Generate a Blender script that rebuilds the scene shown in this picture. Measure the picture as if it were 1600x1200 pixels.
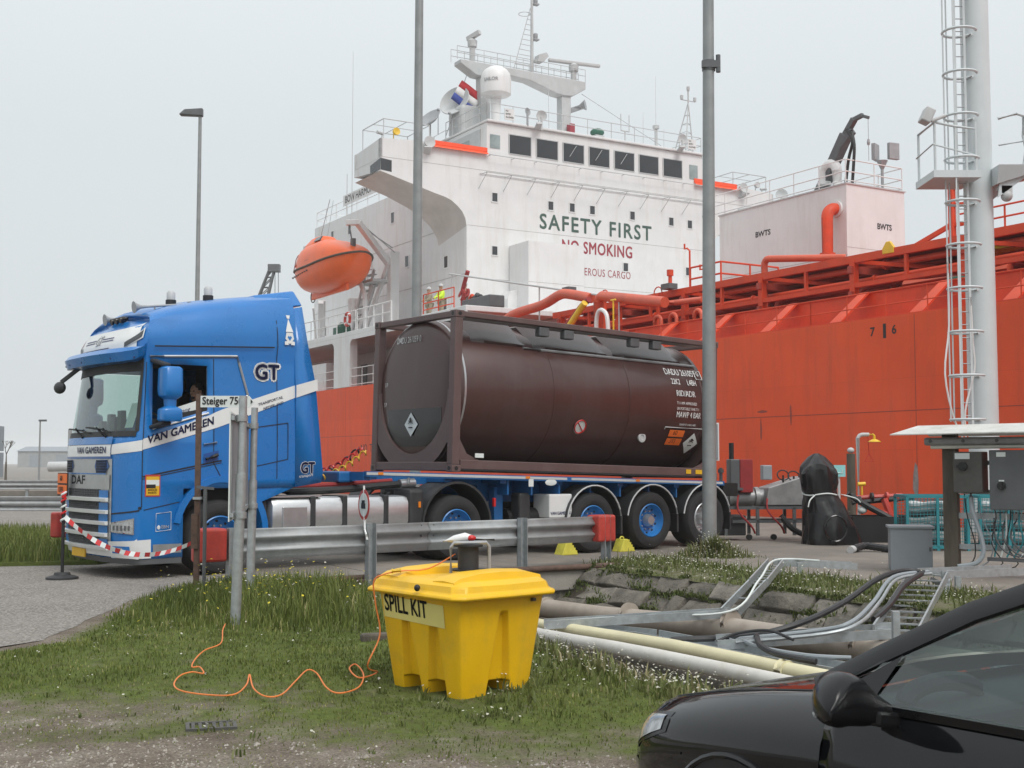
import bpy, bmesh, math, random
import numpy as np
from mathutils import Vector, Matrix, noise
R = math.radians
random.seed(7); rng = np.random.default_rng(7)
for _o in list(bpy.data.objects): bpy.data.objects.remove(_o)
sc = bpy.context.scene
COL = sc.collection

# ------------------------------------------------------------------ camera
cam = bpy.data.cameras.new('camera'); camo = bpy.data.objects.new('camera', cam); COL.objects.link(camo)
cam.sensor_width = 36.0; cam.lens = 43.88; cam.clip_start = 0.05; cam.clip_end = 6000
camo.location = (0, 0, 1.55); camo.rotation_euler = (R(90 + 3.609), 0, 0)
sc.camera = camo
# ------------------------------------------------------------------ sky (even grey overcast), sun, exposure
SUN_EL, SUN_AZ = 52.0, 148.0          # azimuth clockwise from +Y: behind the camera, to the right
wd = bpy.data.worlds.new('World'); sc.world = wd; wd.use_nodes = True
nt = wd.node_tree; nt.nodes.clear()
def _n(t, k, **kw):
    n = t.nodes.new(k)
    for a, b in kw.items(): setattr(n, a, b)
    return n
_out = _n(nt, 'ShaderNodeOutputWorld')
_sky = _n(nt, 'ShaderNodeTexSky', sky_type='NISHITA', sun_disc=False)
_sky.sun_elevation = R(SUN_EL); _sky.sun_rotation = R(SUN_AZ); _sky.dust_density = 6; _sky.air_density = 1.0
_hs = _n(nt, 'ShaderNodeHueSaturation'); _hs.inputs['Saturation'].default_value = 0.12
nt.links.new(_sky.outputs[0], _hs.inputs['Color'])
_b1 = _n(nt, 'ShaderNodeBackground'); _b1.inputs[1].default_value = 0.06
nt.links.new(_hs.outputs[0], _b1.inputs[0])
_b2 = _n(nt, 'ShaderNodeBackground'); _b2.inputs[1].default_value = 1.0
_tc = _n(nt, 'ShaderNodeTexCoord'); _sx = _n(nt, 'ShaderNodeSeparateXYZ')
nt.links.new(_tc.outputs['Generated'], _sx.inputs[0])
_cl = _n(nt, 'ShaderNodeTexNoise'); _cl.inputs['Scale'].default_value = 1.6; _cl.inputs['Detail'].default_value = 4
nt.links.new(_tc.outputs['Generated'], _cl.inputs['Vector'])
_ad = _n(nt, 'ShaderNodeMath', operation='MULTIPLY_ADD'); _ad.inputs[1].default_value = 0.10
nt.links.new(_cl.outputs[0], _ad.inputs[0]); nt.links.new(_sx.outputs[2], _ad.inputs[2])
_rp = _n(nt, 'ShaderNodeValToRGB')
_rp.color_ramp.elements[0].position = 0.0; _rp.color_ramp.elements[0].color = (0.645, 0.695, 0.715, 1)
_rp.color_ramp.elements[1].position = 1.0; _rp.color_ramp.elements[1].color = (1.12, 1.17, 1.20, 1)
_e = _rp.color_ramp.elements.new(0.3); _e.color = (0.70, 0.755, 0.78, 1)
nt.links.new(_ad.outputs[0], _rp.inputs[0]); nt.links.new(_rp.outputs[0], _b2.inputs[0])
_mx = _n(nt, 'ShaderNodeMixShader'); _mx.inputs[0].default_value = 0.85
nt.links.new(_b1.outputs[0], _mx.inputs[1]); nt.links.new(_b2.outputs[0], _mx.inputs[2])
nt.links.new(_mx.outputs[0], _out.inputs[0])
_sl = bpy.data.lights.new('sun', 'SUN'); _so = bpy.data.objects.new('sun', _sl); COL.objects.link(_so)
_sl.energy = 1.5; _sl.angle = R(26); _sl.color = (1.0, 0.97, 0.93)
_dv = Vector((math.sin(R(SUN_AZ)) * math.cos(R(SUN_EL)), math.cos(R(SUN_AZ)) * math.cos(R(SUN_EL)), math.sin(R(SUN_EL))))
_so.rotation_euler = _dv.to_track_quat('Z', 'Y').to_euler()
sc.view_settings.view_transform = 'Standard'; sc.view_settings.look = 'None'
sc.view_settings.exposure = 0.22; sc.view_settings.gamma = 1.0; sc.view_settings.use_curve_mapping = False

# ------------------------------------------------------------------ frames measured on site
S0 = Vector((-6.62, 62.0, 0)); SD = Vector((.509, -.861, 0)).normalized(); PD = Vector((-SD.y, SD.x, 0))   # ship / quay: s to the bow, p away from the quay
SHIP_ROT = math.atan2(SD.y, SD.x)
T0 = Vector((-.951, 19.74, 0)); TD = Vector((.789, .614, 0)).normalized(); TW = Vector((-TD.y, TD.x, 0))    # lorry: t to the rear, w to its far side
TRUCK_ROT = math.atan2(TD.y, TD.x)
def SP(s, p, h=0): return S0 + SD * s + PD * p + Vector((0, 0, h))
def sp_of(x, y):
    d = Vector((x, y, 0)) - S0; return d.dot(SD), d.dot(PD)

# ------------------------------------------------------------------ materials
MATS = {}
def mat(name, col, rough=.5, metal=0., var=.12, scale=3., bump=0., bscale=60., dirt=None, damt=.3, dscale=1.2, streak=None, samt=.3, coat=0., spec=.5, emis=0., alpha=1., trans=0., stretch=(1, 1, 1), plates=None):
    if name in MATS: return MATS[name]
    m = bpy.data.materials.new(name); m.use_nodes = True; t = m.node_tree; b = t.nodes['Principled BSDF']
    L = t.links.new
    tc = _n(t, 'ShaderNodeTexCoord'); mp = _n(t, 'ShaderNodeMapping'); mp.inputs['Scale'].default_value = stretch
    L(tc.outputs['Object'], mp.inputs[0])
    n1 = _n(t, 'ShaderNodeTexNoise'); n1.inputs['Scale'].default_value = scale; n1.inputs['Detail'].default_value = 7; n1.inputs['Roughness'].default_value = .62
    L(mp.outputs[0], n1.inputs['Vector'])
    mix = _n(t, 'ShaderNodeMix', data_type='RGBA')
    A = [max(0, c * (1 - var * 1.6)) for c in col]; B = [min(1, c * (1 + var)) for c in col]
    mix.inputs[6].default_value = (*A, 1); mix.inputs[7].default_value = (*B, 1)
    mr = _n(t, 'ShaderNodeMapRange'); mr.inputs[1].default_value = .28; mr.inputs[2].default_value = .72
    L(n1.outputs[0], mr.inputs[0]); L(mr.outputs[0], mix.inputs[0])
    out = mix.outputs[2]
    def layer(out, c, amt, sc_, stv):
        mp2 = _n(t, 'ShaderNodeMapping'); mp2.inputs['Scale'].default_value = stv; mp2.inputs['Location'].default_value = (3.1, 1.7, .4)
        L(tc.outputs['Object'], mp2.inputs[0])
        n2 = _n(t, 'ShaderNodeTexNoise'); n2.inputs['Scale'].default_value = sc_; n2.inputs['Detail'].default_value = 8; n2.inputs['Roughness'].default_value = .7
        L(mp2.outputs[0], n2.inputs['Vector'])
        r2 = _n(t, 'ShaderNodeMapRange'); r2.inputs[1].default_value = .50; r2.inputs[2].default_value = .75; r2.inputs[3].default_value = 0; r2.inputs[4].default_value = amt
        L(n2.outputs[0], r2.inputs[0])
        x = _n(t, 'ShaderNodeMix', data_type='RGBA'); L(r2.outputs[0], x.inputs[0]); L(out, x.inputs[6]); x.inputs[7].default_value = (*c, 1)
        return x.outputs[2]
    if dirt: out = layer(out, dirt, damt, dscale, (1, 1, 1))
    if streak: out = layer(out, streak, samt, 2.2, (1, 1, .12))
    hgt = None
    if plates:      # welded plating: each plate a shade of its own, slight buckling between the frames
        sx = _n(t, 'ShaderNodeSeparateXYZ'); L(tc.outputs['Object'], sx.inputs[0]); ad = _n(t, 'ShaderNodeMath', operation='ADD'); L(sx.outputs[0], ad.inputs[0]); L(sx.outputs[1], ad.inputs[1])
        cb = _n(t, 'ShaderNodeCombineXYZ'); L(ad.outputs[0], cb.inputs[0]); L(sx.outputs[2], cb.inputs[1])
        bk = _n(t, 'ShaderNodeTexBrick'); L(cb.outputs[0], bk.inputs['Vector']); bk.inputs['Color1'].default_value = (1, 1, 1, 1); bk.inputs['Color2'].default_value = (1 - plates[2],) * 3 + (1,); bk.inputs['Mortar'].default_value = (1 - plates[2] * 1.6,) * 3 + (1,)
        bk.inputs['Scale'].default_value = 1; bk.inputs['Brick Width'].default_value = plates[0]; bk.inputs['Row Height'].default_value = plates[1]; bk.inputs['Mortar Size'].default_value = .008; bk.inputs['Mortar Smooth'].default_value = .3
        x = _n(t, 'ShaderNodeMix', data_type='RGBA', blend_type='MULTIPLY'); x.inputs[0].default_value = 1; L(out, x.inputs[6]); L(bk.outputs['Color'], x.inputs[7]); out = x.outputs[2]
        wv = _n(t, 'ShaderNodeTexNoise'); wv.inputs['Scale'].default_value = .9; wv.inputs['Detail'].default_value = 2; mpw = _n(t, 'ShaderNodeMapping'); mpw.inputs['Scale'].default_value = (1.3, 1.3, .5); L(tc.outputs['Object'], mpw.inputs[0]); L(mpw.outputs[0], wv.inputs['Vector']); hgt = wv.outputs[0]
    L(out, b.inputs['Base Color'])
    b.inputs['Roughness'].default_value = rough; b.inputs['Metallic'].default_value = metal
    b.inputs['Coat Weight'].default_value = coat; b.inputs['Coat Roughness'].default_value = .06
    b.inputs['Specular IOR Level'].default_value = spec
    if rough > .12 and trans == 0:
        rr = _n(t, 'ShaderNodeMapRange'); rr.inputs[3].default_value = max(.03, rough * .8); rr.inputs[4].default_value = min(1, rough * 1.2)
        L(n1.outputs[0], rr.inputs[0]); L(rr.outputs[0], b.inputs['Roughness'])
    if trans: b.inputs['Transmission Weight'].default_value = trans; b.inputs['IOR'].default_value = 1.45
    if alpha < 1: b.inputs['Alpha'].default_value = alpha
    if emis: b.inputs['Emission Color'].default_value = (*col, 1); b.inputs['Emission Strength'].default_value = emis
    if hgt is not None:
        bp = _n(t, 'ShaderNodeBump'); bp.inputs['Strength'].default_value = .35; bp.inputs['Distance'].default_value = .06; L(hgt, bp.inputs['Height']); L(bp.outputs[0], b.inputs['Normal'])
    elif bump:
        nb = _n(t, 'ShaderNodeTexNoise'); nb.inputs['Scale'].default_value = bscale; nb.inputs['Detail'].default_value = 6
        L(tc.outputs['Object'], nb.inputs['Vector'])
        bp = _n(t, 'ShaderNodeBump'); bp.inputs['Strength'].default_value = bump; bp.inputs['Distance'].default_value = .02
        L(nb.outputs[0], bp.inputs['Height']); L(bp.outputs[0], b.inputs['Normal'])
    MATS[name] = m; return m
def glass(name, tint, mixf=.55, rough=.02):
    """thin pane: tinted see-through + mirror reflection"""
    m = bpy.data.materials.new(name); m.use_nodes = True; t = m.node_tree; t.nodes.clear(); L = t.links.new
    o = _n(t, 'ShaderNodeOutputMaterial'); tr = _n(t, 'ShaderNodeBsdfTransparent'); tr.inputs[0].default_value = (*tint, 1)
    gl = _n(t, 'ShaderNodeBsdfGlossy'); gl.inputs['Roughness'].default_value = rough; gl.inputs[0].default_value = (.9, .95, .95, 1)
    fr = _n(t, 'ShaderNodeLayerWeight'); fr.inputs[0].default_value = .5
    pw = _n(t, 'ShaderNodeMath', operation='POWER'); pw.inputs[1].default_value = 4.; L(fr.outputs['Facing'], pw.inputs[0])
    ad = _n(t, 'ShaderNodeMath', operation='MULTIPLY_ADD'); ad.inputs[1].default_value = 1 - mixf; ad.inputs[2].default_value = mixf
    L(pw.outputs[0], ad.inputs[0])
    mx = _n(t, 'ShaderNodeMixShader'); L(ad.outputs[0], mx.inputs[0]); L(tr.outputs[0], mx.inputs[1]); L(gl.outputs[0], mx.inputs[2]); L(mx.outputs[0], o.inputs[0])
    MATS[name] = m; return m

# ------------------------------------------------------------------ mesh builder
def frame_of(d):
    d = d.normalized(); u = Vector((0, 0, 1)) if abs(d.z) < .95 else Vector((1, 0, 0))
    a = d.cross(u).normalized(); return a, a.cross(d).normalized()
class MB:
    def __init__(s): s.v = []; s.f = []
    def add(s, vs, fs):
        k = len(s.v); s.v += [tuple(x) for x in vs]; s.f += [tuple(i + k for i in f) for f in fs]; return s
    def hexa(s, c):   # 8 corners: bottom 4 ccw, top 4
        return s.add(c, [(0, 3, 2, 1), (4, 5, 6, 7), (0, 1, 5, 4), (1, 2, 6, 5), (2, 3, 7, 6), (3, 0, 4, 7)])
    def box(s, x0, x1, y0, y1, z0, z1):
        return s.hexa([(x0, y0, z0), (x1, y0, z0), (x1, y1, z0), (x0, y1, z0), (x0, y0, z1), (x1, y0, z1), (x1, y1, z1), (x0, y1, z1)])
    def obox(s, c, d, M=None, rz=0.):
        M = M or Matrix.Rotation(rz, 3, 'Z'); c = Vector(c); h = Vector(d) / 2
        return s.hexa([c + M @ Vector((sx * h.x, sy * h.y, sz * h.z)) for sz in (-1, 1) for sx, sy in ((-1, -1), (1, -1), (1, 1), (-1, 1))])
    def beam(s, p0, p1, w, h):
        p0 = Vector(p0); p1 = Vector(p1); a, b = frame_of(p1 - p0); a = a * w / 2; b = b * h / 2
        return s.hexa([p0 - a - b, p0 + a - b, p0 + a + b, p0 - a + b, p1 - a - b, p1 + a - b, p1 + a + b, p1 - a + b])
    def rings(s, rs, closed=True, cap0=True, cap1=True):
        n = len(rs[0]); k = len(s.v); s.v += [tuple(p) for r in rs for p in r]
        for i in range(len(rs) - 1):
            for j in range(n if closed else n - 1):
                a = k + i * n + j; b = k + i * n + (j + 1) % n
                s.f.append((a, b, b + n, a + n))
        if closed and cap0: s.f.append(tuple(k + j for j in reversed(range(n))))
        if closed and cap1: s.f.append(tuple(k + (len(rs) - 1) * n + j for j in range(n)))
        return s
    def cyl(s, p0, p1, r0, r1=None, n=12, cap=True):
        p0 = Vector(p0); p1 = Vector(p1); r1 = r0 if r1 is None else r1; a, b = frame_of(p1 - p0)
        rg = lambda p, r: [p + (a * math.cos(2 * math.pi * j / n) + b * math.sin(2 * math.pi * j / n)) * r for j in range(n)]
        return s.rings([rg(p0, r0), rg(p1, r1)], True, cap, cap)
    def tube(s, pts, r, n=8, cap=True, closed=False):
        P = [Vector(p) for p in pts]; rs = []; up = None
        for i, p in enumerate(P):
            d = (P[min(i + 1, len(P) - 1)] - P[max(i - 1, 0)])
            if d.length < 1e-9: d = Vector((0, 0, 1))
            d.normalize()
            if up is None: a, b = frame_of(d)
            else:
                a = (up - d * up.dot(d))
                a = a.normalized() if a.length > 1e-6 else frame_of(d)[0]
                b = d.cross(a)
            up = a
            rr = r[i] if isinstance(r, (list, tuple)) else r
            rs.append([p + (a * math.cos(2 * math.pi * j / n) + b * math.sin(2 * math.pi * j / n)) * rr for j in range(n)])
        return s.rings(rs, True, cap, cap)
    def lathe(s, prof, o=(0, 0, 0), ax=(0, 0, 1), n=24, cap=True):
        o = Vector(o); ax = Vector(ax).normalized(); a, b = frame_of(ax)
        return s.rings([[o + ax * z + (a * math.cos(2 * math.pi * j / n) + b * math.sin(2 * math.pi * j / n)) * max(r, 1e-4) for j in range(n)] for r, z in prof], True, cap, cap)
    def prism(s, poly, ext):
        n = len(poly); P = [Vector(p) for p in poly]; e = Vector(ext)
        s.add(P + [p + e for p in P], [tuple(reversed(range(n))), tuple(range(n, 2 * n))] + [(j, (j + 1) % n, n + (j + 1) % n, n + j) for j in range(n)])
        return s
    def grid(s, fn, us, vs):
        k = len(s.v); nv = len(vs)
        for u in us:
            for v in vs: s.v.append(tuple(fn(u, v)))
        for i in range(len(us) - 1):
            for j in range(nv - 1):
                a = k + i * nv + j; s.f.append((a, a + nv, a + nv + 1, a + 1))
        return s
    def sphere(s, c, r, n=12, sc=(1, 1, 1)):
        c = Vector(c); rs = []
        m = max(6, n // 2 + 1)
        for i in range(m + 1):
            th = math.pi * i / m; rr = max(math.sin(th), 1e-3)
            rs.append([c + Vector((sc[0] * r * rr * math.cos(2 * math.pi * j / n), sc[1] * r * rr * math.sin(2 * math.pi * j / n), -sc[2] * r * math.cos(th))) for j in range(n)])
        return s.rings(rs)
    def build(s, name, m, parent=None, smooth=None, bevel=0., seg=2, fix=True):
        me = bpy.data.meshes.new(name); me.from_pydata(s.v, [], s.f); me.update()
        if fix:
            bm = bmesh.new(); bm.from_mesh(me); bmesh.ops.recalc_face_normals(bm, faces=bm.faces); bm.to_mesh(me); bm.free()
        if smooth:
            me.shade_smooth(); me.set_sharp_from_angle(angle=R(smooth))
        if m: me.materials.append(MATS[m] if isinstance(m, str) else m)
        o = bpy.data.objects.new(name, me); COL.objects.link(o)
        if parent: o.parent = parent
        if bevel:
            b = o.modifiers.new('bevel', 'BEVEL'); b.width = bevel; b.segments = seg; b.limit_method = 'ANGLE'; b.angle_limit = R(40)
        return o
def tag(o, label=None, cat=None, group=None, kind=None):
    if label: o['label'] = label
    if cat: o['category'] = cat
    if group: o['group'] = group
    if kind: o['kind'] = kind
    return o
def thing(name, label, cat, loc=(0, 0, 0), rz=0., group=None):
    o = bpy.data.objects.new(name, None); COL.objects.link(o); o.empty_display_size = .2
    o.location = loc; o.rotation_euler = (0, 0, rz)
    return tag(o, label, cat, group)
def inst(o, parent=None, loc=None, rot=None, name=None):
    c = o.copy(); COL.objects.link(c); c.parent = parent if parent is not None else o.parent
    if loc is not None: c.location = loc
    if rot is not None: c.rotation_euler = rot
    if name: c.name = name
    return c
def copy_tree(o, parent=None):
    c = o.copy(); COL.objects.link(c); c.parent = parent
    for ch in [x for x in bpy.data.objects if x.parent == o]: copy_tree(ch, c)
    return c
def text(body, size, m, parent, fn=None, o=(0, 0, 0), r=(1, 0, 0), u=(0, 0, 1), align='LEFT', bold=0., xs=1., shear=0., name='lettering', ext=.0, sp=1., off=.004, outline=False, bias=(0, 0, 0)):
    """flat lettering laid on a plane (o, r, u) or a surface fn(x, y)"""
    cu = bpy.data.curves.new('t', 'FONT'); cu.body = body; cu.size = size; cu.align_x = align; cu.align_y = 'BOTTOM_BASELINE' if False else 'BOTTOM'
    cu.shear = shear; cu.space_character = sp; cu.resolution_u = 3; cu.extrude = ext
    ob = bpy.data.objects.new('t', cu); COL.objects.link(ob)
    dg = bpy.context.evaluated_depsgraph_get(); me = bpy.data.meshes.new_from_object(ob.evaluated_get(dg))
    bpy.data.objects.remove(ob); bpy.data.curves.remove(cu)
    O = Vector(o); r = Vector(r); u = Vector(u); nn = r.cross(u)
    co = [(v.co.x * xs, v.co.y, v.co.z) for v in me.vertices]; fs = [tuple(p.vertices) for p in me.polygons]; bpy.data.meshes.remove(me)
    d = bold * size * 2.2                      # heavier strokes: the face repeated a hair to each side
    sh = [(0, 0)] + ([(d * math.cos(a), d * math.sin(a)) for a in np.linspace(0, 2 * math.pi, 8, endpoint=False)] if bold else [])
    if xs and sh and not outline: sh = sh if bold > .004 else sh[:1]
    V = []; F = []
    for q, (dx, dy) in enumerate(sh):
        k = len(V); e = q * .00025
        for x, y, z in co:
            x += dx; y += dy
            V.append(fn(x, y) + (Vector(bias) * e) if fn else O + r * x + u * y + nn * (off + z + e))
        F += [tuple(i + k for i in f) for f in fs]
    me = bpy.data.meshes.new(name); me.from_pydata(V, [], F); me.update()
    me.name = name; me.materials.clear(); me.materials.append(MATS[m])
    ob = bpy.data.objects.new(name, me); COL.objects.link(ob); ob.parent = parent
    return ob
def arc(c, r, a0, a1, n, ax=0):
    """points on an arc; ax 0: xy plane, 1: xz, 2: yz"""
    out = []
    for i in range(n + 1):
        a = a0 + (a1 - a0) * i / n; x, y = r * math.cos(a), r * math.sin(a)
        out.append(Vector(c) + (Vector((x, y, 0)) if ax == 0 else Vector((x, 0, y)) if ax == 1 else Vector((0, x, y))))
    return out
def bez(p, n=24):
    """smooth curve (Catmull-Rom) through points"""
    P = [Vector(x) for x in p]; out = []
    for i in range(len(P) - 1):
        p0 = P[max(i - 1, 0)]; p1 = P[i]; p2 = P[i + 1]; p3 = P[min(i + 2, len(P) - 1)]
        m = max(2, int(n / (len(P) - 1)))
        for k in range(m):
            t = k / m
            out.append(.5 * ((2 * p1) + (p2 - p0) * t + (2 * p0 - 5 * p1 + 4 * p2 - p3) * t * t + (3 * p1 - p0 - 3 * p2 + p3) * t ** 3))
    out.append(P[-1]); return out
def railing(parent, path, h=1.0, bars=(1., .5), step=1.5, r=.025, m='white_paint', name='railing'):
    """posts and bars along a path of points: one railing as a part"""
    b = MB(); P = [Vector(p) for p in path]
    for i in range(len(P) - 1):
        a, c = P[i], P[i + 1]; L = (c - a).length; k = max(1, round(L / step))
        for j in range(k + (1 if i == len(P) - 2 else 0)):
            q = a + (c - a) * (j / k); b.cyl(q, q + Vector((0, 0, h)), r, n=6)
        for z in bars: b.cyl(a + Vector((0, 0, h * z)), c + Vector((0, 0, h * z)), r, n=6)
    return b.build(name, m, parent, smooth=40)

# colours
mat('white_paint', (.74, .74, .735), .42, var=.04, scale=.8, streak=(.50, .42, .32), samt=.3, dirt=(.60, .57, .52), damt=.22, dscale=.35, plates=(5.2, 2.75, .035))
mat('white_side', (.70, .70, .70), .42, var=.04, scale=.8, streak=(.46, .38, .28), samt=.4, plates=(5.2, 2.75, .04))
mat('ship_red', (.80, .098, .030), .55, spec=.25, var=.08, scale=.35, streak=(.46, .085, .045), samt=.5, dirt=(.70, .14, .075), damt=.4, dscale=.25, plates=(7.5, 1.9, .075))
mat('deck_red', (.66, .072, .024), .5, spec=.3, var=.12, scale=1.2, dirt=(.35, .06, .04), damt=.4, dscale=1.6)
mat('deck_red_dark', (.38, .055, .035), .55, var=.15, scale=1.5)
mat('orange_boat', (.86, .13, .02), .35, var=.06, scale=1., streak=(.6, .14, .06), samt=.3)
mat('orange_sign', (.93, .10, .03), .45, var=.04)
mat('orange_plate', (.85, .17, .02), .45, var=.06)
mat('window_dark', (.05, .055, .06), .12, var=.1)
mat('grey_metal', (.34, .35, .36), .45, metal=.2, var=.1, scale=4)
mat('light_grey', (.50, .51, .51), .5, var=.07, scale=2, streak=(.36, .34, .31), samt=.3)
mat('dark_grey', (.10, .105, .11), .5, var=.12)
mat('black', (.014, .014, .015), .55, var=.2)
mat('black_gloss', (.012, .012, .013), .15, var=.1)
mat('galvanised', (.42, .45, .46), .42, metal=.55, var=.13, scale=14, dirt=(.30, .29, .27), damt=.4, dscale=5)
mat('green_paint', (.03, .13, .085), .5, var=.1)
mat('green_letter', (.055, .105, .085), .5, var=.15, scale=3)
mat('red_letter', (.33, .04, .06), .5, var=.15, scale=3)
mat('yellow_paint', (.78, .50, .03), .45, var=.1)
mat('red_paint', (.50, .055, .04), .45, var=.15, scale=6, dirt=(.25, .06, .05), damt=.5, dscale=9)
mat('teal', (.02, .21, .24), .5, var=.1)
mat('rust', (.115, .07, .052), .8, var=.3, scale=12, bump=.25, bscale=70)
mat('wood_dark', (.10, .085, .065), .85, var=.3, scale=9, stretch=(1, 1, .15))
mat('concrete', (.33, .305, .27), .88, var=.16, scale=1.4, bump=.3, bscale=35, dirt=(.20, .175, .15), damt=.6, dscale=.6)
mat('skin', (.42, .23, .16), .55, var=.1, scale=8)
mat('hair', (.03, .02, .015), .7, var=.2)
mat('hi_vis', (.62, .85, .04), .6, var=.06, scale=8)
mat('khaki', (.30, .25, .18), .8, var=.15, scale=8)
mat('dark_red_cloth', (.30, .03, .03), .8, var=.15, scale=8)
mat('hose_dark', (.025, .025, .027), .5, var=.2)
# ================================================================== GROUND, QUAY, TRENCH
def vnoise(x, y, sc_, seed=0.):
    return noise.noise(Vector((x * sc_ + seed, y * sc_ - seed, seed * .37)))
def aggregate(name, base, dark, light, patch, pal):
    """worn surfacing: chippings of mixed tone in a binder, with broad worn patches and a few tracks of grit"""
    m = bpy.data.materials.new(name); m.use_nodes = True; t = m.node_tree; b = t.nodes['Principled BSDF']; L = t.links.new; tc = _n(t, 'ShaderNodeTexCoord')
    vo = _n(t, 'ShaderNodeTexVoronoi'); vo.inputs['Scale'].default_value = 55; L(tc.outputs['Object'], vo.inputs['Vector'])
    r = _n(t, 'ShaderNodeValToRGB'); L(vo.outputs['Color'], r.inputs[0]); e = r.color_ramp.elements; e[0].position = .1; e[0].color = (*dark, 1); e[1].position = .95; e[1].color = (*light, 1); k = e.new(.5); k.color = (*base, 1)
    n = _n(t, 'ShaderNodeTexNoise'); n.inputs['Scale'].default_value = .7; n.inputs['Detail'].default_value = 9; n.inputs['Roughness'].default_value = .68; L(tc.outputs['Object'], n.inputs['Vector'])
    mr = _n(t, 'ShaderNodeMapRange'); mr.inputs[1].default_value = .38; mr.inputs[2].default_value = .7; mr.inputs[4].default_value = pal; L(n.outputs[0], mr.inputs[0])
    x = _n(t, 'ShaderNodeMix', data_type='RGBA'); L(mr.outputs[0], x.inputs[0]); L(r.outputs[0], x.inputs[6]); x.inputs[7].default_value = (*patch, 1); L(x.outputs[2], b.inputs['Base Color'])
    b.inputs['Roughness'].default_value = .92; b.inputs['Specular IOR Level'].default_value = .25
    bp = _n(t, 'ShaderNodeBump'); bp.inputs['Strength'].default_value = .5; bp.inputs['Distance'].default_value = .012; L(vo.outputs['Distance'], bp.inputs['Height']); L(bp.outputs[0], b.inputs['Normal']); MATS[name] = m
aggregate('asphalt', (.20, .185, .168), (.11, .10, .09), (.40, .37, .34), (.29, .265, .24), .6)
mat('quay_concrete', (.21, .185, .16), .9, var=.18, scale=.9, bump=.35, bscale=30, dirt=(.13, .115, .10), damt=.7, dscale=.45)
mat('water_mat', (.06, .075, .075), .08, var=.1, bump=.4, bscale=2)
mat('stone', (.15, .135, .112), .92, var=.28, scale=4, bump=.9, bscale=22, dirt=(.028, .028, .016), damt=1., dscale=2.2, streak=(.30, .28, .25), samt=.3)
mat('stone_pale', (.22, .20, .17), .92, var=.28, scale=5, bump=.9, bscale=22, dirt=(.035, .034, .02), damt=1., dscale=2.6)
mat('trench_soil', (.085, .07, .052), .95, var=.35, scale=3, bump=.6, bscale=20)
# soil / turf sheet: bare ground, worn turf and moss by noise and a mask attribute
def soil_material():
    m = bpy.data.materials.new('soil'); m.use_nodes = True; t = m.node_tree; b = t.nodes['Principled BSDF']; L = t.links.new
    at = _n(t, 'ShaderNodeAttribute', attribute_name='turf'); tc = _n(t, 'ShaderNodeTexCoord')
    def nz(s, d=8):
        n = _n(t, 'ShaderNodeTexNoise'); n.inputs['Scale'].default_value = s; n.inputs['Detail'].default_value = d; n.inputs['Roughness'].default_value = .65
        L(tc.outputs['Object'], n.inputs['Vector']); return n.outputs[0]
    def ramp(v, pts):
        r = _n(t, 'ShaderNodeValToRGB'); L(v, r.inputs[0])
        while len(r.color_ramp.elements) < len(pts): r.color_ramp.elements.new(.5)
        for e, (p, c) in zip(r.color_ramp.elements, pts): e.position = p; e.color = (*c, 1)
        return r.outputs[0]
    soil = ramp(nz(2.2), [(.25, (.10, .08, .062)), (.5, (.185, .155, .125)), (.75, (.29, .26, .22))])
    grit = ramp(nz(60, 3), [(.3, (.45, .45, .45)), (.5, (1, 1, 1)), (.72, (1.7, 1.65, 1.6))])
    mu = _n(t, 'ShaderNodeMix', data_type='RGBA', blend_type='MULTIPLY'); mu.inputs[0].default_value = .8; L(soil, mu.inputs[6]); L(grit, mu.inputs[7])
    turf = ramp(nz(9), [(.25, (.085, .08, .038)), (.48, (.10, .125, .034)), (.7, (.13, .165, .04))])
    ma = _n(t, 'ShaderNodeMath', operation='MULTIPLY_ADD'); L(nz(5), ma.inputs[0]); ma.inputs[1].default_value = 1.1; L(at.outputs['Fac'], ma.inputs[2])
    mr = _n(t, 'ShaderNodeMapRange'); L(ma.outputs[0], mr.inputs[0]); mr.inputs[1].default_value = .85; mr.inputs[2].default_value = 1.3
    mx = _n(t, 'ShaderNodeMix', data_type='RGBA'); L(mr.outputs[0], mx.inputs[0]); L(mu.outputs[2], mx.inputs[6]); L(turf, mx.inputs[7])
    L(mx.outputs[2], b.inputs['Base Color']); b.inputs['Roughness'].default_value = .95; b.inputs['Specular IOR Level'].default_value = .15
    bp = _n(t, 'ShaderNodeBump'); bp.inputs['Strength'].default_value = .8; bp.inputs['Distance'].default_value = .03; L(nz(45), bp.inputs['Height']); L(bp.outputs[0], b.inputs['Normal'])
    MATS['soil'] = m
soil_material()
P_NEAR, P_FAR, S_BR = -20.0, -15.5, 41.25     # trench edges and the bridge edge
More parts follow.
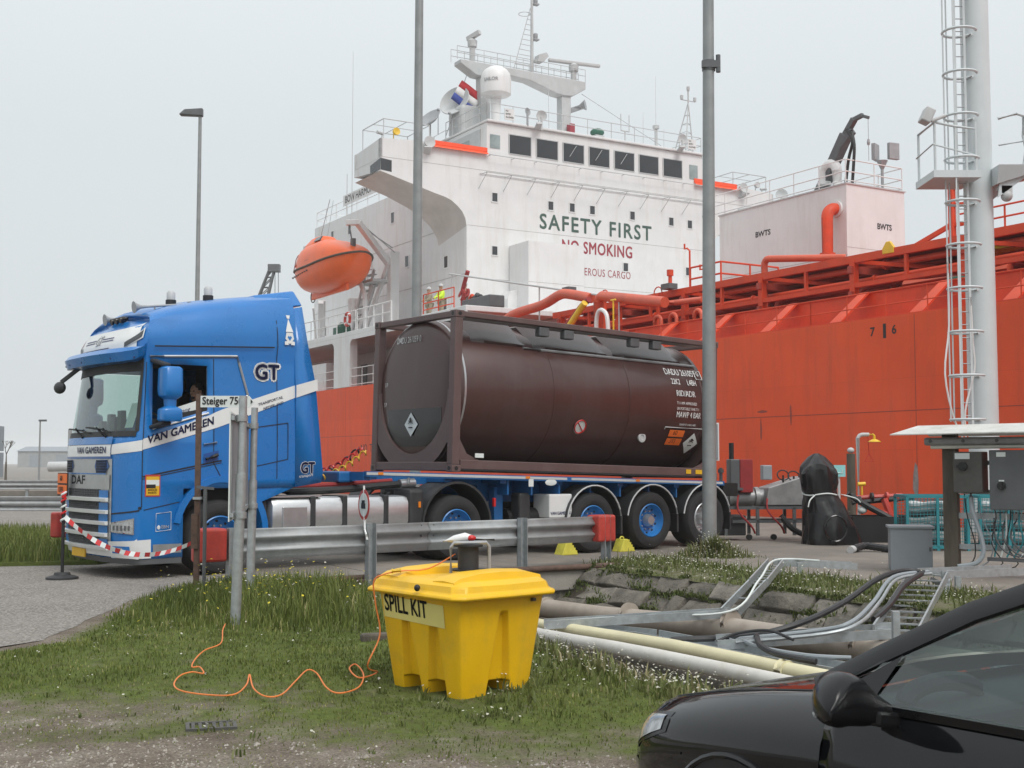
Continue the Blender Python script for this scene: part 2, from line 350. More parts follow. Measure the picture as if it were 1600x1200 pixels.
# road edge (world x, y), seen as the curved border between asphalt and turf
ROAD_EDGE = [(-7.2, 9.3), (-4.34, 10.58), (-4.08, 11.0), (-4.2, 12.65), (-4.27, 14.1), (-4.19, 15.19), (-3.99, 15.95), (-3.3, 15.75), (-1.6, 16.85), (1.5, 19.4)]
def edge_dist(x, y):
    """signed distance to the road border, + on the turf side"""
    best = 1e9; sg = 1
    for (ax, ay), (bx, by) in zip(ROAD_EDGE[:-1], ROAD_EDGE[1:]):
        dx, dy = bx - ax, by - ay; l2 = dx * dx + dy * dy; t = max(0, min(1, ((x - ax) * dx + (y - ay) * dy) / l2))
        px, py = ax + dx * t, ay + dy * t; d = math.hypot(x - px, y - py)
        if d < best: best = d; sg = 1 if (dx * (y - ay) - dy * (x - ax)) < 0 else -1
    return best * sg
def ground_z(x, y):
    s, p = sp_of(x, y)
    z = -.13 * max(0, min(1, (11. - y) / 5.))
    if p > P_NEAR - .5 and s > S_BR: z -= .40 * max(0, min(1, (p - P_NEAR + .5) / .9)) ** 1.4
    e = max(0, min(1, edge_dist(x, y) / .8)) if y < 16.5 else 0
    z += e * (.025 * vnoise(x, y, .9, 3.) + .02 * vnoise(x, y, 3.1, 9.) + .03)
    return z
def turf_amount(x, y):
    """1 thick turf, 0 bare"""
    d = edge_dist(x, y)
    if d < 0: return 0.
    v = min(1., d / .35)
    v *= max(0, min(1, (y - 6.42 - .24 * max(0, -x - .8) - .05 * max(0, x) + .6 * vnoise(x, y, .55, 2.) + .5 * vnoise(x, y, 1.7, 5.)) / 1.3))
    v *= 1 - .5 * max(0, 1 - math.hypot((x + 2.2) / 2.2, (y - 8.3) / 1.0)) ** .8
    v *= .65 + .35 * min(1, max(0, .8 + 1.1 * vnoise(x, y, .9, 17.) + .6 * vnoise(x, y, 2.6, 19.)))
    v *= 1 - .9 * max(0, 1 - math.hypot((x + 3.9) / .9, (y - 8.2) / .5))
    return max(0., v)
# ground sheet near the camera (turf, dirt, gravel)
N_S, N_P = 230, 170
ss = np.linspace(38.0, 66.0, N_S); pp = np.linspace(-41.0, P_NEAR + .35, N_P)
vs = []; tf_ = []
for s_ in ss:
    for p_ in pp:
        q = SP(s_, p_); z = ground_z(q.x, q.y); vs.append((q.x, q.y, z)); tf_.append(turf_amount(q.x, q.y))
fs = [(i * N_P + j, (i + 1) * N_P + j, (i + 1) * N_P + j + 1, i * N_P + j + 1) for i in range(N_S - 1) for j in range(N_P - 1) if not (ss[i + 1] < S_BR and pp[j] > P_NEAR - 1.2)]
g = MB(); g.add(vs, fs); go = g.build('ground', 'soil', None, smooth=60)
a_ = go.data.attributes.new('turf', 'FLOAT', 'POINT'); a_.data.foreach_set('value', np.array(tf_, dtype=np.float32))
tag(go, kind='structure')
# wide ground beyond it
def sp_sheet(name, m, s0, s1, p0, p1, z, kind='structure'):
    b = MB(); b.add([SP(s0, p0, z), SP(s1, p0, z), SP(s1, p1, z), SP(s0, p1, z)], [(0, 1, 2, 3)]); return tag(b.build(name, m, None, fix=False), kind=kind)
b = MB()
for s0, s1, p0, p1 in ((-1500, 38.2, -1500, P_FAR), (38.2, 1500, -1500, -40.9), (65.8, 1500, -40.9, P_NEAR), (-1500, -46, P_FAR, 1500)):
    b.add([SP(s0, p0, -.012), SP(s1, p0, -.012), SP(s1, p1, -.012), SP(s0, p1, -.012)], [(0, 1, 2, 3)])
tag(b.build('terrain', 'asphalt', None, fix=False), kind='structure')
b = MB()    # quay: slab with a deep edge down to the water
b.add([SP(-46, P_FAR + 1.25, 0), SP(300, P_FAR + 1.25, 0), SP(300, -1.3, 0), SP(-46, -1.3, 0), SP(300, -1.3, -5), SP(-46, -1.3, -5)], [(0, 1, 2, 3), (3, 2, 4, 5)])
b.add([SP(-46, P_FAR, 0), SP(S_BR + .4, P_FAR, 0), SP(S_BR + .4, P_FAR + 1.25, 0), SP(-46, P_FAR + 1.25, 0)], [(0, 1, 2, 3)])
quay = tag(b.build('quay', 'quay_concrete', None, fix=False), kind='structure')
sp_sheet('water', 'water_mat', -46, 1500, -1.3, 1500, -3.6)
# road: asphalt apron and the bridge over the trench
rp = ROAD_EDGE[:-1]
poly = [(-60, 2), (-9.5, 8.3)] + rp
q1 = SP(S_BR, P_NEAR - 1.1); q2 = SP(S_BR, P_FAR + .2); q3 = SP(0, P_FAR + .2); poly += [(q1.x, q1.y), (q2.x, q2.y), (q3.x, q3.y), (-60, 62)]
fine = []
for (ax, ay), (bx, by) in zip(poly, poly[1:] + poly[:1]):
    L_ = math.hypot(bx - ax, by - ay); k = max(1, int(L_ / .25)) if L_ < 6 else 1
    for j in range(k):
        t = j / k; x, y = ax + (bx - ax) * t, ay + (by - ay) * t
        if k > 1: x += .05 * vnoise(x, y, 2.2, 1.); y += .07 * vnoise(x, y, 2.7, 4.)
        fine.append((x, y, .004))
b = MB(); b.add(fine, [tuple(range(len(fine)))]); road = tag(b.build('road', 'asphalt', None, fix=False), kind='structure')
# concrete slabs of the bridge deck, with open joints (parts of the road)
mat('bridge_slab', (.225, .20, .172), .9, var=.16, scale=1.3, bump=.35, bscale=30, dirt=(.14, .125, .11), damt=.7, dscale=.6)
for i in range(6):
    for j in range(3):
        s1 = S_BR - .02 - i * 1.9; p0 = P_NEAR - .6 + j * 2.05
        b = MB(); b.hexa([SP(s1 - 1.87, p0, -.1), SP(s1, p0, -.1), SP(s1, p0 + 2.02, -.1), SP(s1 - 1.87, p0 + 2.02, -.1), SP(s1 - 1.87, p0, .013), SP(s1, p0, .013), SP(s1, p0 + 2.02, .013), SP(s1 - 1.87, p0 + 2.02, .013)])
        b.build('slab', 'bridge_slab', road, bevel=.008)
# trench: floor, headwall with the culvert mouth, stone banks laid in courses
b = MB()
b.add([SP(S_BR - .1, P_NEAR + .3, -.62), SP(300, P_NEAR + .3, -.62), SP(300, P_FAR + .2, -.62), SP(S_BR - .1, P_FAR + .2, -.62)], [(0, 1, 2, 3)])
b.add([SP(S_BR - .1, P_NEAR + .34, -.40), SP(300, P_NEAR + .34, -.40), SP(300, P_NEAR + .36, -1.02), SP(S_BR - .1, P_NEAR + .36, -1.02)], [(0, 1, 2, 3)])
tag(b.build('trench', 'trench_soil', None, fix=False), kind='structure')
hw = thing('headwall', 'weathered concrete bridge headwall with dark culvert mouth over the pipe trench', 'wall', SP(S_BR, P_FAR), SHIP_ROT)
b = MB(); b.box(-.35, .16, -5.6, .35, -.30, -.004); b.build('cap_beam', 'concrete', hw, bevel=.02)
for y0, y1 in ((-.8, .3), (-2.5, -2.05), (-5.6, -4.1)): MB().box(-.30, .10, y0, y1, -1.05, -.3).build('abutment', 'stone_pale', hw, bevel=.02)
b = MB(); b.box(-8.0, -7.9, -5.6, .3, -1.05, -.2); b.box(-7.9, -.31, -5.6, -5.5, -1.05, -.2); b.box(-7.9, -.31, .2, .3, -1.05, -.2); b.box(-7.9, -.36, -5.5, .2, -.25, -.2); b.box(-7.9, 0, -5.5, .2, -1.05, -.98); b.build('culvert_wall', 'concrete', hw)
b = MB(); b.cyl((.18, -5.2, .03), (.20, .75, .03), .045, n=10); b.build('edge_pipe', 'rust', hw, smooth=40)
bank = thing('stone_bank', 'mossy grey stone block bank along the far side of the pipe trench', 'retaining wall', SP(S_BR, P_FAR), SHIP_ROT)
b = MB(); b.add([(-.2, .05, 0), (40, .05, 0), (40, -.62, -.62), (-.2, -.62, -.62)], [(0, 1, 2, 3)]); b.build('backing', 'trench_soil', bank, fix=False)
for row in range(3):
    x = .1 + (.35 if row % 2 else 0); t0, t1 = row / 3, (row + 1) / 3
    while x < 17:
        w_ = random.uniform(.32, .9); gap = random.uniform(.015, .04)
        lo = Vector((0, .05 - .67 * t1, -.62 * t1)); hi = Vector((0, .05 - .67 * t0, -.62 * t0)); nn = Vector((0, -.68, .73)); e_ = random.uniform(.03, .09)
        bm_ = MB(); xs_ = [x + gap, x + w_ * .5, x + w_ - gap]; cs = []
        d_ = (hi - lo)
        for a in (0.05, .5, .95):
            for xx in xs_:
                q = Vector((xx, 0, 0)) + lo + d_ * a
                k = e_ + (.035 if (a == .5 and xx == xs_[1]) else 0) + random.uniform(-.035, .03)
                cs.append(q + nn * k)
        base = [Vector((xx, 0, 0)) + lo + d_ * a for a in (.02, .98) for xx in (xs_[0] - .01, xs_[2] + .01)]
        bm_.add(cs + base, [(0, 1, 4, 3), (1, 2, 5, 4), (3, 4, 7, 6), (4, 5, 8, 7), (9, 10, 2, 1, 0), (12, 11, 6, 7, 8), (11, 9, 0, 3, 6), (10, 12, 8, 5, 2)])
        bm_.build('stone', 'stone' if random.random() < .6 else 'stone_pale', bank, smooth=50, bevel=.012)
        x += w_
# verge between the bank and the quay paving
b = MB(); us = np.linspace(S_BR + .4, 75, 120); vs_ = np.linspace(P_FAR - .02, P_FAR + 1.6, 14)
b.grid(lambda s, p: SP(s, p, .02 + .035 * vnoise(s, p, 1.3, 2.) + .05 * math.sin(min(1, max(0, (p - P_FAR) / 1.6)) * math.pi)) if p < P_FAR + 1.5 else SP(s, p, -.03), us, vs_)
vo = tag(b.build('verge', 'soil', None, smooth=60, fix=False), kind='structure')
a_ = vo.data.attributes.new('turf', 'FLOAT', 'POINT'); a_.data.foreach_set('value', np.full(len(vo.data.vertices), .55, dtype=np.float32))
# left verge beyond the road
b = MB(); LV = [(-30, 15.0), (-7.7, 18.75), (-6.3, 19.1), (-6.0, 20.2), (-6.6, 23.2), (-9.0, 26.2), (-30, 30)]
b.prism([(x, y, .0) for x, y in LV], (0, 0, .06)); lo_ = tag(b.build('grass_verge', 'soil', None), kind='structure')
a_ = lo_.data.attributes.new('turf', 'FLOAT', 'POINT'); a_.data.foreach_set('value', np.full(len(lo_.data.vertices), .9, dtype=np.float32))
# ================================================================== SHIP (local axes: x = s to the bow, y = p to the far side, z = h above the quay)
ship = thing('tanker_ship', 'red hulled chemical tanker with white superstructure moored at the quay', 'ship', S0, SHIP_ROT)
mat('bridge_glass', (.035, .04, .045), .06, var=.15, scale=.6)
mat('bridge_glass_light', (.30, .36, .36), .08, var=.2, scale=1.5)
mat('seam', (.40, .39, .37), .6, var=.1)
mat('seam_red', (.30, .05, .03), .6, var=.1)
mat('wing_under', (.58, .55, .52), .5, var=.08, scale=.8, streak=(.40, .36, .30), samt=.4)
# hull: plan outline with a tapered stern and bow, lofted
def hull_ring(z, k):
    o = []
    prof = [(-33, 5), (-32.5, 2.2), (-29, .4), (-24, 0), (0, 0), (40, 0), (75, 0), (95, .5), (112, 4.), (124, 9.5), (130, 13)]
    for s, p in prof: o.append(Vector((s, p + k * (1 if s < -28 or s > 90 else 0) * 2, z)))
    for s, p in reversed(prof[:-1]): o.append(Vector((s, 26 - p - k * (1 if s < -28 or s > 90 else 0) * 2, z)))
    return o
b = MB(); b.rings([hull_ring(-6, 1.), hull_ring(-2, .5), hull_ring(2.9, .1), hull_ring(5.5, 0)]); hull = b.build('hull', 'ship_red', ship)
for z in (2.93, .6):
    b = MB(); b.box(-24, 80, -.004, .01, z - .010, z + .010); b.build('weld_seam', 'seam_red', hull)
for s, p in ((-4.2, 0), (9, 0), (21.5, 0), (33.9, 0), (46, 0)):
    b = MB(); b.box(s - .008, s + .008, -.003, .01, -3, 5.48); b.build('weld_seam', 'seam_red', hull)
# scuffs, draught marks
text('7', .34, 'black', hull, o=(32.35, 0, 4.95), r=(1, 0, 0), u=(0, 0, 1), bold=0.0100)
text('6', .34, 'black', hull, o=(33.12, 0, 4.95), bold=0.0100)
b = MB(); b.box(32.82, 32.92, -.006, .01, 4.92, 5.32); b.build('draught_mark', 'black', hull)
text('NO  TUG', .55, 'black', hull, o=(-2.2, 0, 2.0), bold=.0, xs=.95)
mat('scuff', (.30, .26, .25), .6, var=.3, scale=6)
for s, h, dx, dh in ((33.85, 1.05, .12, .62), (27.9, 2.55, .05, .5), (29.2, 3.0, .05, .45), (28.0, 3.1, .3, .05)):
    b = MB(); n = 7
    pts = [(s + dx * math.cos(2 * math.pi * i / n) * random.uniform(.6, 1.), -.004, h + dh * math.sin(2 * math.pi * i / n) * random.uniform(.6, 1)) for i in range(n)]
    b.add(pts, [tuple(range(n))]); b.build('scuff_mark', 'scuff' if dx == .12 else 'seam_red', hull, fix=False)
# poop: raised white side with mooring-deck openings
poop = bpy.data.objects.new('poop_deck', None); COL.objects.link(poop); poop.parent = ship
b = MB(); b.box(-30, 9, .02, 26, 8.2, 8.45); b.build('deck_plate', 'white_side', poop, bevel=.03)
b = MB(); b.box(-30, 9, .005, .12, 7.98, 8.2); b.build('deck_edge', 'white_side', poop)
for s0, s1 in ((-30, -27.5), (-16.2, -14.2), (-5.88, -3.74), (4.6, 9)):
    b = MB(); b.box(s0, s1, .01, .45, 5.52, 7.98)
    if s0 != 4.6:
        for e, d in ((s1, 1), (s0, -1)):
            b.prism([(e, .01, 7.98), (e + d * .28, .01, 7.98), (e + d * .08, .01, 7.86), (e, .01, 7.7)], (0, .3, 0))
    b.build('side_pillar', 'white_side', poop)
b = MB(); b.box(-30, 9, 4.9, 5.1, 5.52, 8.18); b.build('inner_bulkhead', 'light_grey', poop)
b = MB(); b.box(-11.6, -8.2, .5, 2.4, 5.52, 7.1); b.build('mooring_locker', 'white_side', poop, bevel=.03)
for s in (-12.9, -5.0, -1.9, .2): 
    b = MB(); b.box(s - .45, s + .45, 4.86, 4.9, 5.6, 7.5); b.build('door_opening', 'dark_grey', poop)
b = MB(); b.cyl((-1.9, 2.2, 5.5), (-1.9, 2.2, 6.4), .35, n=14); b.cyl((-2.9, 2.2, 6.1), (-.9, 2.2, 6.1), .28, n=12); b.build('mooring_winch', 'green_paint', poop, smooth=40)
b = MB(); b.box(-1.5, -1.1, 1.2, 1.8, 5.5, 6.2); b.build('locker', 'deck_red', poop)
for s0, s1 in ((-14.1, -5.9), (-3.7, 4.6)): railing(poop, [(s0, .1, 5.52), (s1, .1, 5.52)], h=.95, bars=(1., .55, .1), step=1.5, r=.022, m='white_paint')
railing(poop, [(-12, .1, 8.45), (-3.2, .1, 8.45)], h=1.05, bars=(1., .5), step=1.3, r=.028)
railing(poop, [(-3.0, .1, 8.45), (1.2, .1, 8.45)], h=1.05, bars=(1., .5), step=1.0, r=.035)
railing(poop, [(3.9, .5, 8.45), (7.0, .5, 8.45)], h=1.05, bars=(1., .6, .3), step=1.4, r=.03, m='deck_red')
# accommodation block
house = bpy.data.objects.new('superstructure', None); COL.objects.link(house); house.parent = ship
def outline_front():      # front face of the house with the flared bridge wings (p, h)
    L = [(4.94, 8.45), (4.94, 13.9), (4.86, 14.3), (4.68, 14.62), (4.4, 14.9), (4.05, 15.14), (3.7, 15.28), (2.96, 15.45), (1.81, 15.75), (0., 16.22), (0, 17.9), (2.8, 18.08)]
    Rr = [(26.2 - p, h) for p, h in reversed(L)]
    return L + Rr
OL = outline_front(); b = MB()
b.add([(0, p, h) for p, h in OL] + [(-.25, p, h) for p, h in OL], [tuple(range(len(OL)))] + [tuple(reversed(range(len(OL), 2 * len(OL))))] + [(len(OL) + i, len(OL) + i + 1, i + 1, i) for i in range(len(OL) - 1)])
b.build('front_wall', 'white_paint', house, fix=True)
b = MB(); b.box(-21.3, -.26, 4.94, 21.26, 8.45, 17.2); b.build('house_block', 'white_side', house)
for h in (14.12, 11.4):
    b = MB(); b.box(-21.3, -.02, 4.925, 4.95, h - .012, h + .012); b.build('weld_seam', 'seam', house)
for (p0, h0, p1, h1) in ((4.98, 13.95, 21.2, 13.95), (4.98, 11.2, 21.2, 11.2), (.1, 16.95, 26.1, 16.95)):
    b = MB(); b.box(-.02, .005, p0, p1, h0 - .012, h0 + .012); b.build('weld_seam', 'seam', house)
# wings: end plates, back wall, curved underside
for sgn in (0, 1):
    f = (lambda p: p) if sgn == 0 else (lambda p: 26.2 - p)
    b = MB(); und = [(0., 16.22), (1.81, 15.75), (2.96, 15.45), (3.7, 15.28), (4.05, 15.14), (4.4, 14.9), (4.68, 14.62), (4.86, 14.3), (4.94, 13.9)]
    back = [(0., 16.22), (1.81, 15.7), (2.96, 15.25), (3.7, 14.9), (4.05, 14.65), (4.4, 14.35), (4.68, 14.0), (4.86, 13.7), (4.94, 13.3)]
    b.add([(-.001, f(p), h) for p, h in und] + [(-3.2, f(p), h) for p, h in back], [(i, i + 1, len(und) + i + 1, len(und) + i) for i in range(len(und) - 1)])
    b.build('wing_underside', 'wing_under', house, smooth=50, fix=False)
    b = MB(); b.hexa([(0, f(0.), 16.9), (0, f(.1), 16.9), (-3.2, f(.1), 16.9), (-3.2, f(0), 16.9), (0, f(0.), 17.9), (0, f(.1), 17.9), (-2.9, f(.1), 17.7), (-2.9, f(0), 17.7)])
    b.hexa([(-.01, f(0.01), 16.22), (-.01, f(.3), 16.2), (-3.2, f(.3), 16.5), (-3.2, f(0.01), 16.5), (-.01, f(0.01), 16.9), (-.01, f(.3), 16.9), (-3.2, f(.3), 16.9), (-3.2, f(0.01), 16.9)])
    b.hexa([(-3.2, f(0.), 16.5), (-3.2, f(6), 16.4), (-3.3, f(6), 16.4), (-3.3, f(0), 16.5), (-2.9, f(0.), 17.7), (-3.2, f(6), 17.9), (-3.3, f(6), 17.9), (-3.3, f(0), 17.7)])
    b.build('wing_end', 'white_side', house)
    b = MB(); b.hexa([(-3.2, f(.1), 16.80), (-.2, f(.1), 16.80), (-.2, f(6.2), 16.80), (-3.2, f(6.2), 16.80), (-3.2, f(.1), 16.88), (-.2, f(.1), 16.88), (-.2, f(6.2), 16.88), (-3.2, f(6.2), 16.88)]); b.build('wing_deck', 'light_grey', house)
    # opening near the tip: dark pane let into the front and end
    b = MB(); b.add([(.006, f(.01), 16.28), (.006, f(.62), 16.22), (.006, f(.62), 16.82), (.006, f(.0), 16.88)], [(0, 1, 2, 3)])
    b.add([(-1.25, f(-.006), 16.3), (.006, f(-.006), 16.28), (.006, f(-.006), 16.88), (-1.25, f(-.006), 16.72)], [(0, 1, 2, 3)]); b.build('wing_window', 'window_dark', house, fix=False)
    # orange wind deflector with rolled lip
    b = MB(); b.prism([(.03, f(2.9), 18.17), (.03, f(6.15), 18.17), (.03, f(6.15), 17.95), (.03, f(2.9), 17.95)], (.03, 0, 0)); b.prism([(.03, f(2.9), 17.95), (.03, f(6.15), 17.95), (.22, f(6.15), 17.80), (.22, f(2.9), 17.80)], (.02, 0, -.02)); b.build('wind_deflector', 'orange_sign', house)
    # canopy frame on the wing tip
    b = MB(); c4 = [(-.3, f(.3)), (-.3, f(2.9)), (-2.9, f(2.9)), (-2.9, f(.3))]
    for i, (s, p) in enumerate(c4):
        b.cyl((s, p, 17.6), (s, p, 19.0), .025, n=6); s2, p2 = c4[(i + 1) % 4]; b.cyl((s, p, 19.), (s2, p2, 19.), .025, n=6)
    b.cyl((-1.6, f(.3), 19), (-1.6, f(2.9), 19), .02, n=6); b.cyl((-.3, f(1.6), 19), (-2.9, f(1.6), 19), .02, n=6); b.build('canopy_frame', 'light_grey', house, smooth=40)
    b = MB(); b.cyl((-.6, f(.35), 17.9), (-.6, f(.35), 18.25), .03, n=6); b.cyl((-.55, f(.05), 18.33), (-.62, f(.45), 18.28), .09, .07, n=10); b.build('camera_lamp', 'light_grey', house, smooth=40)
    b = MB(); b.cyl((-.5, f(.95), 17.95), (-.5, f(.95), 18.35), .03, n=6); b.lathe([(.02, 0), (.16, .05), (.2, .22), (.19, .24), (.01, .2)], (-.45, f(1.0), 18.4), (.9, 0, .1), n=14); b.build('searchlight', 'yellow_paint' if sgn == 0 else 'light_grey', house, smooth=40)
    b = MB(); b.lathe([(.02, -.2), (.2, -.15), (.32, .1), (.30, .12), (.01, .05)], (.25, f(2.6), 17.95), (1, 0, .1), n=16); b.beam((0, f(2.6), 17.4), (.5, f(2.4), 17.65), .35, .06); b.build('floodlight', 'light_grey', house, smooth=40)
# wheelhouse
b = MB(); b.box(-7.5, -.02, 6.15, 20.75, 17.2, 19.6); b.build('wheelhouse', 'white_paint', house, bevel=.05)
b = MB(); b.box(-7.7, .14, 6.1, 20.8, 19.6, 19.72); b.build('wheelhouse_roof', 'white_paint', house, bevel=.03)
b = MB(); b.box(-4.6, -.7, 6.12, 6.16, 17.25, 19.35); b.build('side_recess', 'light_grey', house)
b = MB(); b.box(-2.9, -1.9, 6.09, 6.13, 17.6, 19.0); b.build('side_window', 'bridge_glass_light', house)
b = MB(); b.box(-4.2, -3.3, 6.09, 6.13, 17.25, 19.1); b.build('side_door', 'grey_metal', house)
b = MB(); b.box(-.008, .006, 6.34, 6.95, 18.22, 18.95); b.build('window', 'bridge_glass_light', house)
b = MB(); b.box(-.008, .006, 19.75, 20.35, 18.1, 18.95); b.build('window', 'bridge_glass_light', house)
b = MB(); b.box(-.03, .03, 0, 1.42, 0, 1.1); wf = b.build('window_frame', 'light_grey', house); wf.location = (0, 7.48, 18.02)
b = MB(); b.box(-.03, .036, .05, 1.37, .05, 1.05); wp = b.build('window', 'bridge_glass', house); wp.location = (0, 7.48, 18.02)
for k in range(1, 7):
    inst(wf, loc=(0, 7.48 + k * 1.718, 18.02)); inst(wp, loc=(0, 7.48 + k * 1.718, 18.02))
for k in (2, 3, 4):
    b = MB(); b.cyl((.07, 7.9 + k * 1.718, 18.35), (.07, 8.35 + k * 1.718, 19.0), .015, n=5); b.build('wiper', 'light_grey', house)
# walkway under the bridge windows: thin rail on raked brackets
b = MB(); b.cyl((.75, 5.7, 16.7), (.75, 20.9, 16.68), .03, n=6); b.cyl((.05, 5.7, 16.75), (.05, 20.9, 16.72), .02, n=6)
for k in range(11):
    p = 5.75 + k * 1.5; b.cyl((.75, p, 16.69), (.0, p - .1, 15.95), .02, n=5); b.cyl((.75, p, 16.69), (.02, p, 16.72), .018, n=5)
b.cyl((.35, 6.1, 17.75), (.35, 20.9, 17.7), .025, n=6)
for k in range(11): b.cyl((.35, 6.2 + k * 1.45, 17.74), (0, 6.2 + k * 1.45, 17.74), .02, n=5)
b.build('front_walkway', 'light_grey', house, smooth=40)
# accommodation windows
def win_frame(ax, w, h):      # raised rim round a window opening
    b = MB()
    for x0, x1, z0, z1 in ((-.05, 0, -.05, h + .05), (w, w + .05, -.05, h + .05), (0, w, -.05, 0), (0, w, h, h + .05)):
        b.box(-.01, .035, x0, x1, z0, z1) if ax else b.box(x0, x1, -.035, .01, z0, z1)
    return b.build('window_rim', 'white_paint', house)
wrf = win_frame(1, .32, .46); wrs = win_frame(0, .42, .62); wrf.location = (0, 6.46, 15.35); wrs.location = (-2.5, 4.94, 12.0)
b = MB(); b.box(-.02, .008, 0, .32, 0, .46); wn = b.build('window', 'window_dark', house); wn.location = (0, 6.46, 15.35)
for p, h in ((9.97, 15.27), (11.36, 15.31), (12.7, 15.31), (15.44, 15.28), (18.2, 15.21), (19.56, 15.18), (6.46, 12.5), (14.95, 12.3), (19.4, 12.4)): inst(wn, loc=(0, p, h)); inst(wrf, loc=(0, p, h))
b = MB(); b.box(0, .42, -.01, .02, 0, .62); ws = b.build('window', 'window_dark', house); ws.location = (-2.5, 4.94, 12.0)
for s, h in ((-7.3, 12.7), (-15.6, 15.9), (-9.25, 15.55), (-13.2, 12.6), (-18.4, 15.9), (-2.6, 9.7), (-18.5, 12.8), (-19.5, 9.8)): inst(ws, loc=(s, 4.94, h)); inst(wrs, loc=(s, 4.94, h))
text('SAFETY FIRST', 1.22, 'green_letter', house, o=(.004, 9.38, 14.1), r=(0, 1, 0), u=(0, 0, 1), bold=0.0090, xs=1.0, sp=1.18)
text('NO SMOKING', .98, 'red_letter', house, o=(.004, 10.8, 13.02), r=(0, 1, 0), u=(0, 0, 1), bold=0.0090, xs=.78, sp=1.1)
text('DANGEROUS CARGO', .62, 'red_letter', house, o=(.004, 10.1, 11.75), r=(0, 1, 0), u=(0, 0, 1), bold=0.0040, xs=.92, sp=1.1)
# fit widths of the two slogans to the measured spans
def fit(o, ax, a0, a1):
    xs_ = [v.co[ax] for v in o.data.vertices]; lo, hi = min(xs_), max(xs_)
    for v in o.data.vertices: v.co[ax] = a0 + (v.co[ax] - lo) / (hi - lo) * (a1 - a0)
for o in house.children:
    if o.name.startswith('lettering'):
        z = sum(v.co.z for v in o.data.vertices) / len(o.data.vertices)
        if z > 14: fit(o, 1, 9.42, 16.95); fit(o, 2, 14.17, 15.03)
        elif z > 12.5: fit(o, 1, 10.86, 15.58); fit(o, 2, 13.05, 13.74)
        else: fit(o, 1, 11.0, 15.45); fit(o, 2, 11.86, 12.28)
# house top aft, railings, name board
railing(house, [(-9.6, 5.05, 17.2), (-21.2, 5.05, 17.2), (-21.2, 20, 17.2)], h=1.05, step=1.6, r=.024, bars=(1, .5))
b = MB(); b.box(-16.6, -9.4, 4.98, 5.0, 17.85, 18.55); nb = b.build('name_board', 'white_paint', house)
text('BOW HARMONY', .62, 'black', house, o=(-16.3, 4.98, 17.9), r=(1, 0, 0), u=(0, 0, 1), bold=0.0060, xs=1.)
railing(house, [(-.1, 6.2, 19.72), (-.1, 20.7, 19.72), (-7.5, 20.7, 19.72)], h=.95, step=1.6, r=.022, m='light_grey')
railing(house, [(-.1, 6.2, 19.72), (-4.8, 6.2, 19.72)], h=.95, step=.8, r=.022, m='light_grey')
railing(house, [(-4.8, 4.0, 17.9), (-4.8, 6.2, 19.3)], h=.95, step=.8, r=.022, m='light_grey')
b = MB(); b.hexa([(-5.4, 2.4, 17.2), (-3.4, 2.4, 17.2), (-3.4, 6.1, 17.2), (-5.4, 6.1, 17.2), (-5.4, 2.4, 17.5), (-3.4, 2.4, 17.5), (-3.4, 6.1, 19.2), (-5.4, 6.1, 19.2)]); b.build('stair_housing', 'grey_metal', house)
# roof fittings
def dish(parent, s, p, h, r, d, m='light_grey', foot=0.8):
    b = MB(); b.lathe([(.02, -.25 * r), (r * .5, -.2 * r), (r, .12 * r), (r * .97, .15 * r), (r * .45, -.1 * r), (.01, -.15 * r)], (s, p, h), d, n=22); b.cyl((s, p, h - r * .2), (s, p, h - foot), .06, n=8)
    return b.build('searchlight' if r < .4 else 'dish_antenna', m, parent, smooth=40)
dish(house, .1, 8.6, 20.45, .22, (1, .3, .1), 'grey_metal'); dish(house, .25, 9.4, 20.3, .3, (1, -.35, 0)); dish(house, .3, 19.0, 20.3, .28, (1, -.4, 0))
for p in (9.2, 18.9): MB().beam((.1, p, 19.6), (.7, p - .2, 19.75), .3, .1).build('lamp_bracket', 'light_grey', house)
for p in (7.5, 19.9):
    b = MB(); b.box(.02, .08, p - .3, p + .3, 19.85, 20.45); nb = b.build('notice_board', 'white_paint', house)
    for k in range(3): text('NO' if k == 0 else 'ENTRY' if k == 1 else 'ALLOWED', .13, 'black', house, o=(.08, p - .25, 20.26 - .17 * k), r=(0, 1, 0), bold=0.0100, xs=.8)
b = MB(); b.lathe([(.30, -.1), (.34, .0), (.76, .10), (.84, .16), (.86, .95), (.80, 1.28), (.64, 1.52), (.36, 1.70), (.02, 1.76)], (-2.2, 7.95, 21.72), n=28)
dm = b.build('radome', 'white_paint', house, smooth=50)
b = MB(); b.cyl((-2.2, 7.95, 19.7), (-2.2, 7.95, 21.6), .22, .3, n=14); b.build('radome_pedestal', 'white_paint', house, smooth=40)
text('SAILOR', .26, 'grey_metal', house, fn=lambda x, y: Vector((-2.2 + .875 * math.cos(-1.35 + x / .875), 7.95 + .875 * math.sin(-1.35 + x / .875), 22.4 + y)), bold=0.0100)
dish(house, -4.6, 6.7, 21.9, .95, (.45, -.75, .35), 'light_grey', 2.2); dish(house, -4.8, 5.2, 20.75, .75, (.2, -.6, .55), 'grey_metal', 1.6)
b = MB(); b.box(-5.3, -3.7, 6.6, 7.9, 19.7, 21.6); b.build('exhaust_casing', 'light_grey', house, bevel=.25, seg=4)
for p, h in ((6.0, 20.9), (5.3, 21.0)):
    b = MB(); b.cyl((-4, p, 19.7), (-4, p, h), .03, n=6); b.sphere((-4, p, h + .1), .09, n=8); b.build('vent', 'grey_metal', house, smooth=40)
b = MB(); b.cyl((-4.8, 6.2, 19.9), (-4.2, 7.2, 23.4), .02, n=5); b.build('halyard', 'grey_metal', house)
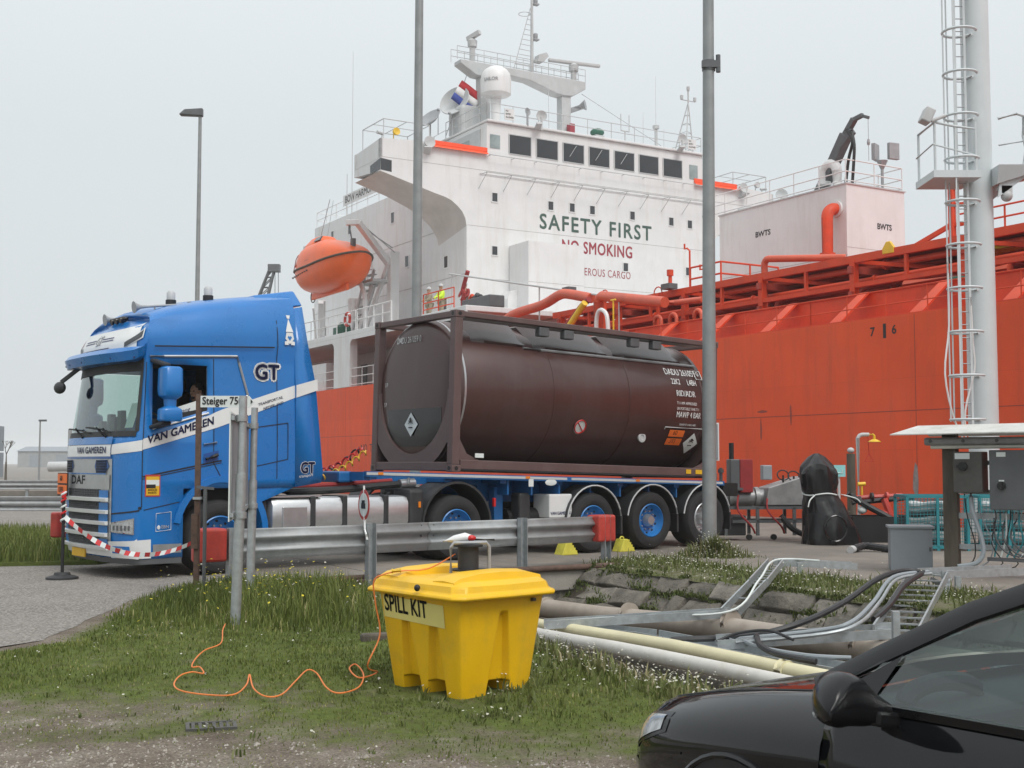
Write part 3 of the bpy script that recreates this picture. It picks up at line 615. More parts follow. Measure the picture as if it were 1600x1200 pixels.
# tricolour flag flying on its halyard
fl = thing('flag', 'red white and blue tricolour flag flying beside the white radome on the ship', 'flag', S0, SHIP_ROT)
for k, (c, m) in enumerate((((.55, .04, .05), 'flag_red'), ((.8, .8, .8), 'flag_white'), ((.05, .08, .32), 'flag_blue'))):
    mat(m, c, .8, var=.05); b = MB()
    def ff(u, v, k=k):
        q = Vector((-4.3, 6.95, 23.1)) + Vector((.25, .95, -.62)) * u * 1.25 + Vector((-.1, -.32, -.60)) * (k + v) * .62
        return q + Vector((.07, -.05, 0)) * math.sin(u * 6 + k * .6 + v * .6)
    b.grid(ff, np.linspace(0, 1, 10), np.linspace(0, 1, 3)); o = b.build('stripe', m, fl, smooth=60, fix=False)
    sm = o.modifiers.new('s', 'SOLIDIFY'); sm.thickness = .01
# radar mast
mast = bpy.data.objects.new('radar_mast', None); COL.objects.link(mast); mast.parent = ship
for p in (8.15, 13.6): MB().prism([(-4.3, p - .32, 19.7), (-3.7, p - .32, 19.7), (-3.7, p + .32, 19.7), (-4.3, p + .32, 19.7)], (0, 0, 4.0)).build('mast_column', 'light_grey', mast, bevel=.05)
b = MB(); prof = [(6.5, 23.95), (6.5, 23.72), (7.5, 23.2), (8.5, 23.15), (8.9, 23.55), (11.0, 23.45), (12.9, 22.95), (13.4, 22.9), (14.0, 22.95), (14.9, 23.5), (14.9, 23.95)]
b.prism([(-4.4, p, h + .12) for p, h in prof], (.8, 0, 0)); b.build('mast_beam', 'light_grey', mast, bevel=.04)
railing(mast, [(-3.65, 6.3, 24.05), (-3.65, 14.9, 24.05)], h=.75, step=.9, r=.02, m='light_grey'); railing(mast, [(-4.4, 6.3, 24.05), (-4.4, 14.9, 24.05)], h=.75, step=.9, r=.02, m='light_grey')
b = MB(); b.cyl((-4, 11.4, 24), (-4, 11.4, 28.9), .11, .07, n=10); b.build('topmast', 'light_grey', mast, smooth=40)
b = MB(); b.cyl((-4, 10.15, 24.1), (-4, 11.3, 28.0), .025, n=6)
for k in range(13):
    t = k / 12; b.cyl((-4, 10.15 + 1.15 * t * .95, 24.2 + 3.7 * t), (-4, 11.4, 24.2 + 3.7 * t), .02, n=5)
b.build('mast_ladder', 'light_grey', mast, smooth=40)
b = MB(); b.tube(arc((-4, 10.9, 27.55), .35, 0, 2 * math.pi, 14), .02, n=5); b.build('mast_hoop', 'light_grey', mast, smooth=40)
b = MB(); b.prism([(-4, 11.5, 24.75), (-4, 11.6, 25.15), (-4, 12.1, 25.35), (-4, 12.25, 25.15), (-4, 11.9, 24.75)], (.5, 0, 0)); b.build('lamp_platform', 'light_grey', mast)
for h in (28.2, 26.1):
    b = MB(); b.box(-4.1, -3.8, 11.45, 11.8, h, h + .08); b.lathe([(.1, 0), (.13, .1), (.13, .3), (.05, .36)], (-3.95, 11.62, h + .08), n=10); b.build('mast_lamp', 'grey_metal', mast, smooth=40)
b = MB(); b.cyl((-4, 7.45, 24.05), (-4, 7.45, 25.0), .16, n=12); b.lathe([(.05, -.3), (.26, -.2), (.28, .15), (.1, .3)], (-4, 7.45, 25.2), n=14); b.beam((-4.3, 7.3, 25.5), (-3.5, 7.65, 25.75), .22, .25); b.build('radar', 'light_grey', mast, smooth=40)
b = MB(); b.cyl((-4, 14.3, 24.05), (-4, 14.3, 24.7), .17, n=12); b.lathe([(.05, -.2), (.28, -.15), (.3, .2), (.12, .35)], (-4, 14.3, 24.85), n=14); b.build('radar_pedestal', 'light_grey', mast, smooth=40)
b = MB(); b.beam((-4.35, 12.75, 25.25), (-3.65, 15.95, 25.2), .26, .2); b.build('radar_scanner', 'light_grey', mast, bevel=.05)
b = MB(); b.lathe([(.03, -.3), (.08, .2), (.3, .55), (.33, .57)], (-3.6, 14.2, 22.45), (.8, .75, .15), n=14); b.beam((-4, 13.8, 22.2), (-3.4, 14.6, 22.5), .2, .25); b.build('ship_horn', 'grey_metal', mast, smooth=40)
b = MB(); b.box(-3.6, -3.2, 13.55, 13.85, 20.6, 21.3); b.build('bell', 'red_letter', mast)
b = MB(); b.box(-2.6, -2.0, 14.5, 15.1, 19.8, 20.5); b.build('locker', 'light_grey', house); b = MB(); b.sphere((-2.3, 14.8, 20.7), .42, n=12, sc=(1, 1, .6)); b.build('compass_cover', 'green_paint', house, smooth=50)
b = MB(); b.cyl((-3.9, 14.8, 23.4), (-.3, 17.9, 19.9), .018, n=5); b.cyl((-3, 11.9, 23.3), (-2, 11.3, 20), .015, n=5); b.build('stay_wire', 'grey_metal', mast)
def whip(s, p, h0, h1, r=.02): return MB().cyl((s, p, h0), (s, p, h1), r, r * .4, n=5).build('whip_antenna', 'light_grey', house, smooth=40)
whip(-3, 19.6, 19.7, 25.0); whip(-1.2, 17.3, 19.7, 22); whip(-15, 4.9, 17.2, 27.5, .03); whip(-3, 20.2, 19.7, 21.8); whip(-16.5, 5.2, 17.2, 20, .05)
b = MB(); b.cyl((-3, 19.6, 19.7), (-3, 19.6, 21.7), .09, n=8); b.lathe([(.05, 0), (.2, .05), (.2, .25), (.05, .32)], (-3, 19.6, 21.7), n=12)
for p in (17.0, 17.6): b.cyl((-3, p, 21.3), (-3, p, 22.3), .03, n=6)
b.cyl((-3, 17.0, 21.3), (-3, 17.6, 21.3), .04, n=6); b.cyl((-3, 17.3, 19.7), (-3, 17.3, 21.3), .05, n=6); b.build('aerial', 'light_grey', house, smooth=40)
b = MB(); pk = Vector((-1.5, 20.9, 23.2))
for a, c in (((-2.2, 20.2, 19.7), 0), ((-.9, 20.2, 19.7), 0), ((-1.5, 21.3, 19.7), 0)):
    b.cyl(a, pk, .045, .03, n=6)
for k in range(6):
    t = k / 6.5; q = [Vector(a).lerp(pk, t) for a in ((-2.2, 20.2, 19.7), (-.9, 20.2, 19.7), (-1.5, 21.3, 19.7))]
    for i in range(3): b.cyl(q[i], q[(i + 1) % 3], .02, n=5)
b.cyl(pk, pk + Vector((0, 0, .9)), .05, n=6); b.cyl(pk + Vector((0, -.5, .1)), pk + Vector((0, .5, .1)), .03, n=6)
for d in (-.5, 0, .5): b.lathe([(.08, 0), (.1, .1), (.1, .25), (.04, .3)], pk + Vector((0, d, .1 if d else .7)), n=8)
b.build('signal_mast', 'light_grey', house, smooth=40)
# casing box on deck in front of the house, door porch
b = MB(); b.box(.05, 2.0, 7.5, 10.95, 8.45, 13.05); bx_ = b.build('vent_casing', 'white_paint', house)
b = MB(); b.box(2.0, 2.008, 7.5, 10.95, 10.9, 10.92); b.build('weld_seam', 'seam', house)
b = MB(); b.box(.02, .06, 5.9, 6.5, 8.5, 10.3); b.build('door', 'light_grey', house, bevel=.1)
b = MB(); b.prism([(0, 6.9, 8.45), (0, 6.9, 10.1), (0, 7.1, 10.5), (0, 7.4, 10.6), (0, 7.5, 10.6), (0, 7.5, 8.45)], (.9, 0, 0)); b.build('door_porch', 'white_paint', house)
# ------------------------------------------------ cargo deck
deck = bpy.data.objects.new('cargo_deck', None); COL.objects.link(deck); deck.parent = ship
b = MB(); b.box(9, 115, .05, 26, 5.3, 5.54); b.build('deck_plate', 'deck_red', deck)
b = MB(); b.box(9, 110, 1.25, 1.35, 5.55, 6.42); b.box(9, 110, 1.2, 1.5, 6.42, 6.46); b.build('side_coaming', 'deck_red', deck)
b = MB(); b.hexa([(-.22, .05, 5.5), (.22, .05, 5.5), (.22, .12, 5.5), (-.22, .12, 5.5), (-.05, 1.15, 6.46), (.3, 1.15, 6.46), (.3, 1.25, 6.46), (-.05, 1.25, 6.46)]); kn = b.build('knee_bracket', 'deck_red', deck)
b = MB(); b.prism([(.5, 1.2, 5.55), (.95, 1.2, 5.55), (.6, 1.2, 6.42), (.55, 1.2, 6.42)], (0, -.03, 0)); b.build('web', 'deck_red', deck)
kn.location = (28.0, 0, 0)
for k in range(-5, 16):
    if k: inst(kn, loc=(28.0 + 2.93 * k, 0, 0))
for s0 in range(10, 110, 20): railing(deck, [(s0, .08, 5.52), (s0 + 20, .08, 5.52)], h=.72, bars=(1., .45), step=1.46, r=.018, m='deck_red')
# pipe rack: posts, cross beams, longitudinal rails, pipes
for k in range(-2, 12):
    s = 20.5 + 4.2 * k
    for p in (3.0, 8.2): MB().beam((s, p, 5.5), (s, p, 7.85), .2, .2).build('rack_post', 'deck_red', deck)
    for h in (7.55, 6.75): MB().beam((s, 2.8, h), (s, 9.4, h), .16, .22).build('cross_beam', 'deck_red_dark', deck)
for p, h, w_ in ((3.0, 7.88, .24), (8.2, 7.88, .22), (3.0, 7.05, .14), (5.6, 6.75, .12)):
    b = MB(); b.beam((11.5, p, h), (66, p, h), .16, w_); b.build('rack_rail', 'deck_red', deck)
_pp = [(3.5, 7.25, .09), (4.0, 7.75, .11), (4.4, 7.25, .13), (4.9, 7.75, .08), (5.3, 7.25, .10), (5.9, 7.78, .12), (6.4, 7.25, .14), (7.0, 7.75, .09), (7.5, 7.25, .11), (3.6, 6.45, .12), (4.2, 6.45, .09), (4.8, 6.45, .14), (5.4, 6.4, .1), (6.1, 6.45, .12), (6.8, 6.4, .1), (7.4, 6.45, .13), (8.7, 7.3, .16), (9.2, 6.7, .2), (10.2, 6.9, .22), (11.0, 7.2, .15), (2.4, 6.1, .10), (2.0, 5.9, .08)]
MB().box(10, 70, 7.6, 7.7, 5.5, 7.45).build('dark_gap_backing', 'dark_grey', deck); MB().box(12, 66, 3.6, 9.4, 7.93, 7.97).build('rack_walkway', 'deck_red_dark', deck)  # added dark sheet behind the pipes darkens the rack gaps and blocks light
for k in range(9): MB().beam((14 + 5.2 * k, 3.4, 6.62), (14 + 5.2 * k + 3.6, 3.4, 6.62), .07, .07).build('stringer', 'deck_red', deck)
for k in range(12):
    s_ = 20.5 + 4.2 * (k - 2); MB().beam((s_ + .1, 3.0, 7.8), (s_ + 4.1, 6.4, 7.1), .1, .12).build('diagonal_brace', 'deck_red', deck); MB().beam((s_ + 2.1, 3.0, 7.05), (s_ + 2.1, 3.0, 7.85), .1, .1).build('rack_strut', 'deck_red', deck)
mat('deck_red_b', (.64, .11, .055), .4, var=.12, scale=2); mat('deck_red_c', (.42, .06, .035), .55, var=.15, scale=2)
for i, (p, h, r) in enumerate(_pp):
    a0 = random.choice((10, 12, 14.5, 18)) if i > 3 else 11; a1 = random.choice((52, 58, 64)); b = MB(); b.cyl((a0, p, h), (a1, p, h), r, n=10)
    for q in np.arange(a0 + 1.5, a1, 5.6): b.cyl((q - .04, p, h), (q + .04, p, h), r * 1.6, n=10)
    b.build('pipe', ('deck_red', 'deck_red_b', 'deck_red_c')[i % 3], deck, smooth=40)
for i in range(30):       # risers, valves and elbows between the runs
    s = random.uniform(13, 46); p = random.uniform(3.4, 8.); b = MB(); r = random.uniform(.06, .12); h0 = random.uniform(5.6, 6.4)
    b.tube(bez([(s, p, h0), (s, p, h0 + .6), (s + .15, p + .1, h0 + .9), (s + .6, p + .3, h0 + 1.0), (s + 1.2, p + .3, h0 + 1.0)], 12), r, n=8); b.cyl((s, p, h0 + .25), (s, p, h0 + .33), r * 1.8, n=10)
    if i % 3 == 0: b.tube(arc((s + .9, p + .3, h0 + 1.35), .16, 0, 2 * math.pi, 12), .02, n=5); b.cyl((s + .9, p + .3, h0 + 1.), (s + .9, p + .3, h0 + 1.38), .025, n=5)
    b.build('riser_pipe', ('deck_red', 'deck_red_b', 'deck_red_c')[i % 3], deck, smooth=40)
# standing pipes that rise above the rack
def pipe(pts, r, m='deck_red', n=12, parent=deck, flanges=()):
    b = MB(); b.tube(pts, r, n=n)
    for q in flanges: b.cyl(Vector(q) - Vector((0, 0, .05)), Vector(q) + Vector((0, 0, .05)), r * 1.35, n=n)
    return b.build('pipe', m, parent, smooth=40)
pipe([(17.35, 13.4, 5.5)] + [(17.35, 13.4, 12.2)] + arc((17.35, 13.85, 12.2), .45, math.pi, math.pi / 2, 8, 2)[1:] + [(17.35, 14.0, 12.65)], .26, 'deck_red', flanges=((17.35, 13.4, 9.9), (17.35, 13.4, 10.6)))
b = MB(); b.cyl((17.35, 13.9, 12.65), (17.35, 14.05, 12.65), .36, n=16); b.build('pipe_collar', 'white_paint', deck, smooth=40)
pipe([(24.6, 3.2, 5.6), (24.6, 3.2, 8.3)] + arc((24.8, 3.2, 8.3), .2, math.pi, math.pi / 2, 6, 1)[1:] + [(27.0, 4.6, 8.35)], .12, 'deck_red_b', flanges=((24.6, 3.2, 6.2),))
for s in (20.1, 21.0, 22.4): pipe([(s, 1.9, 5.5), (s, 1.9, 6.7)] + arc((s + .2, 1.9, 6.7), .2, math.pi, 0, 8, 1)[1:] + [(s + .4, 1.9, 5.6)], .07, 'deck_red_b')
for s, p, h in ((8.6, 12.8, 12), (9.3, 13.2, 10.9), (10.6, 13.4, 9.3)):
    b = MB(); b.tube([(s, p, 5.5), (s, p, h), (s - .2, p, h + .15), (s - .4, p, h + .15), (s - .4, p, h + .4)], .05, n=6); b.build('vent_pipe', 'deck_red', deck, smooth=40)
# manifold: fat hoses and pipes amidships by the break of the poop
pipe(bez([(9.6, 1.2, 7.3), (11, 1.2, 7.85), (13.4, 1.2, 8.02), (14.7, 1.2, 8.28), (15.4, 1.2, 8.25), (17.0, 1.2, 7.9)], 24), .2, 'deck_red_b', n=14)
pipe([(17.35, 1.3, 5.5), (17.35, 1.3, 7.7), (17.42, 1.3, 7.85), (17.6, 1.3, 7.92), (21.5, 1.3, 7.25)], .2, 'deck_red_b', n=14)
pipe(bez([(15.2, .9, 6.7), (16.0, .9, 7.1), (16.8, .9, 7.6), (17.3, .9, 7.8)], 16), .12, 'dark_red_cloth'); pipe(bez([(16.0, .7, 6.7), (16.6, .7, 7.15), (17.3, .7, 7.65)], 16), .13, 'yellow_paint')
pipe(bez([(18.2, .6, 6.2), (18.25, .6, 7.0), (18.5, .6, 7.25), (18.9, .6, 7.0), (19.0, .6, 6.2)], 16), .08, 'white_paint', n=8)
pipe([(18.0, 2.2, 7.7), (21.0, 2.2, 7.35), (22.5, 2.2, 7.3)], .11, 'deck_red_b')
for s, p, h in ((19.4, 2.6, 7.9), (15.9, 2.6, 8.2)):
    b = MB(); b.cyl((s, p, 6), (s, p, h), .08, n=8); b.tube(arc((s, p, h), .25, 0, 2 * math.pi, 14, 1), .025, n=5); b.build('valve', 'deck_red', deck, smooth=40)
b = MB(); b.cyl((5.2, 1.2, 10.4), (19.6, 1.2, 7.55), .04, n=7)
for s in (5.45, 13.2, 18.84): b.cyl((s, 1.2, 8.45 if s < 9 else 6), (s, 1.2, 10.4 - .198 * (s - 5.2)), .035, n=6)
b.build('awning_rail', 'light_grey', deck, smooth=40)
b = MB(); b.cyl((18.9, .9, 6.0), (18.9, .9, 7.6), .035, n=6); b.cyl((18.75, .9, 7.6), (19.05, .9, 7.6), .035, n=6); b.build('hose_post', 'yellow_paint', deck)
b = MB(); b.cyl((15.77, 6, 7.5), (15.77, 6, 9.35), .08, n=8); b.cyl((15.45, 6, 7.6), (15.7, 6, 8.7), .05, n=6); b.cyl((16.1, 6, 7.6), (15.85, 6, 8.7), .05, n=6); b.cyl((15.77, 6, 9.3), (15.77, 6, 9.55), .14, n=10); b.build('vent_post', 'deck_red', deck, smooth=40)
railing(deck, [(17.1, 6, 7.9), (19.0, 6, 7.9), (19.0, 9, 7.9)], h=1.55, bars=(1, .7, .4), step=1.5, r=.04, m='deck_red')
for s in (12.9, 19.7): 
    b = MB(); b.box(s, s + .5, 2.5, 2.9, 8.5 if s < 15 else 8.0, 8.9 if s < 15 else 8.2); b.build('junction_box', 'dark_grey', deck)
for s, p in ((33.9, 1.8), (36.3, 2.2)):        # green valve actuators behind the rail
    b = MB(); b.cyl((s, p, 5.5), (s, p, 6.3), .14, n=10); b.box(s - .28, s + .2, p - .2, p + .2, 6.2, 6.6); b.cyl((s + .2, p, 6.42), (s + .45, p, 6.42), .1, n=8); b.build('valve_actuator', 'green_paint', deck, bevel=.03)
for s in (24, 29.5): 
    b = MB(); b.box(s, s + 3.2, 5.0, 6.0, 6.0, 6.35); b.build('drip_tray', 'dark_grey', deck, bevel=.1)
b = MB(); b.prism([(30.15, 2.9, 7.85), (30.6, 2.9, 7.85), (30.6, 2.9, 8.02), (30.45, 2.9, 8.22), (30.3, 2.9, 8.22), (30.15, 2.9, 8.02)], (0, .1, 0)); b.build('hook_plate', 'yellow_paint', deck, bevel=.02)
pipe([(33.4, 3.9, 7.6), (35.2, 4.4, 7.55)], .16, 'yellow_paint')
pipe([(30.6, 4.6, 7.9), (32.0, 4.4, 7.5), (34, 4.4, 7.5)], .2, 'deck_red_c'); pipe([(30.6, 3.4, 6.9), (34.3, 3.4, 6.9)], .15, 'deck_red_b')
# forward rack end: ladder post and railings
b = MB(); b.beam((31.45, 4.5, 7.9), (31.45, 4.5, 9.95), .16, .16)
for h in (8.7, 9.3, 9.85): b.beam((31.45, 4.5, h), (32.4, 4.9, h), .1, .1)
b.beam((29.8, 4.0, 7.95), (31.4, 4.5, 8.7), .13, .13); b.build('gantry_post', 'deck_red', deck)
railing(deck, [(31.6, 4.6, 8.0), (48, 4.6, 8.0)], h=1.0, bars=(1, .66, .33), step=1.6, r=.03, m='deck_red')
b = MB(); b.beam((31, 4.6, 7.95), (60, 4.6, 7.95), .5, .12); b.build('catwalk', 'deck_red', deck)
# ballast treatment house with its railings, crane and lamps
bw = bpy.data.objects.new('deck_house', None); COL.objects.link(bw); bw.parent = ship
b = MB(); b.box(9.45, 17.92, 14.0, 17.6, 5.5, 13.68); b.build('wall', 'white_paint', bw)
b = MB(); b.box(9.4, 17.97, 13.95, 17.65, 13.68, 13.74); b.build('roof', 'light_grey', bw)
text('BWTS', .36, 'black', bw, o=(12.05, 14.0, 12.15), r=(1, 0, 0), bold=0.0150, xs=1.1); text('BWTS', .36, 'black', bw, o=(17.92, 15.85, 11.8), r=(0, 1, 0), bold=0.0150, xs=.95)
b = MB(); b.box(9.5, 17.93, 13.995, 14.01, 10.55, 10.57); b.box(17.9, 17.925, 14, 17.6, 10.9, 10.92); b.build('weld_seam', 'seam', bw)
railing(bw, [(8.2, 14.05, 13.74), (17.85, 14.05, 13.74), (17.85, 17.55, 13.74), (9.5, 17.55, 13.74)], h=1.05, bars=(1, .5, .12), step=1.5, r=.026)
b = MB(); b.tube([(16.6, 14.8, 13.7), (16.6, 14.8, 14.6)] + arc((16.2, 14.8, 14.6), .4, 0, math.pi, 10, 1)[1:] + [(15.8, 14.8, 14.2)], .23, n=14); b.cyl((15.8, 14.8, 14.25), (15.8, 14.8, 14.1), .3, n=14); b.build('gooseneck_vent', 'white_paint', bw, smooth=40)
b = MB(); b.cyl((17.4, 16.8, 13.7), (17.4, 16.8, 14.8), .07, n=8); b.lathe([(.07, 0), (.26, .4)], (17.4, 16.8, 14.75), n=10)
for a in (0, .55):
    b.obox((17.2 + a, 16.6 + a, 15.55), (.18, .55, .75), rz=.4 - a)
b.build('floodlight_mast', 'grey_metal', bw, bevel=.02)
b = MB(); b.beam((15.2, 14.9, 13.5), (17.1, 14.9, 16.15), .42, .5); b.build('crane_boom', 'dark_grey', bw, bevel=.05)
b = MB(); b.beam((17.0, 14.9, 16.1), (17.6, 14.9, 16.75), .24, .28); b.beam((17.55, 14.9, 16.72), (18.1, 14.9, 16.8), .17, .2); b.beam((18.0, 14.9, 16.8), (18.45, 14.9, 16.6), .12, .14); b.beam((16.8, 14.8, 15.6), (17.6, 14.8, 16.2), .26, .28); b.build('crane_jib', 'dark_grey', bw, bevel=.03)
b = MB(); b.tube(bez([(17.3, 14.7, 16.3), (17.75, 14.6, 15.7), (17.5, 14.6, 14.9), (17.3, 14.6, 13.8)], 14), .07, n=7); b.tube(bez([(17.6, 14.7, 16.2), (17.85, 14.6, 15.5), (17.8, 14.6, 14.7), (17.7, 14.6, 13.8)], 14), .07, n=7); b.build('crane_hose', 'black', bw, smooth=40)
b = MB(); b.cyl((18.4, 14.9, 16.6), (18.4, 14.9, 14.7), .012, n=5); b.lathe([(.05, 0), (.07, .1), (.05, .25)], (18.4, 14.9, 15.4), n=8); b.build('crane_cable', 'grey_metal', bw)
dish(bw, 12.6, 15.2, 14.3, .3, (.8, -.5, .1)); b = MB(); b.cyl((10.4, 15, 13.7), (10.4, 15, 14.0), .5, n=14); b.build('hatch', 'white_paint', bw, smooth=40)
# ------------------------------------------------ lifeboat, davit
dv = thing('lifeboat_davit', 'white steel lifeboat davit frame with stairs on the ship afterdeck', 'davit', S0 + SD * -3.8, SHIP_ROT)
b = MB(); b.beam((-2.3, 3.6, 8.45), (-2.3, 3.6, 13.3), .55, .5); b.build('frame_column', 'white_side', dv, bevel=.04)
b = MB(); b.prism([(-3.2, 3.5, 13.4), (-2.1, 3.5, 12.7), (-2.5, 3.5, 11.3), (-3.0, 3.5, 12.6)], (0, .3, 0)); b.beam((-2.4, 3.4, 12.6), (-2.0, 1.3, 14.7), .42, .3); b.beam((-2.0, 1.4, 14.7), (-2.2, .7, 14.65), .35, .3); b.build('davit_arm', 'white_side', dv, bevel=.03)
b = MB(); b.beam((-7.6, 3.8, 8.45), (-7.6, 3.6, 11.3), .75, .5); b.prism([(-8.1, 3.5, 11.2), (-6.9, 3.5, 11.2), (-7.3, 3.5, 9.8)], (0, .3, 0)); b.beam((-12.5, 3.4, 8.45), (-9.5, 2.2, 11.2), .3, .3); b.beam((-11.9, 3.4, 8.45), (-8.9, 2.2, 11.2), .12, .12); b.beam((-13, 3.4, 8.45), (-10.2, 2.0, 10.9), .12, .12); b.build('davit_leg', 'white_side', dv, bevel=.02)
b = MB(); b.tube(bez([(-4.1, 2.2, 12.0), (-3.4, 2.2, 11.4), (-2.9, 2.2, 10.4), (-2.9, 2.2, 8.5)], 14), .14, n=10); b.beam((-4.3, 2.6, 8.45), (-2.3, 3.3, 12.6), .2, .2); b.beam((-5.0, 2.6, 8.45), (-3.6, 3.0, 11.6), .2, .25); b.build('davit_strut', 'white_side', dv, smooth=40)
b = MB(); b.cyl((-2.0, 1.2, 14.85), (-1.9, 3.5, 13.2), .03, n=6); b.cyl((-2.1, .9, 14.85), (-2.2, 3.5, 13.5), .03, n=6); b.build('davit_wire', 'grey_metal', dv)
b = MB()
for k in range(9): b.beam((-6.6 + .25 * k, 3.0, 8.8 + .42 * k), (-5.5 + .25 * k, 3.0, 8.8 + .42 * k), .3, .05)
b.beam((-6.7, 2.9, 8.5), (-4.5, 2.9, 12.4), .06, .22); b.beam((-5.5, 2.9, 8.5), (-3.3, 2.9, 12.4), .06, .22); b.build('stairs', 'light_grey', dv)
b = MB(); b.box(-4.6, -2.4, 2.4, 3.6, 11.6, 11.75); b.build('platform', 'light_grey', dv); railing(dv, [(-4.5, 2.4, 11.75), (-2.5, 2.4, 11.75)], h=1., step=.6, r=.02, m='light_grey')
b = MB(); b.lathe([(.25, 0), (.32, .1), (.32, .5), (.25, .6)], (-5.2, 1.6, 9.2), (0, 1, 0), n=14); b.box(-5.6, -4.9, 1.4, 2.2, 8.45, 9.2); b.build('winch', 'green_paint', dv, smooth=40)
lb = thing('lifebuoy', 'red and white lifebuoy hung on the ship rail below the lifeboat', 'lifebuoy', S0, SHIP_ROT)
b = MB(); b.tube(arc((-4.1, .02, 9.1), .33, 0, 2 * math.pi, 18, 1), .08, n=8); b.build('ring', 'red_paint', lb, smooth=40)
b = MB()
for a in (.8, 2.4, 3.9, 5.5): q = Vector((-4.1 + .33 * math.cos(a), .02, 9.1 + .33 * math.sin(a))); b.sphere(q, .095, n=8)
b.build('band', 'white_paint', lb, smooth=50)
boat = thing('lifeboat', 'enclosed orange lifeboat slung from the ship davit', 'lifeboat', S0 + SD * -8.3 + PD * .9 + Vector((0, 0, 12.5)), SHIP_ROT); boat.scale = (.84, .84, .80)
BL = 4.95
def boat_y(x):       # half breadth along the length
    t = x / BL; return 1.75 * max(.02, (1 - abs(t) ** (2.6 if t > 0 else 3.2))) ** .6
def sheer(x): return .18 * (x / BL) ** 2 + .05 * x / BL + (.14 if x > 0 else 0) * (x / BL)
xs_ = np.concatenate([np.linspace(-BL, -BL + .8, 5), np.linspace(-3.7, 3.7, 13), np.linspace(BL - .8, BL, 5)])
b = MB(); rs = []
for x in xs_:
    w = boat_y(x); dk = 1.72 * max(.05, 1 - abs(x / BL) ** 3.5) ** .55; r = []
    for k in range(13):
        a = math.pi * k / 12; c_ = math.cos(a); s_ = math.sin(a)
        r.append(Vector((x * (1 - .06 * s_ * (1 if x > 0 else 1.5)), -w * abs(c_) ** .75 * (1 if c_ > 0 else -1), sheer(x) - dk * s_ ** .8)))
    rs.append(r)
b.rings(rs, closed=True); b.build('hull', 'orange_boat', boat, smooth=50)
b = MB(); rs = []
for x in xs_:
    t = x / BL; w = boat_y(x) * .97; ch = (1.85 if x < .6 else 1.85 - .30 * (x - .6)) * max(.02, 1 - abs(t) ** 6) ** .7; r = []
    for k in range(13):
        a = math.pi * k / 12; c_ = math.cos(a); s_ = math.sin(a); r.append(Vector((x * (1 - .10 * s_), -w * abs(c_) ** .6 * (1 if c_ > 0 else -1), sheer(x) + ch * s_ ** .7)))
    rs.append(r)
b.rings(rs, closed=True); b.build('canopy', 'orange_boat', boat, smooth=50)
b = MB(); P1 = [Vector((x, -boat_y(x) - .04, sheer(x))) for x in xs_]; P2 = [Vector((x, boat_y(x) + .04, sheer(x))) for x in reversed(xs_)]; b.tube(P1 + P2 + [P1[0]], .075, n=6); b.build('fender', 'wood_dark', boat, smooth=40)
b = MB(); rs = []
for z, k in ((1.35, 1.25), (1.9, 1.05), (2.3, .72), (2.38, .62)): rs.append([Vector((-1.6 + x * k * .95 - (.15 if x > 0 else 0), y * k, z)) for x, y in ((-1.3, -.8), (.2, -.85), (1.2, -.7), (1.35, 0), (1.2, .7), (.2, .85), (-1.3, .8), (-1.45, 0))])
b.rings(rs); con = b.build('conning_tower', 'orange_boat', boat, bevel=.06)
b = MB(); b.hexa([(-1.2, -.93, 1.92), (-.2, -.91, 1.92), (-.2, -.8, 1.92), (-1.2, -.8, 1.92), (-1.15, -.72, 2.22), (-.3, -.70, 2.22), (-.3, -.6, 2.22), (-1.15, -.6, 2.22)]); b.build('window', 'window_dark', con)
b = MB(); b.tube([(-3.9, -1.28, .2), (-3.55, -1.25, 1.0), (-3.25, -1.2, 1.25), (-2.95, -1.3, 1.1), (-3.05, -1.5, .3)], .03, n=6); b.build('hatch_frame', 'deck_red_c', boat, smooth=40)
b = MB(); b.tube([(-5.0, -.5, .25), (-5.05, -.5, 1.0), (-4.4, -.6, 1.1)], .025, n=6); b.tube([(-5.0, .5, .25), (-5.05, .5, 1.0), (-4.4, .6, 1.1)], .025, n=6); b.cyl((-5.05, -.5, 1.0), (-5.05, .5, 1.0), .025, n=6); b.build('guard_rail', 'galvanised', boat, smooth=40)
b = MB(); b.tube(arc((-3.5, 0, -1.65), .42, R(90), R(360), 14, 1), .04, n=6); b.build('propeller_guard', 'dark_grey', boat, smooth=40)
b = MB(); b.box(-3.6, 2.6, -.1, .1, -1.9, -1.4); b.build('keel', 'orange_boat', boat, bevel=.06)
b = MB(); b.box(-.1, .1, -.05, .05, -.1, .1); wk = b.build('grab_point', 'dark_grey', boat); wk.location = (-3.2, -1.60, -.45); wk.scale = (.5, 1, .5)
for k in range(1, 8): inst(wk, loc=(-3.2 + .42 * k, -1.62 - .02 * k, -.45 + .02 * k))
text('LIFEBOAT', .2, 'black', boat, o=(-.9, -1.69, .38), r=(1, 0, .07), u=(0, .25, .97), xs=.9)
b = MB(); b.obox((-3.9, -.2, 1.95), (.7, .5, .35), rz=.2); b.build('liferaft_seat', 'light_grey', boat, bevel=.05)
b = MB(); b.cyl((3.4, 0, .8), (2.7, 0, 2.6), .05, n=6); b.box(3.2, 3.55, -.12, .12, .5, 1.5); b.build('fall_hook', 'dark_grey', boat)
b = MB(); b.cyl((-3.0, 0, 1.3), (-1.6, .4, 5.2), .025, n=5); b.cyl((-1.2, 0, 1.8), (-1.0, .4, 5.0), .015, n=5); b.build('fall_wire', 'grey_metal', boat)
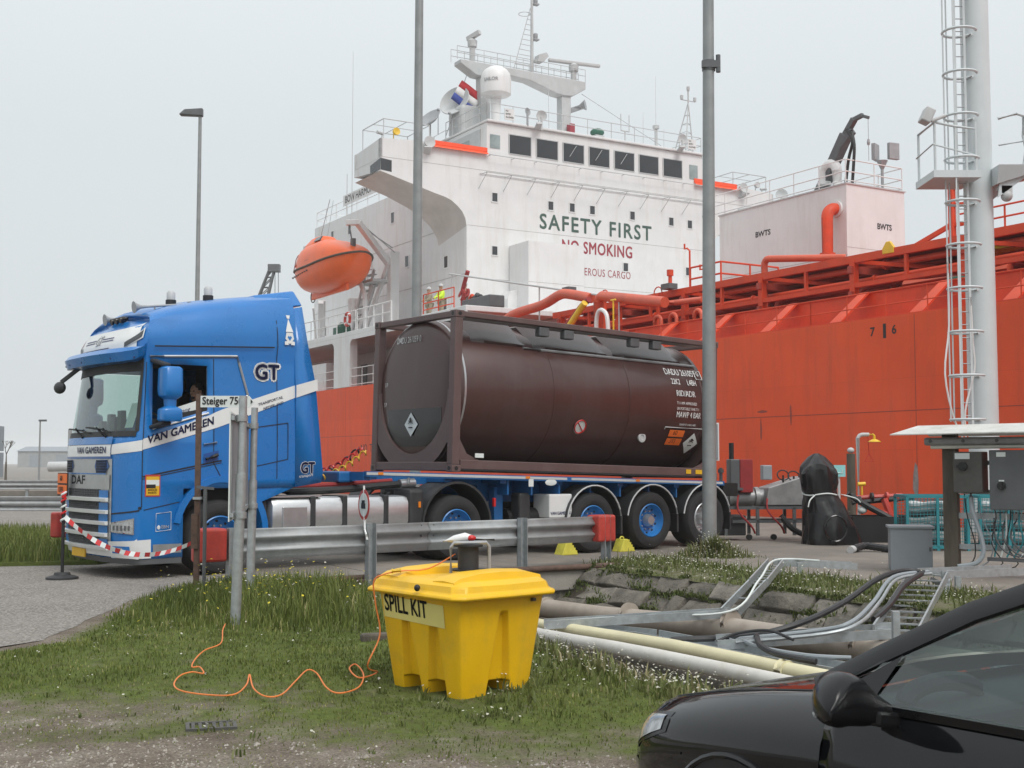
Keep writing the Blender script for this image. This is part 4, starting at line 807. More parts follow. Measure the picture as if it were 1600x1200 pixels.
# ================================================================== LORRY TRACTOR (local axes: x = t to the rear, y = w to its far side, z up)
truck = thing('truck', 'blue and white tractor unit with sleeper cab facing left on the road', 'truck', T0, TRUCK_ROT)
mat('cab_blue', (.008, .165, .49), .28, var=.05, scale=1.5, coat=.35, dirt=(.03, .13, .36), damt=.25, dscale=2)
mat('cab_blue_dark', (.012, .085, .30), .35, var=.06, coat=.3)
mat('cab_white', (.72, .73, .72), .3, var=.04, coat=.4)
mat('navy', (.012, .02, .10), .4, var=.1)
mat('silver', (.48, .49, .50), .32, metal=.7, var=.08, scale=5)
mat('chrome', (.62, .63, .64), .12, metal=.95, var=.04)
mat('alu_tank', (.63, .64, .65), .36, metal=.75, var=.08, scale=2, stretch=(1, 1, 6), dirt=(.40, .40, .39), damt=.4, dscale=4)
mat('rubber', (.022, .022, .023), .8, var=.25, scale=14, bump=.25, bscale=60, dirt=(.07, .062, .055), damt=.35, dscale=3)
mat('plastic_dark', (.03, .031, .033), .6, var=.2, scale=6, dirt=(.08, .075, .07), damt=.3, dscale=3)
mat('rim_blue', (.03, .21, .55), .35, var=.1, scale=5, dirt=(.06, .10, .16), damt=.5, dscale=8)
mat('mesh_black', (.02, .022, .026), .5, var=.3, scale=40)
mat('interior', (.035, .034, .034), .8, var=.2); mat('interior_grey', (.12, .12, .12), .8, var=.15)
mat('paper', (.68, .72, .70), .6, var=.05); mat('plate_yellow', (.72, .42, .02), .45, var=.08)
mat('amber', (.75, .22, .02), .3, var=.05); mat('red_lens', (.55, .02, .02), .25, var=.1)
mat('lamp_lens', (.50, .52, .53), .1, metal=.3, var=.3, scale=20)
glass('cab_glass', (.62, .78, .73), .10); glass('side_glass', (.66, .76, .73), .08)
# columns of the shell from the rear of the side to the middle of the front: t, w, frontness
COLS = [(-2.75, 0, 0), (-3.05, 0, 0), (-3.5, 0, 0), (-4.02, 0, 0), (-4.11, 0, 0), (-4.45, 0, 0), (-4.91, 0, .1), (-5.03, .0, .3), (-5.11, .035, .6), (-5.19, .11, .85), (-5.26, .25, 1), (-5.31, .42, 1), (-5.345, .75, 1), (-5.36, 1.25, 1)]
NC = len(COLS)
def lerp_tab(tab, x):
    if x <= tab[0][0]: return tab[0][1]
    for (a, b), (c, d) in zip(tab, tab[1:]):
        if x <= c: return b + (d - b) * (x - a) / (c - a)
    return tab[-1][1]
DF = [(.2, .10), (.30, .04), (.5, 0), (1.75, 0), (1.95, .03), (2.93, .17), (3.05, .15), (3.2, .16), (3.4, .26), (3.5, .42), (3.7, .62)]
HT = [(-5.4, 3.47), (-5.2, 3.5), (-4.7, 3.68), (-4.3, 3.78), (-3.9, 3.86), (-3.3, 3.96), (-2.75, 4.03)]
INS = [(0, 0), (.45, .035), (.62, .085), (.8, .13), (.92, .22), (1, .40)]
def col_at(c):
    far = c > NC - 1
    if far: c = 2 * (NC - 1) - c
    c = max(0, min(NC - 1, c)); i = min(int(c), NC - 2); f = c - i; a, b = COLS[i], COLS[i + 1]
    t, w, fr = (a[k] + (b[k] - a[k]) * f for k in range(3))
    return t, w, fr, far
def cab(c, h, off=0.):
    t, w, fr, far = col_at(c); ins = 0.
    if h > 3.05:
        r = (h - 3.05) / (lerp_tab(HT, t) - 3.05); ins = lerp_tab(INS, min(1, r)) * (1 - .6 * fr)
    elif 1.95 < h: ins = .05 * (h - 1.95) / 1.1
    x, y = t + fr * lerp_tab(DF, h), w + ins
    if off:
        t2, w2, _, far2 = col_at(min(c, 2 * (NC - 1) - c) - .35 if min(c, 2 * (NC - 1) - c) > NC - 1.4 else min(c, 2 * (NC - 1) - c) + .35)
        if (min(c, 2 * (NC - 1) - c) > NC - 1.4): d = Vector((t - t2, w - w2))
        else: d = Vector((t2 - t, w2 - w))
        n = Vector((d.y, -d.x)) if d.length > 0 else Vector((0, -1)); n.normalize()
        n = Vector((-abs(n.x), -abs(n.y)))
        x += n.x * off; y += n.y * off
    return Vector((x, 2.5 - y if far else y, h))
def c_of_t(t):      # column coordinate on the near side for a given t (side part)
    for i in range(NC - 1):
        if COLS[i][0] >= t >= COLS[i + 1][0]: return i + (COLS[i][0] - t) / (COLS[i][0] - COLS[i + 1][0])
    return 0
def c_of_w(w):      # column coordinate on the front for a given w
    far = w > 1.25; w = 2.5 - w if far else w
    for i in range(7, NC - 1):
        if COLS[i][1] <= w <= COLS[i + 1][1]:
            c = i + (w - COLS[i][1]) / max(1e-6, COLS[i + 1][1] - COLS[i][1]); return 2 * (NC - 1) - c if far else c
    return NC - 1
SILL = {4: 2.27, 5: 2.17, 6: 2.04, 7: 1.98}
def rowh(k, c):
    i = c if c < NC else 2 * (NC - 1) - c
    base = [.27, .40, .62, .90, 1.2, 1.32, 1.60, 1.80]
    if k < len(base): return base[k]
    if k == 8: return SILL.get(i, 2.28 if i < 4 else 1.95)
    if k == 9: return 2.5
    if k == 10: return 2.89
    if k == 11: return 3.05
    r = (.3, .5, .62, .8, .92, 1.)[k - 12]; t = COLS[i][0] + COLS[i][2] * .3
    return 3.05 + (lerp_tab(HT, COLS[i][0]) - 3.05) * r
NR = 18; ALLC = 2 * (NC - 1) + 1
b = MB(); V = [[None] * ALLC for _ in range(NR)]
for k in range(NR):
    for c in range(ALLC): V[k][c] = len(b.v); b.v.append(tuple(cab(c, rowh(k, c))))
for k in range(NR - 1):
    for c in range(ALLC - 1):
        i = c if c < NC - 1 else 2 * (NC - 1) - c - 1      # column index of the cell on the near side
        if k < 4 and i < 5: continue                       # open above the wheels
        if 8 <= k < 10 and (i == 4 or i == 5): continue    # side window
        if 8 <= k < 10 and i >= 8: continue                # windscreen
        b.f.append((V[k][c], V[k][c + 1], V[k + 1][c + 1], V[k + 1][c]))
for c in range(NC - 1):                                     # roof skin, crowned
    a0, a1 = V[NR - 1][c], V[NR - 1][c + 1]; z1, z0 = V[NR - 1][ALLC - 1 - c], V[NR - 1][ALLC - 2 - c]
    pm0 = (Vector(b.v[a0]) + Vector(b.v[z1])) / 2 + Vector((0, 0, .07)); pm1 = (Vector(b.v[a1]) + Vector(b.v[z0])) / 2 + Vector((0, 0, .07 if c < NC - 2 else 0))
    k0 = len(b.v); b.v += [tuple(pm0), tuple(pm1)]
    b.f.append((a0, a1, k0 + 1, k0)); b.f.append((k0, k0 + 1, z0, z1))
bk = [V[k][0] for k in range(4, NR)] + [V[k][ALLC - 1] for k in range(NR - 1, 3, -1)]; b.f.append(tuple(bk))
body = b.build('cab_body', 'cab_blue', truck, smooth=28)
sb = body.modifiers.new('thick', 'SOLIDIFY'); sb.thickness = .035; sb.offset = -1
def patch(name, m, c0, c1, h0, h1, off=.006, nu=8, nv=3, parent=truck, thick=0., smooth=50):
    """panel lying on the cab skin; h0 / h1 are numbers or functions of the 0..1 position"""
    F0 = h0 if callable(h0) else (lambda u: h0); F1 = h1 if callable(h1) else (lambda u: h1)
    b = MB(); b.grid(lambda u, v: cab(c0 + (c1 - c0) * u, F0(u) + (F1(u) - F0(u)) * v, off), np.linspace(0, 1, nu + 1), np.linspace(0, 1, nv + 1))
    o = b.build(name, m, parent, smooth=smooth, fix=False)
    if thick: sm = o.modifiers.new('s', 'SOLIDIFY'); sm.thickness = thick; sm.offset = 0
    return o
CW = c_of_w; CT = c_of_t; MID = NC - 1; FAR = 2 * (NC - 1)
# glass
patch('windscreen', 'cab_glass', 8, FAR - 8, lambda u: 1.95, 2.89, -.004, 20, 6)
for k in (0, 1):
    cA, cB = (4, 6) if k == 0 else (FAR - 6, FAR - 4)
    if k: patch('side_window', 'side_glass', cA, cB, lambda u: 2.04 + .23 * u, 2.88, -.004, 6, 3)
# dark surround of the windscreen, lower cowl
patch('a_pillar_trim', 'plastic_dark', 7.75, 8.35, 1.97, 2.95, .004, 3, 5); patch('a_pillar_trim', 'plastic_dark', FAR - 8.35, FAR - 7.75, 1.97, 2.95, .004, 3, 5)
patch('cowl', 'plastic_dark', 8.1, FAR - 8.1, 1.90, 1.975, .012, 18, 2); patch('header_trim', 'black', 8, FAR - 8, 2.78, 3.0, .006, 18, 2)
# liveries: white band up the side and round the front
def st_top(u): t = -5.03 + u * (5.03 - 2.75); return lerp_tab([(-5.07, 1.86), (-3.94, 2.275), (-2.46, 2.77)], t)
def st_bot(u): t = -5.03 + u * (5.03 - 2.75); return lerp_tab([(-5.07, 1.71), (-3.94, 2.05), (-2.44, 2.61)], t)
def side_band(name, m, t0, t1, f0, f1, off=.005, n=24):
    b = MB(); b.grid(lambda u, v: cab(CT(t0 + (t1 - t0) * u), f0(t0 + (t1 - t0) * u) + (f1(t0 + (t1 - t0) * u) - f0(t0 + (t1 - t0) * u)) * v, off), np.linspace(0, 1, n + 1), np.linspace(0, 1, 3)); return b.build(name, m, truck, smooth=50, fix=False)
TOPL = lambda t: lerp_tab([(-5.07, 1.855), (-4.95, 1.89), (-4.09, 2.20), (-3.94, 2.275), (-2.46, 2.77)], t); BOTL = lambda t: lerp_tab([(-5.07, 1.71), (-3.94, 2.045), (-2.44, 2.61)], t)
side_band('white_band', 'cab_white', -5.03, -2.76, BOTL, TOPL)
patch('white_band', 'cab_white', 7, CW(.40), lambda u: 1.71 - .05 * u, lambda u: 1.855 - .06 * u, .005, 10, 2)
patch('front_band', 'cab_white', CW(.40), CW(2.3), 1.635, 1.795, .016, 20, 3)
patch('bonnet_lip', 'cab_blue', CW(.38), CW(2.3), 1.80, 1.90, .022, 20, 2)
patch('lower_lip', 'cab_blue_dark', CW(.38), CW(2.25), 1.605, 1.633, .018, 20, 2)
def cab_text(body, size, m, c_fn, h_fn, **k): return text(body, size, m, truck, fn=lambda x, y: cab(c_fn(x, y), h_fn(x, y), .024 if 'front' in k else .012), **{a: b for a, b in k.items() if a != 'front'})
cab_text('VAN GAMEREN', .125, 'navy', lambda x, y: CW(1.56 - x), lambda x, y: 1.655 + y, front=1, bold=.012, xs=1.22)
cab_text('VAN GAMEREN', .15, 'navy', lambda x, y: CT(-4.97 + x), lambda x, y: 1.775 + .295 * x + y, bold=.013, xs=.92)
cab_text('TRANSPORT.NL', .055, 'navy', lambda x, y: CT(-3.35 + x), lambda x, y: 2.34 + .32 * x + y, bold=0.0042)
cab_text('NEDERLAND', .055, 'navy', lambda x, y: CT(-3.27 + x), lambda x, y: 2.285 + .32 * x + y, bold=0.0042)
def logo(t0, h0, s):
    text('GT', s, 'cab_white', truck, fn=lambda x, y: cab(CT(t0 + x), h0 + y, .010), bold=.055, xs=.95, outline=True)
    text('GT', s, 'navy', truck, fn=lambda x, y: cab(CT(t0 + x), h0 + y, .016), bold=.012, xs=.95)
logo(-3.40, 2.68, .30)
# seams
def seam(t0, h0, t1, h1, w=.012):
    b = MB(); n = 12
    L = [cab(CT(t0 + (t1 - t0) * i / n), h0 + (h1 - h0) * i / n, .0045) for i in range(n + 1)]; d = (L[-1] - L[0]).normalized(); u = d.cross(Vector((0, 1, 0))) * w / 2
    b.add([p - u for p in L] + [p + u for p in L], [(i, i + 1, n + 2 + i, n + 1 + i) for i in range(n)]); return b.build('panel_gap', 'black', truck, fix=False)
for a in ((-5.03, .96, -5.03, 2.9), (-4.02, 1.55, -4.02, 2.99), (-4.02, 1.55, -3.88, 1.30), (-3.05, 1.32, -3.05, 3.6), (-5.03, 1.33, -3.9, 1.55), (-3.38, 2.05, -2.88, 2.12), (-2.88, 2.12, -2.88, 1.6), (-2.88, 1.6, -3.38, 1.5), (-5.0, .92, -4.5, 1.02), (-4.95, 2.99, -3.7, 3.03)): seam(*a)
for a in ((-5.03, 1.36, -3.9, 1.58), (-4.9, 3.12, -3.1, 3.2)): seam(*a, w=.02)
for t0, h0, t1, h1 in ((-4.97, 2.98, -3.67, 3.045), (-3.67, 3.045, -3.51, 2.5), (-3.51, 2.5, -3.56, 2.45)):     # bright moulding round the window line
    b = MB(); b.tube([cab(CT(t0 + (t1 - t0) * i / 6), h0 + (h1 - h0) * i / 6, .012) for i in range(7)], .018, n=6); b.build('window_moulding', 'silver', truck, smooth=40)
b = MB(); b.tube([cab(CT(-4.9 + .8 * i / 6), 2.0 + .235 * i / 6, .01) for i in range(7)], .013, n=6); b.build('sill_moulding', 'cab_white', truck, smooth=40)
b = MB(); b.grid(lambda u, v: cab(CT(-4.91 + .8 * u), 2.04 + .23 * u + (.10 - .06 * u) * v, -.012), np.linspace(0, 1, 6), (0, 1)); b.build('window_seal', 'black', truck, fix=False)
# door handle, badge, stickers
b = MB(); b.grid(lambda u, v: cab(CT(-4.17 + .22 * u), 1.54 + .05 * u + .13 * v, .008), (0, .5, 1), (0, 1)); b.build('handle_recess', 'cab_blue_dark', truck, fix=False)
b = MB(); b.tube([cab(CT(-4.14), 1.60, .03), cab(CT(-4.05), 1.63, .045), cab(CT(-3.97), 1.66, .03)], .025, n=7); b.build('door_handle', 'black', truck, smooth=40)
b = MB(); b.tube([cab(CT(-4.17), 1.80, .015), cab(CT(-3.98), 1.83, .015)], .016, n=6); b.build('badge', 'silver', truck, smooth=40)
def sticker(t0, h0, w, h, m, off=.007):
    b = MB(); b.grid(lambda u, v: cab(CT(t0 + w * u), h0 + h * v, off), (0, .5, 1), (0, 1)); return b.build('sticker', m, truck, fix=False)
sticker(-4.99, 1.10, .21, .29, 'red_paint'); sticker(-4.975, 1.115, .18, .25, 'plate_yellow', .009); sticker(-4.975, 1.24, .18, .08, 'paper', .010); sticker(-4.975, 1.21, .13, .05, 'black', .011)
cab_text('ANGLES', .042, 'black', lambda x, y: CT(-4.955 + x), lambda x, y: 1.165 + y, bold=0.0084, xs=.85); cab_text('MORTS', .042, 'black', lambda x, y: CT(-4.95 + x), lambda x, y: 1.125 + y, bold=0.0084, xs=.85)
for a in ((-4.83, .63, -4.83, .87), (-4.83, .87, -4.62, .89), (-4.62, .89, -4.62, .65), (-4.62, .65, -4.83, .63)):
    b = MB(); b.tube([cab(CT(a[0]), a[1], .006), cab(CT(a[2]), a[3], .006)], .004, n=4); b.build('decal_line', 'cab_white', truck)
cab_text('EBN', .06, 'cab_white', lambda x, y: CT(-4.76 + x), lambda x, y: .66 + y, bold=0.0084); b = MB(); b.sphere(cab(CT(-4.79), .685, .004), .022, n=8, sc=(1, .1, 1.3)); b.build('decal_emblem', 'cab_white', truck, smooth=50)
# ---- grille and bumper
patch('grille_surround', 'silver', CW(.37), CW(2.22), .36, 1.60, .010, 20, 8)
for w0, w1 in ((.42, .86), (1.72, 2.16)):
    b = MB(); A = [(w0, 1.50), (w0 + .07, 1.59), (w1 - .05, 1.585), (w1, 1.50), (w1 - .06, 1.41), (w0 + .12, 1.41)]
    b.add([cab(CW(w), h, .018) for w, h in A], [tuple(range(6))]); hx = b.build('mesh_panel', 'cab_blue_dark', truck, fix=False)
    b = MB()
    for i in range(5):
        for s_ in (-1, 1):
            h = 1.43 + .035 * i; P0 = [cab(CW(w0 + .06 + (w1 - w0 - .12) * j / 8), h + s_ * .014 * (1 if j % 2 else -1), .022) for j in range(9)]; b.tube(P0, .004, n=4)
    b.build('mesh_wire', 'mesh_black', truck)
patch('logo_panel', 'silver', CW(.40), CW(2.2), 1.19, 1.385, .022, 16, 2); patch('accent_strip', 'cab_blue', CW(.5), CW(2.1), 1.392, 1.408, .022, 16, 1)
cab_text('DAF', .165, 'black', lambda x, y: CW(1.80 - x), lambda x, y: 1.225 + y, front=1, bold=.016, xs=2.0)
for i, h in enumerate((1.05, .885, .735, .58, .40)):
    patch('grille_opening', 'mesh_black', CW(.66), CW(1.95), h + .03, h + .145, .014, 14, 1)
    b = MB()
    for r_ in range(4):
        hh = h + .045 + .03 * r_; P0 = [cab(CW(.68 + 1.25 * j / 40), hh + .012 * (1 if j % 2 else -1), .020) for j in range(41)]; b.tube(P0, .005, n=4)
    b.build('grille_mesh', 'dark_grey', truck)
    for w0, w1 in ((.42, .68), (1.92, 2.15)): patch('grille_wing', 'cab_blue', CW(w0), CW(w1), h + .03, h + .13, .024, 4, 1)
    b = MB(); b.rings([[cab(CW(.42 + 1.75 * j / 14), h + dz, o_) for dz, o_ in ((-.02, .02), (-.02, .06), (.02, .065), (.032, .02))] for j in range(15)], closed=True); b.build('grille_slat', 'cab_white', truck, smooth=30)
patch('bumper', 'cab_white', CW(.02), CW(2.48), lambda u: .27 + .03 * math.sin(u * math.pi), lambda u: .37 + .17 * abs(2 * u - 1) ** 2, .016, 24, 3)
patch('bumper_corner', 'cab_white', CT(-4.90), CW(.42), lambda u: .28, lambda u: .50 + .03 * (1 - u), .014, 10, 3)
patch('fog_recess', 'cab_blue', 8.6, CW(.36), .345, .44, .020, 6, 1); patch('fog_lamp', 'lamp_lens', CW(.17), CW(.35), .365, .42, .024, 4, 1)
patch('skirt', 'dark_grey', CT(-4.46), CW(2.4), .20, .28, .0, 24, 1); patch('side_skirt', 'silver', CT(-4.47), CT(-4.87), .34, .46, .010, 4, 1)
o = patch('headlight', 'lamp_lens', 8.1, CW(.36), lambda u: .61 + .03 * u, lambda u: .80 - .07 * u, .018, 6, 3); patch('headlight_rim', 'chrome', 8.0, CW(.38), lambda u: .595 + .03 * u, lambda u: .815 - .065 * u, .014, 6, 2)
for k in range(5): patch('lamp_element', 'dark_grey', 8.5 + .42 * k, 8.72 + .42 * k, .65, .715, .022, 1, 1)
patch('corner_gap', 'black', 7.0, 7.5, lambda u: .93, lambda u: .965, .007, 3, 1); patch('corner_gap', 'black', 7.3, 10.9, lambda u: .905 - .05 * u, lambda u: .925 - .05 * u, .007, 6, 1)
b = MB(); b.obox(cab(CW(1.46), .305, .035), (.02, .52, .115)); pl = b.build('number_plate', 'plate_yellow', truck); text('07-BTB-5', .10, 'black', pl, o=cab(CW(1.46), .265, .047) + Vector((0, .235, 0)), r=(0, -1, 0), u=(0, 0, 1), bold=0.0084, xs=1.0, off=.002)
b = MB(); b.obox(cab(CW(1.97), 1.24, .10), (.015, .42, .33)); ap = b.build('hazard_plate', 'black', truck)
for h in (1.325, 1.165): b = MB(); b.obox(cab(CW(1.97), h, .11), (.012, .38, .135)); b.build('hazard_panel', 'orange_plate', ap)
text('60', .10, 'black', ap, o=cab(CW(1.97), 1.275, .12) + Vector((0, .07, 0)), r=(0, -1, 0), bold=0.0126); text('1593', .10, 'black', ap, o=cab(CW(1.97), 1.115, .12) + Vector((0, .13, 0)), r=(0, -1, 0), bold=0.0126)
# wipers
for w0, w1 in ((1.1, 2.25), (.45, 1.25)):
    b = MB(); b.tube([cab(CW(w0), 1.96, .03), cab(CW((w0 + w1) / 2), 2.02, .05), cab(CW(w1), 2.04, .04)], .012, n=5); b.tube([cab(CW((w0 + w1) / 2 - .3), 1.90, .03), cab(CW((w0 + w1) / 2), 2.03, .05)], .016, n=5); b.build('wiper', 'black', truck, smooth=40)
# sun visor
b = MB(); n = 26; rs = []
for i in range(n + 1):
    u = i / n; c = 7.3 + (FAR - 14.6) * u; e = 1 - abs(2 * u - 1) ** 6; o = .05 + .17 * e
    lo = 2.90 + .13 * (1 - e); hi = 3.085 + .06 * (1 - e)
    rs.append([cab(c, 2.97, .0) * .0 + cab(c, lo, o), cab(c, lo + .12, o + .03), cab(c, hi, o - .04), cab(c, hi + .015, .0), cab(c, lo, .0)])
b.rings(rs, closed=True); b.build('sun_visor', 'cab_blue', truck, smooth=35)
for u in (.12, .3, .5, .62, .74): c = 7.3 + (FAR - 14.6) * u; b = MB(); b.sphere(cab(c, 2.95, .235 if .2 < u < .8 else .2), .014, n=8); b.build('rivet', 'navy', truck)
# roof front: white panel with emblem, lamps, horns
patch('roof_panel', 'cab_white', 9.3, FAR - 9.3, 3.09, lambda u: 3.385 + .09 * abs(2 * u - 1) ** 3, .010, 22, 5)
patch('emblem_line', 'navy', CW(.85), CW(2.0), 3.125, 3.140, .016, 12, 1)
for h in (3.235, 3.27):
    for w0, w1 in ((.75, 1.15), (1.45, 1.9)): patch('emblem_line', 'navy', CW(w0), CW(w1), h, h + .014, .016, 8, 1)
text('GT', .20, 'navy', truck, fn=lambda x, y: cab(CW(1.43 - x), 3.16 + y * .95, .017), bold=0.0126, xs=1.1); text('GT', .20, 'cab_white', truck, fn=lambda x, y: cab(CW(1.43 - x), 3.16 + y * .95, .020), bold=0.0021, xs=1.1)
for c0, c1 in ((8.6, 10.9), (FAR - 10.9, FAR - 8.6)):
    fl = c0 > MID; patch('roof_lamp_rim', 'cab_white', c0 - .3, c1 + .15, lambda u: 3.10 + (.13 * (1 - u) if not fl else .13 * u), lambda u: 3.20 + (.18 * (1 - u) if not fl else .18 * u), .017, 6, 2); patch('roof_lamp', 'window_dark', c0, c1 - .1, lambda u: 3.115 + (.13 * (1 - u) if not fl else .13 * u), lambda u: 3.18 + (.17 * (1 - u) if not fl else .17 * u), .022, 6, 2)
def horn(x0, y0, z0, L_):
    b = MB(); b.lathe([(.085, 0), (.06, .03), (.03, .09), (.018, .2), (.016, L_)], (x0, y0, z0), (1, 0, .13), n=14); b.cyl((x0 + .3, y0, z0 - .07), (x0 + .3, y0, z0 + .05), .012, n=6); b.cyl((x0 + L_ * .85, y0, z0), (x0 + L_ * .85, y0, z0 + .14), .03, n=8)
    return b.build('air_horn', 'grey_metal', truck, smooth=40)
horn(-5.02, 1.55, 3.60, .95); horn(-4.95, .62, 3.70, .95)
for k in range(3): b = MB(); b.lathe([(.045, 0), (.05, .05), (.02, .12)], (-5.0, 1.35 - .17 * k, 3.55), (1, 0, .25), n=10); b.build('marker_lamp', 'black_gloss', truck, smooth=40)
for t, w, hh, m in ((-3.8, .75, 3.93, 'lamp_lens'), (-4.3, .9, 3.84, 'amber')):
    b = MB(); b.cyl((t, w, hh - .06), (t, w, hh + .04), .075, n=12); bc = b.build('beacon_base', 'black', truck, smooth=40); b = MB(); b.lathe([(.06, 0), (.062, .10), (.04, .13), (.001, .135)], (t, w, hh + .04), n=12); b.build('beacon_lens', 'light_grey', truck, smooth=40)
# roof spoiler and side deflectors behind the cab
b = MB()
for y0, sgn in ((.25, 1), (2.25, -1)):
    pass
b.hexa([(-3.15, .24, 3.78), (-2.55, .2, 3.86), (-2.55, 2.3, 3.86), (-3.15, 2.26, 3.78), (-3.25, .42, 3.985), (-2.62, .36, 4.1), (-2.62, 2.14, 4.1), (-3.25, 2.08, 3.985)]); b.build('roof_spoiler', 'cab_blue', truck, bevel=.03, smooth=40)
for y0, d in ((0, 1), (2.5, -1)):
    b = MB(); P = [(-2.76, y0, 1.20), (-2.33, y0 + d * .02, 1.26), (-2.30, y0 + d * .02, 1.4), (-2.42, y0 + d * .05, 2.7), (-2.52, y0 + d * .12, 3.3), (-2.58, y0 + d * .2, 3.84), (-2.76, y0 + d * .15, 3.8), (-2.76, y0 + d * .06, 3.2), (-2.76, y0 + d * .002, 2.5)]
    b.add(P, [(0, 1, 2, 8), (8, 2, 3), (8, 3, 4, 7), (7, 4, 5, 6)]); o = b.build('side_deflector', 'cab_blue', truck, smooth=40, fix=False); sm = o.modifiers.new('s', 'SOLIDIFY'); sm.thickness = .03; sm.offset = 0
    if d > 0:
        b = MB(); b.add([(-2.76, -.018, BOTL(-2.76)), (-2.40, -.002, BOTL(-2.40)), (-2.41, .002, TOPL(-2.41)), (-2.76, -.016, TOPL(-2.76))], [(0, 1, 2, 3)]); b.build('white_band', 'cab_white', truck, fix=False)
        text('GT', .22, 'cab_white', truck, fn=lambda x, y: Vector((-2.68 + x, -.018 + .04 * max(0, x), 1.36 + y)), bold=.03, xs=.8); text('GT', .22, 'navy', truck, fn=lambda x, y: Vector((-2.68 + x, -.022 + .04 * max(0, x), 1.36 + y)), bold=.012, xs=.8); text('transport', .06, 'cab_white', truck, fn=lambda x, y: Vector((-2.70 + x, -.018 + .03 * max(0, x), 1.32 + y + .12 * x)))
# garden-gnome style decal on the sleeper corner: simple pointed hat, beard and heart shapes
b = MB(); gx = -2.86; gp = lambda x, y: cab(CT(gx + x), 3.28 + y, .008)
for A in ([(-.06, .16), (0, .36), (.06, .16)], [(-.07, .06), (-.05, .15), (.05, .15), (.07, .06), (0, -.02)], [(-.08, -.03), (-.02, -.03), (-.02, .03), (-.08, .02)], [(.02, -.03), (.08, -.03), (.08, .02), (.02, .03)], [(-.02, .36), (.02, .36), (.03, .41), (-.03, .41)]):
    k0 = len(b.v); b.v += [tuple(gp(*q)) for q in A]; b.f.append(tuple(range(k0, k0 + len(A))))
b.build('decal', 'cab_white', truck, fix=False); b = MB(); b.add([gp(0, .03) + Vector((0, -.003, 0)), gp(.035, .08) + Vector((0, -.003, 0)), gp(.018, .105) + Vector((0, -.003, 0)), gp(0, .09) + Vector((0, -.003, 0)), gp(-.018, .105) + Vector((0, -.003, 0)), gp(-.035, .08) + Vector((0, -.003, 0))], [(0, 1, 2, 3, 4, 5)]); b.build('decal', 'cab_blue', truck, fix=False)
# mirrors
def mirror(y, d):
    b = MB(); rs = []
    for h, hx, hy in ((2.83, .085, .10), (2.80, .115, .125), (2.52, .12, .13), (2.44, .11, .12), (2.39, .06, .07), (2.30, .055, .07), (2.265, .11, .11), (2.24, .118, .12), (2.12, .12, .12), (2.10, .105, .11)):
        rs.append([Vector((-4.76 + hx * 1.25 * math.copysign(abs(math.cos(a)) ** .45, math.cos(a)), y + hy * math.copysign(abs(math.sin(a)) ** .45, math.sin(a)), h)) for a in np.linspace(0, 2 * math.pi, 20, endpoint=False)])
    b.rings(rs); b.build('mirror_shell', 'cab_blue', truck, smooth=40)
    b = MB(); b.beam((-4.80, y, 2.85), (-4.88, y + d * .3, 2.93), .12, .05); b.build('mirror_arm', 'plastic_dark', truck, bevel=.02); b = MB(); b.beam((-4.80, y, 2.08), (-4.88, y + d * .3, 2.02), .16, .05); b.build('mirror_arm', 'plastic_dark', truck, bevel=.02)
mirror(-.24, 1); mirror(2.74, -1)
b = MB(); b.beam((-5.22, 1.95, 2.93), (-5.42, 2.15, 2.72), .05, .05); b.sphere((-5.42, 2.22, 2.64), .12, n=12, sc=(.6, 1.4, .75)); b.build('front_mirror', 'plastic_dark', truck, smooth=40)
# interior: floor, dash, seats, steering wheel, papers
b = MB(); b.box(-5.1, -2.8, .1, 2.4, 1.35, 1.42); b.build('cab_floor', 'interior', truck); b = MB(); b.box(-3.25, -3.1, .1, 2.4, 1.4, 3.0); b.build('bunk_curtain', 'interior', truck); b = MB(); b.box(-5.05, -2.8, .12, 2.38, 3.0, 3.03); b.build('headlining', 'interior_grey', truck)
b = MB(); b.hexa([(-5.2, .2, 1.5), (-4.6, .15, 1.5), (-4.6, 2.35, 1.5), (-5.2, 2.3, 1.5), (-5.15, .25, 1.96), (-4.75, .15, 2.0), (-4.75, 2.35, 2.0), (-5.15, 2.25, 1.96)]); b.build('dashboard', 'interior_grey', truck, bevel=.05)
for y in (.62, 1.88):
    b = MB(); b.box(-4.3, -3.8, y - .25, y + .25, 1.75, 1.92); b.obox((-3.78, y, 2.25), (.16, .5, .75), M=Matrix.Rotation(.15, 3, 'Y')); b.obox((-3.72, y, 2.72), (.1, .26, .2)); b.build('seat', 'interior', truck, bevel=.06, seg=3)
b = MB(); c_ = Vector((-4.55, .62, 2.08)); ax = Vector((.75, 0, .65)).normalized(); a1, a2 = frame_of(ax); b.tube([c_ + (a1 * math.cos(t) + a2 * math.sin(t)) * .22 for t in np.linspace(0, 2 * math.pi, 21)], .018, n=7); b.cyl(c_, c_ - ax * .3, .03, n=8); b.cyl(c_ - a1 * .21, c_ + a1 * .21, .016, n=6); b.build('steering_wheel', 'black', truck, smooth=40)
for w, t, s_, m in ((.45, -5.0, (.3, .34), 'paper'), (1.05, -4.95, (.12, .16), 'paper')):
    b = MB(); q = Vector((t, w, 2.03)); b.add([q, q + Vector((0, s_[0], 0)), q + Vector((.1, s_[0], s_[1])), q + Vector((.1, 0, s_[1]))], [(0, 1, 2, 3)]); b.build('paper_sheet', m, truck, fix=False)
for w, h in ((.95, .28), (1.2, .2), (1.35, .24), (1.7, .15)): b = MB(); b.box(-4.98, -4.9, w, w + .14, 2.0, 2.0 + h); b.build('dash_item', 'plastic_dark', truck, bevel=.01)
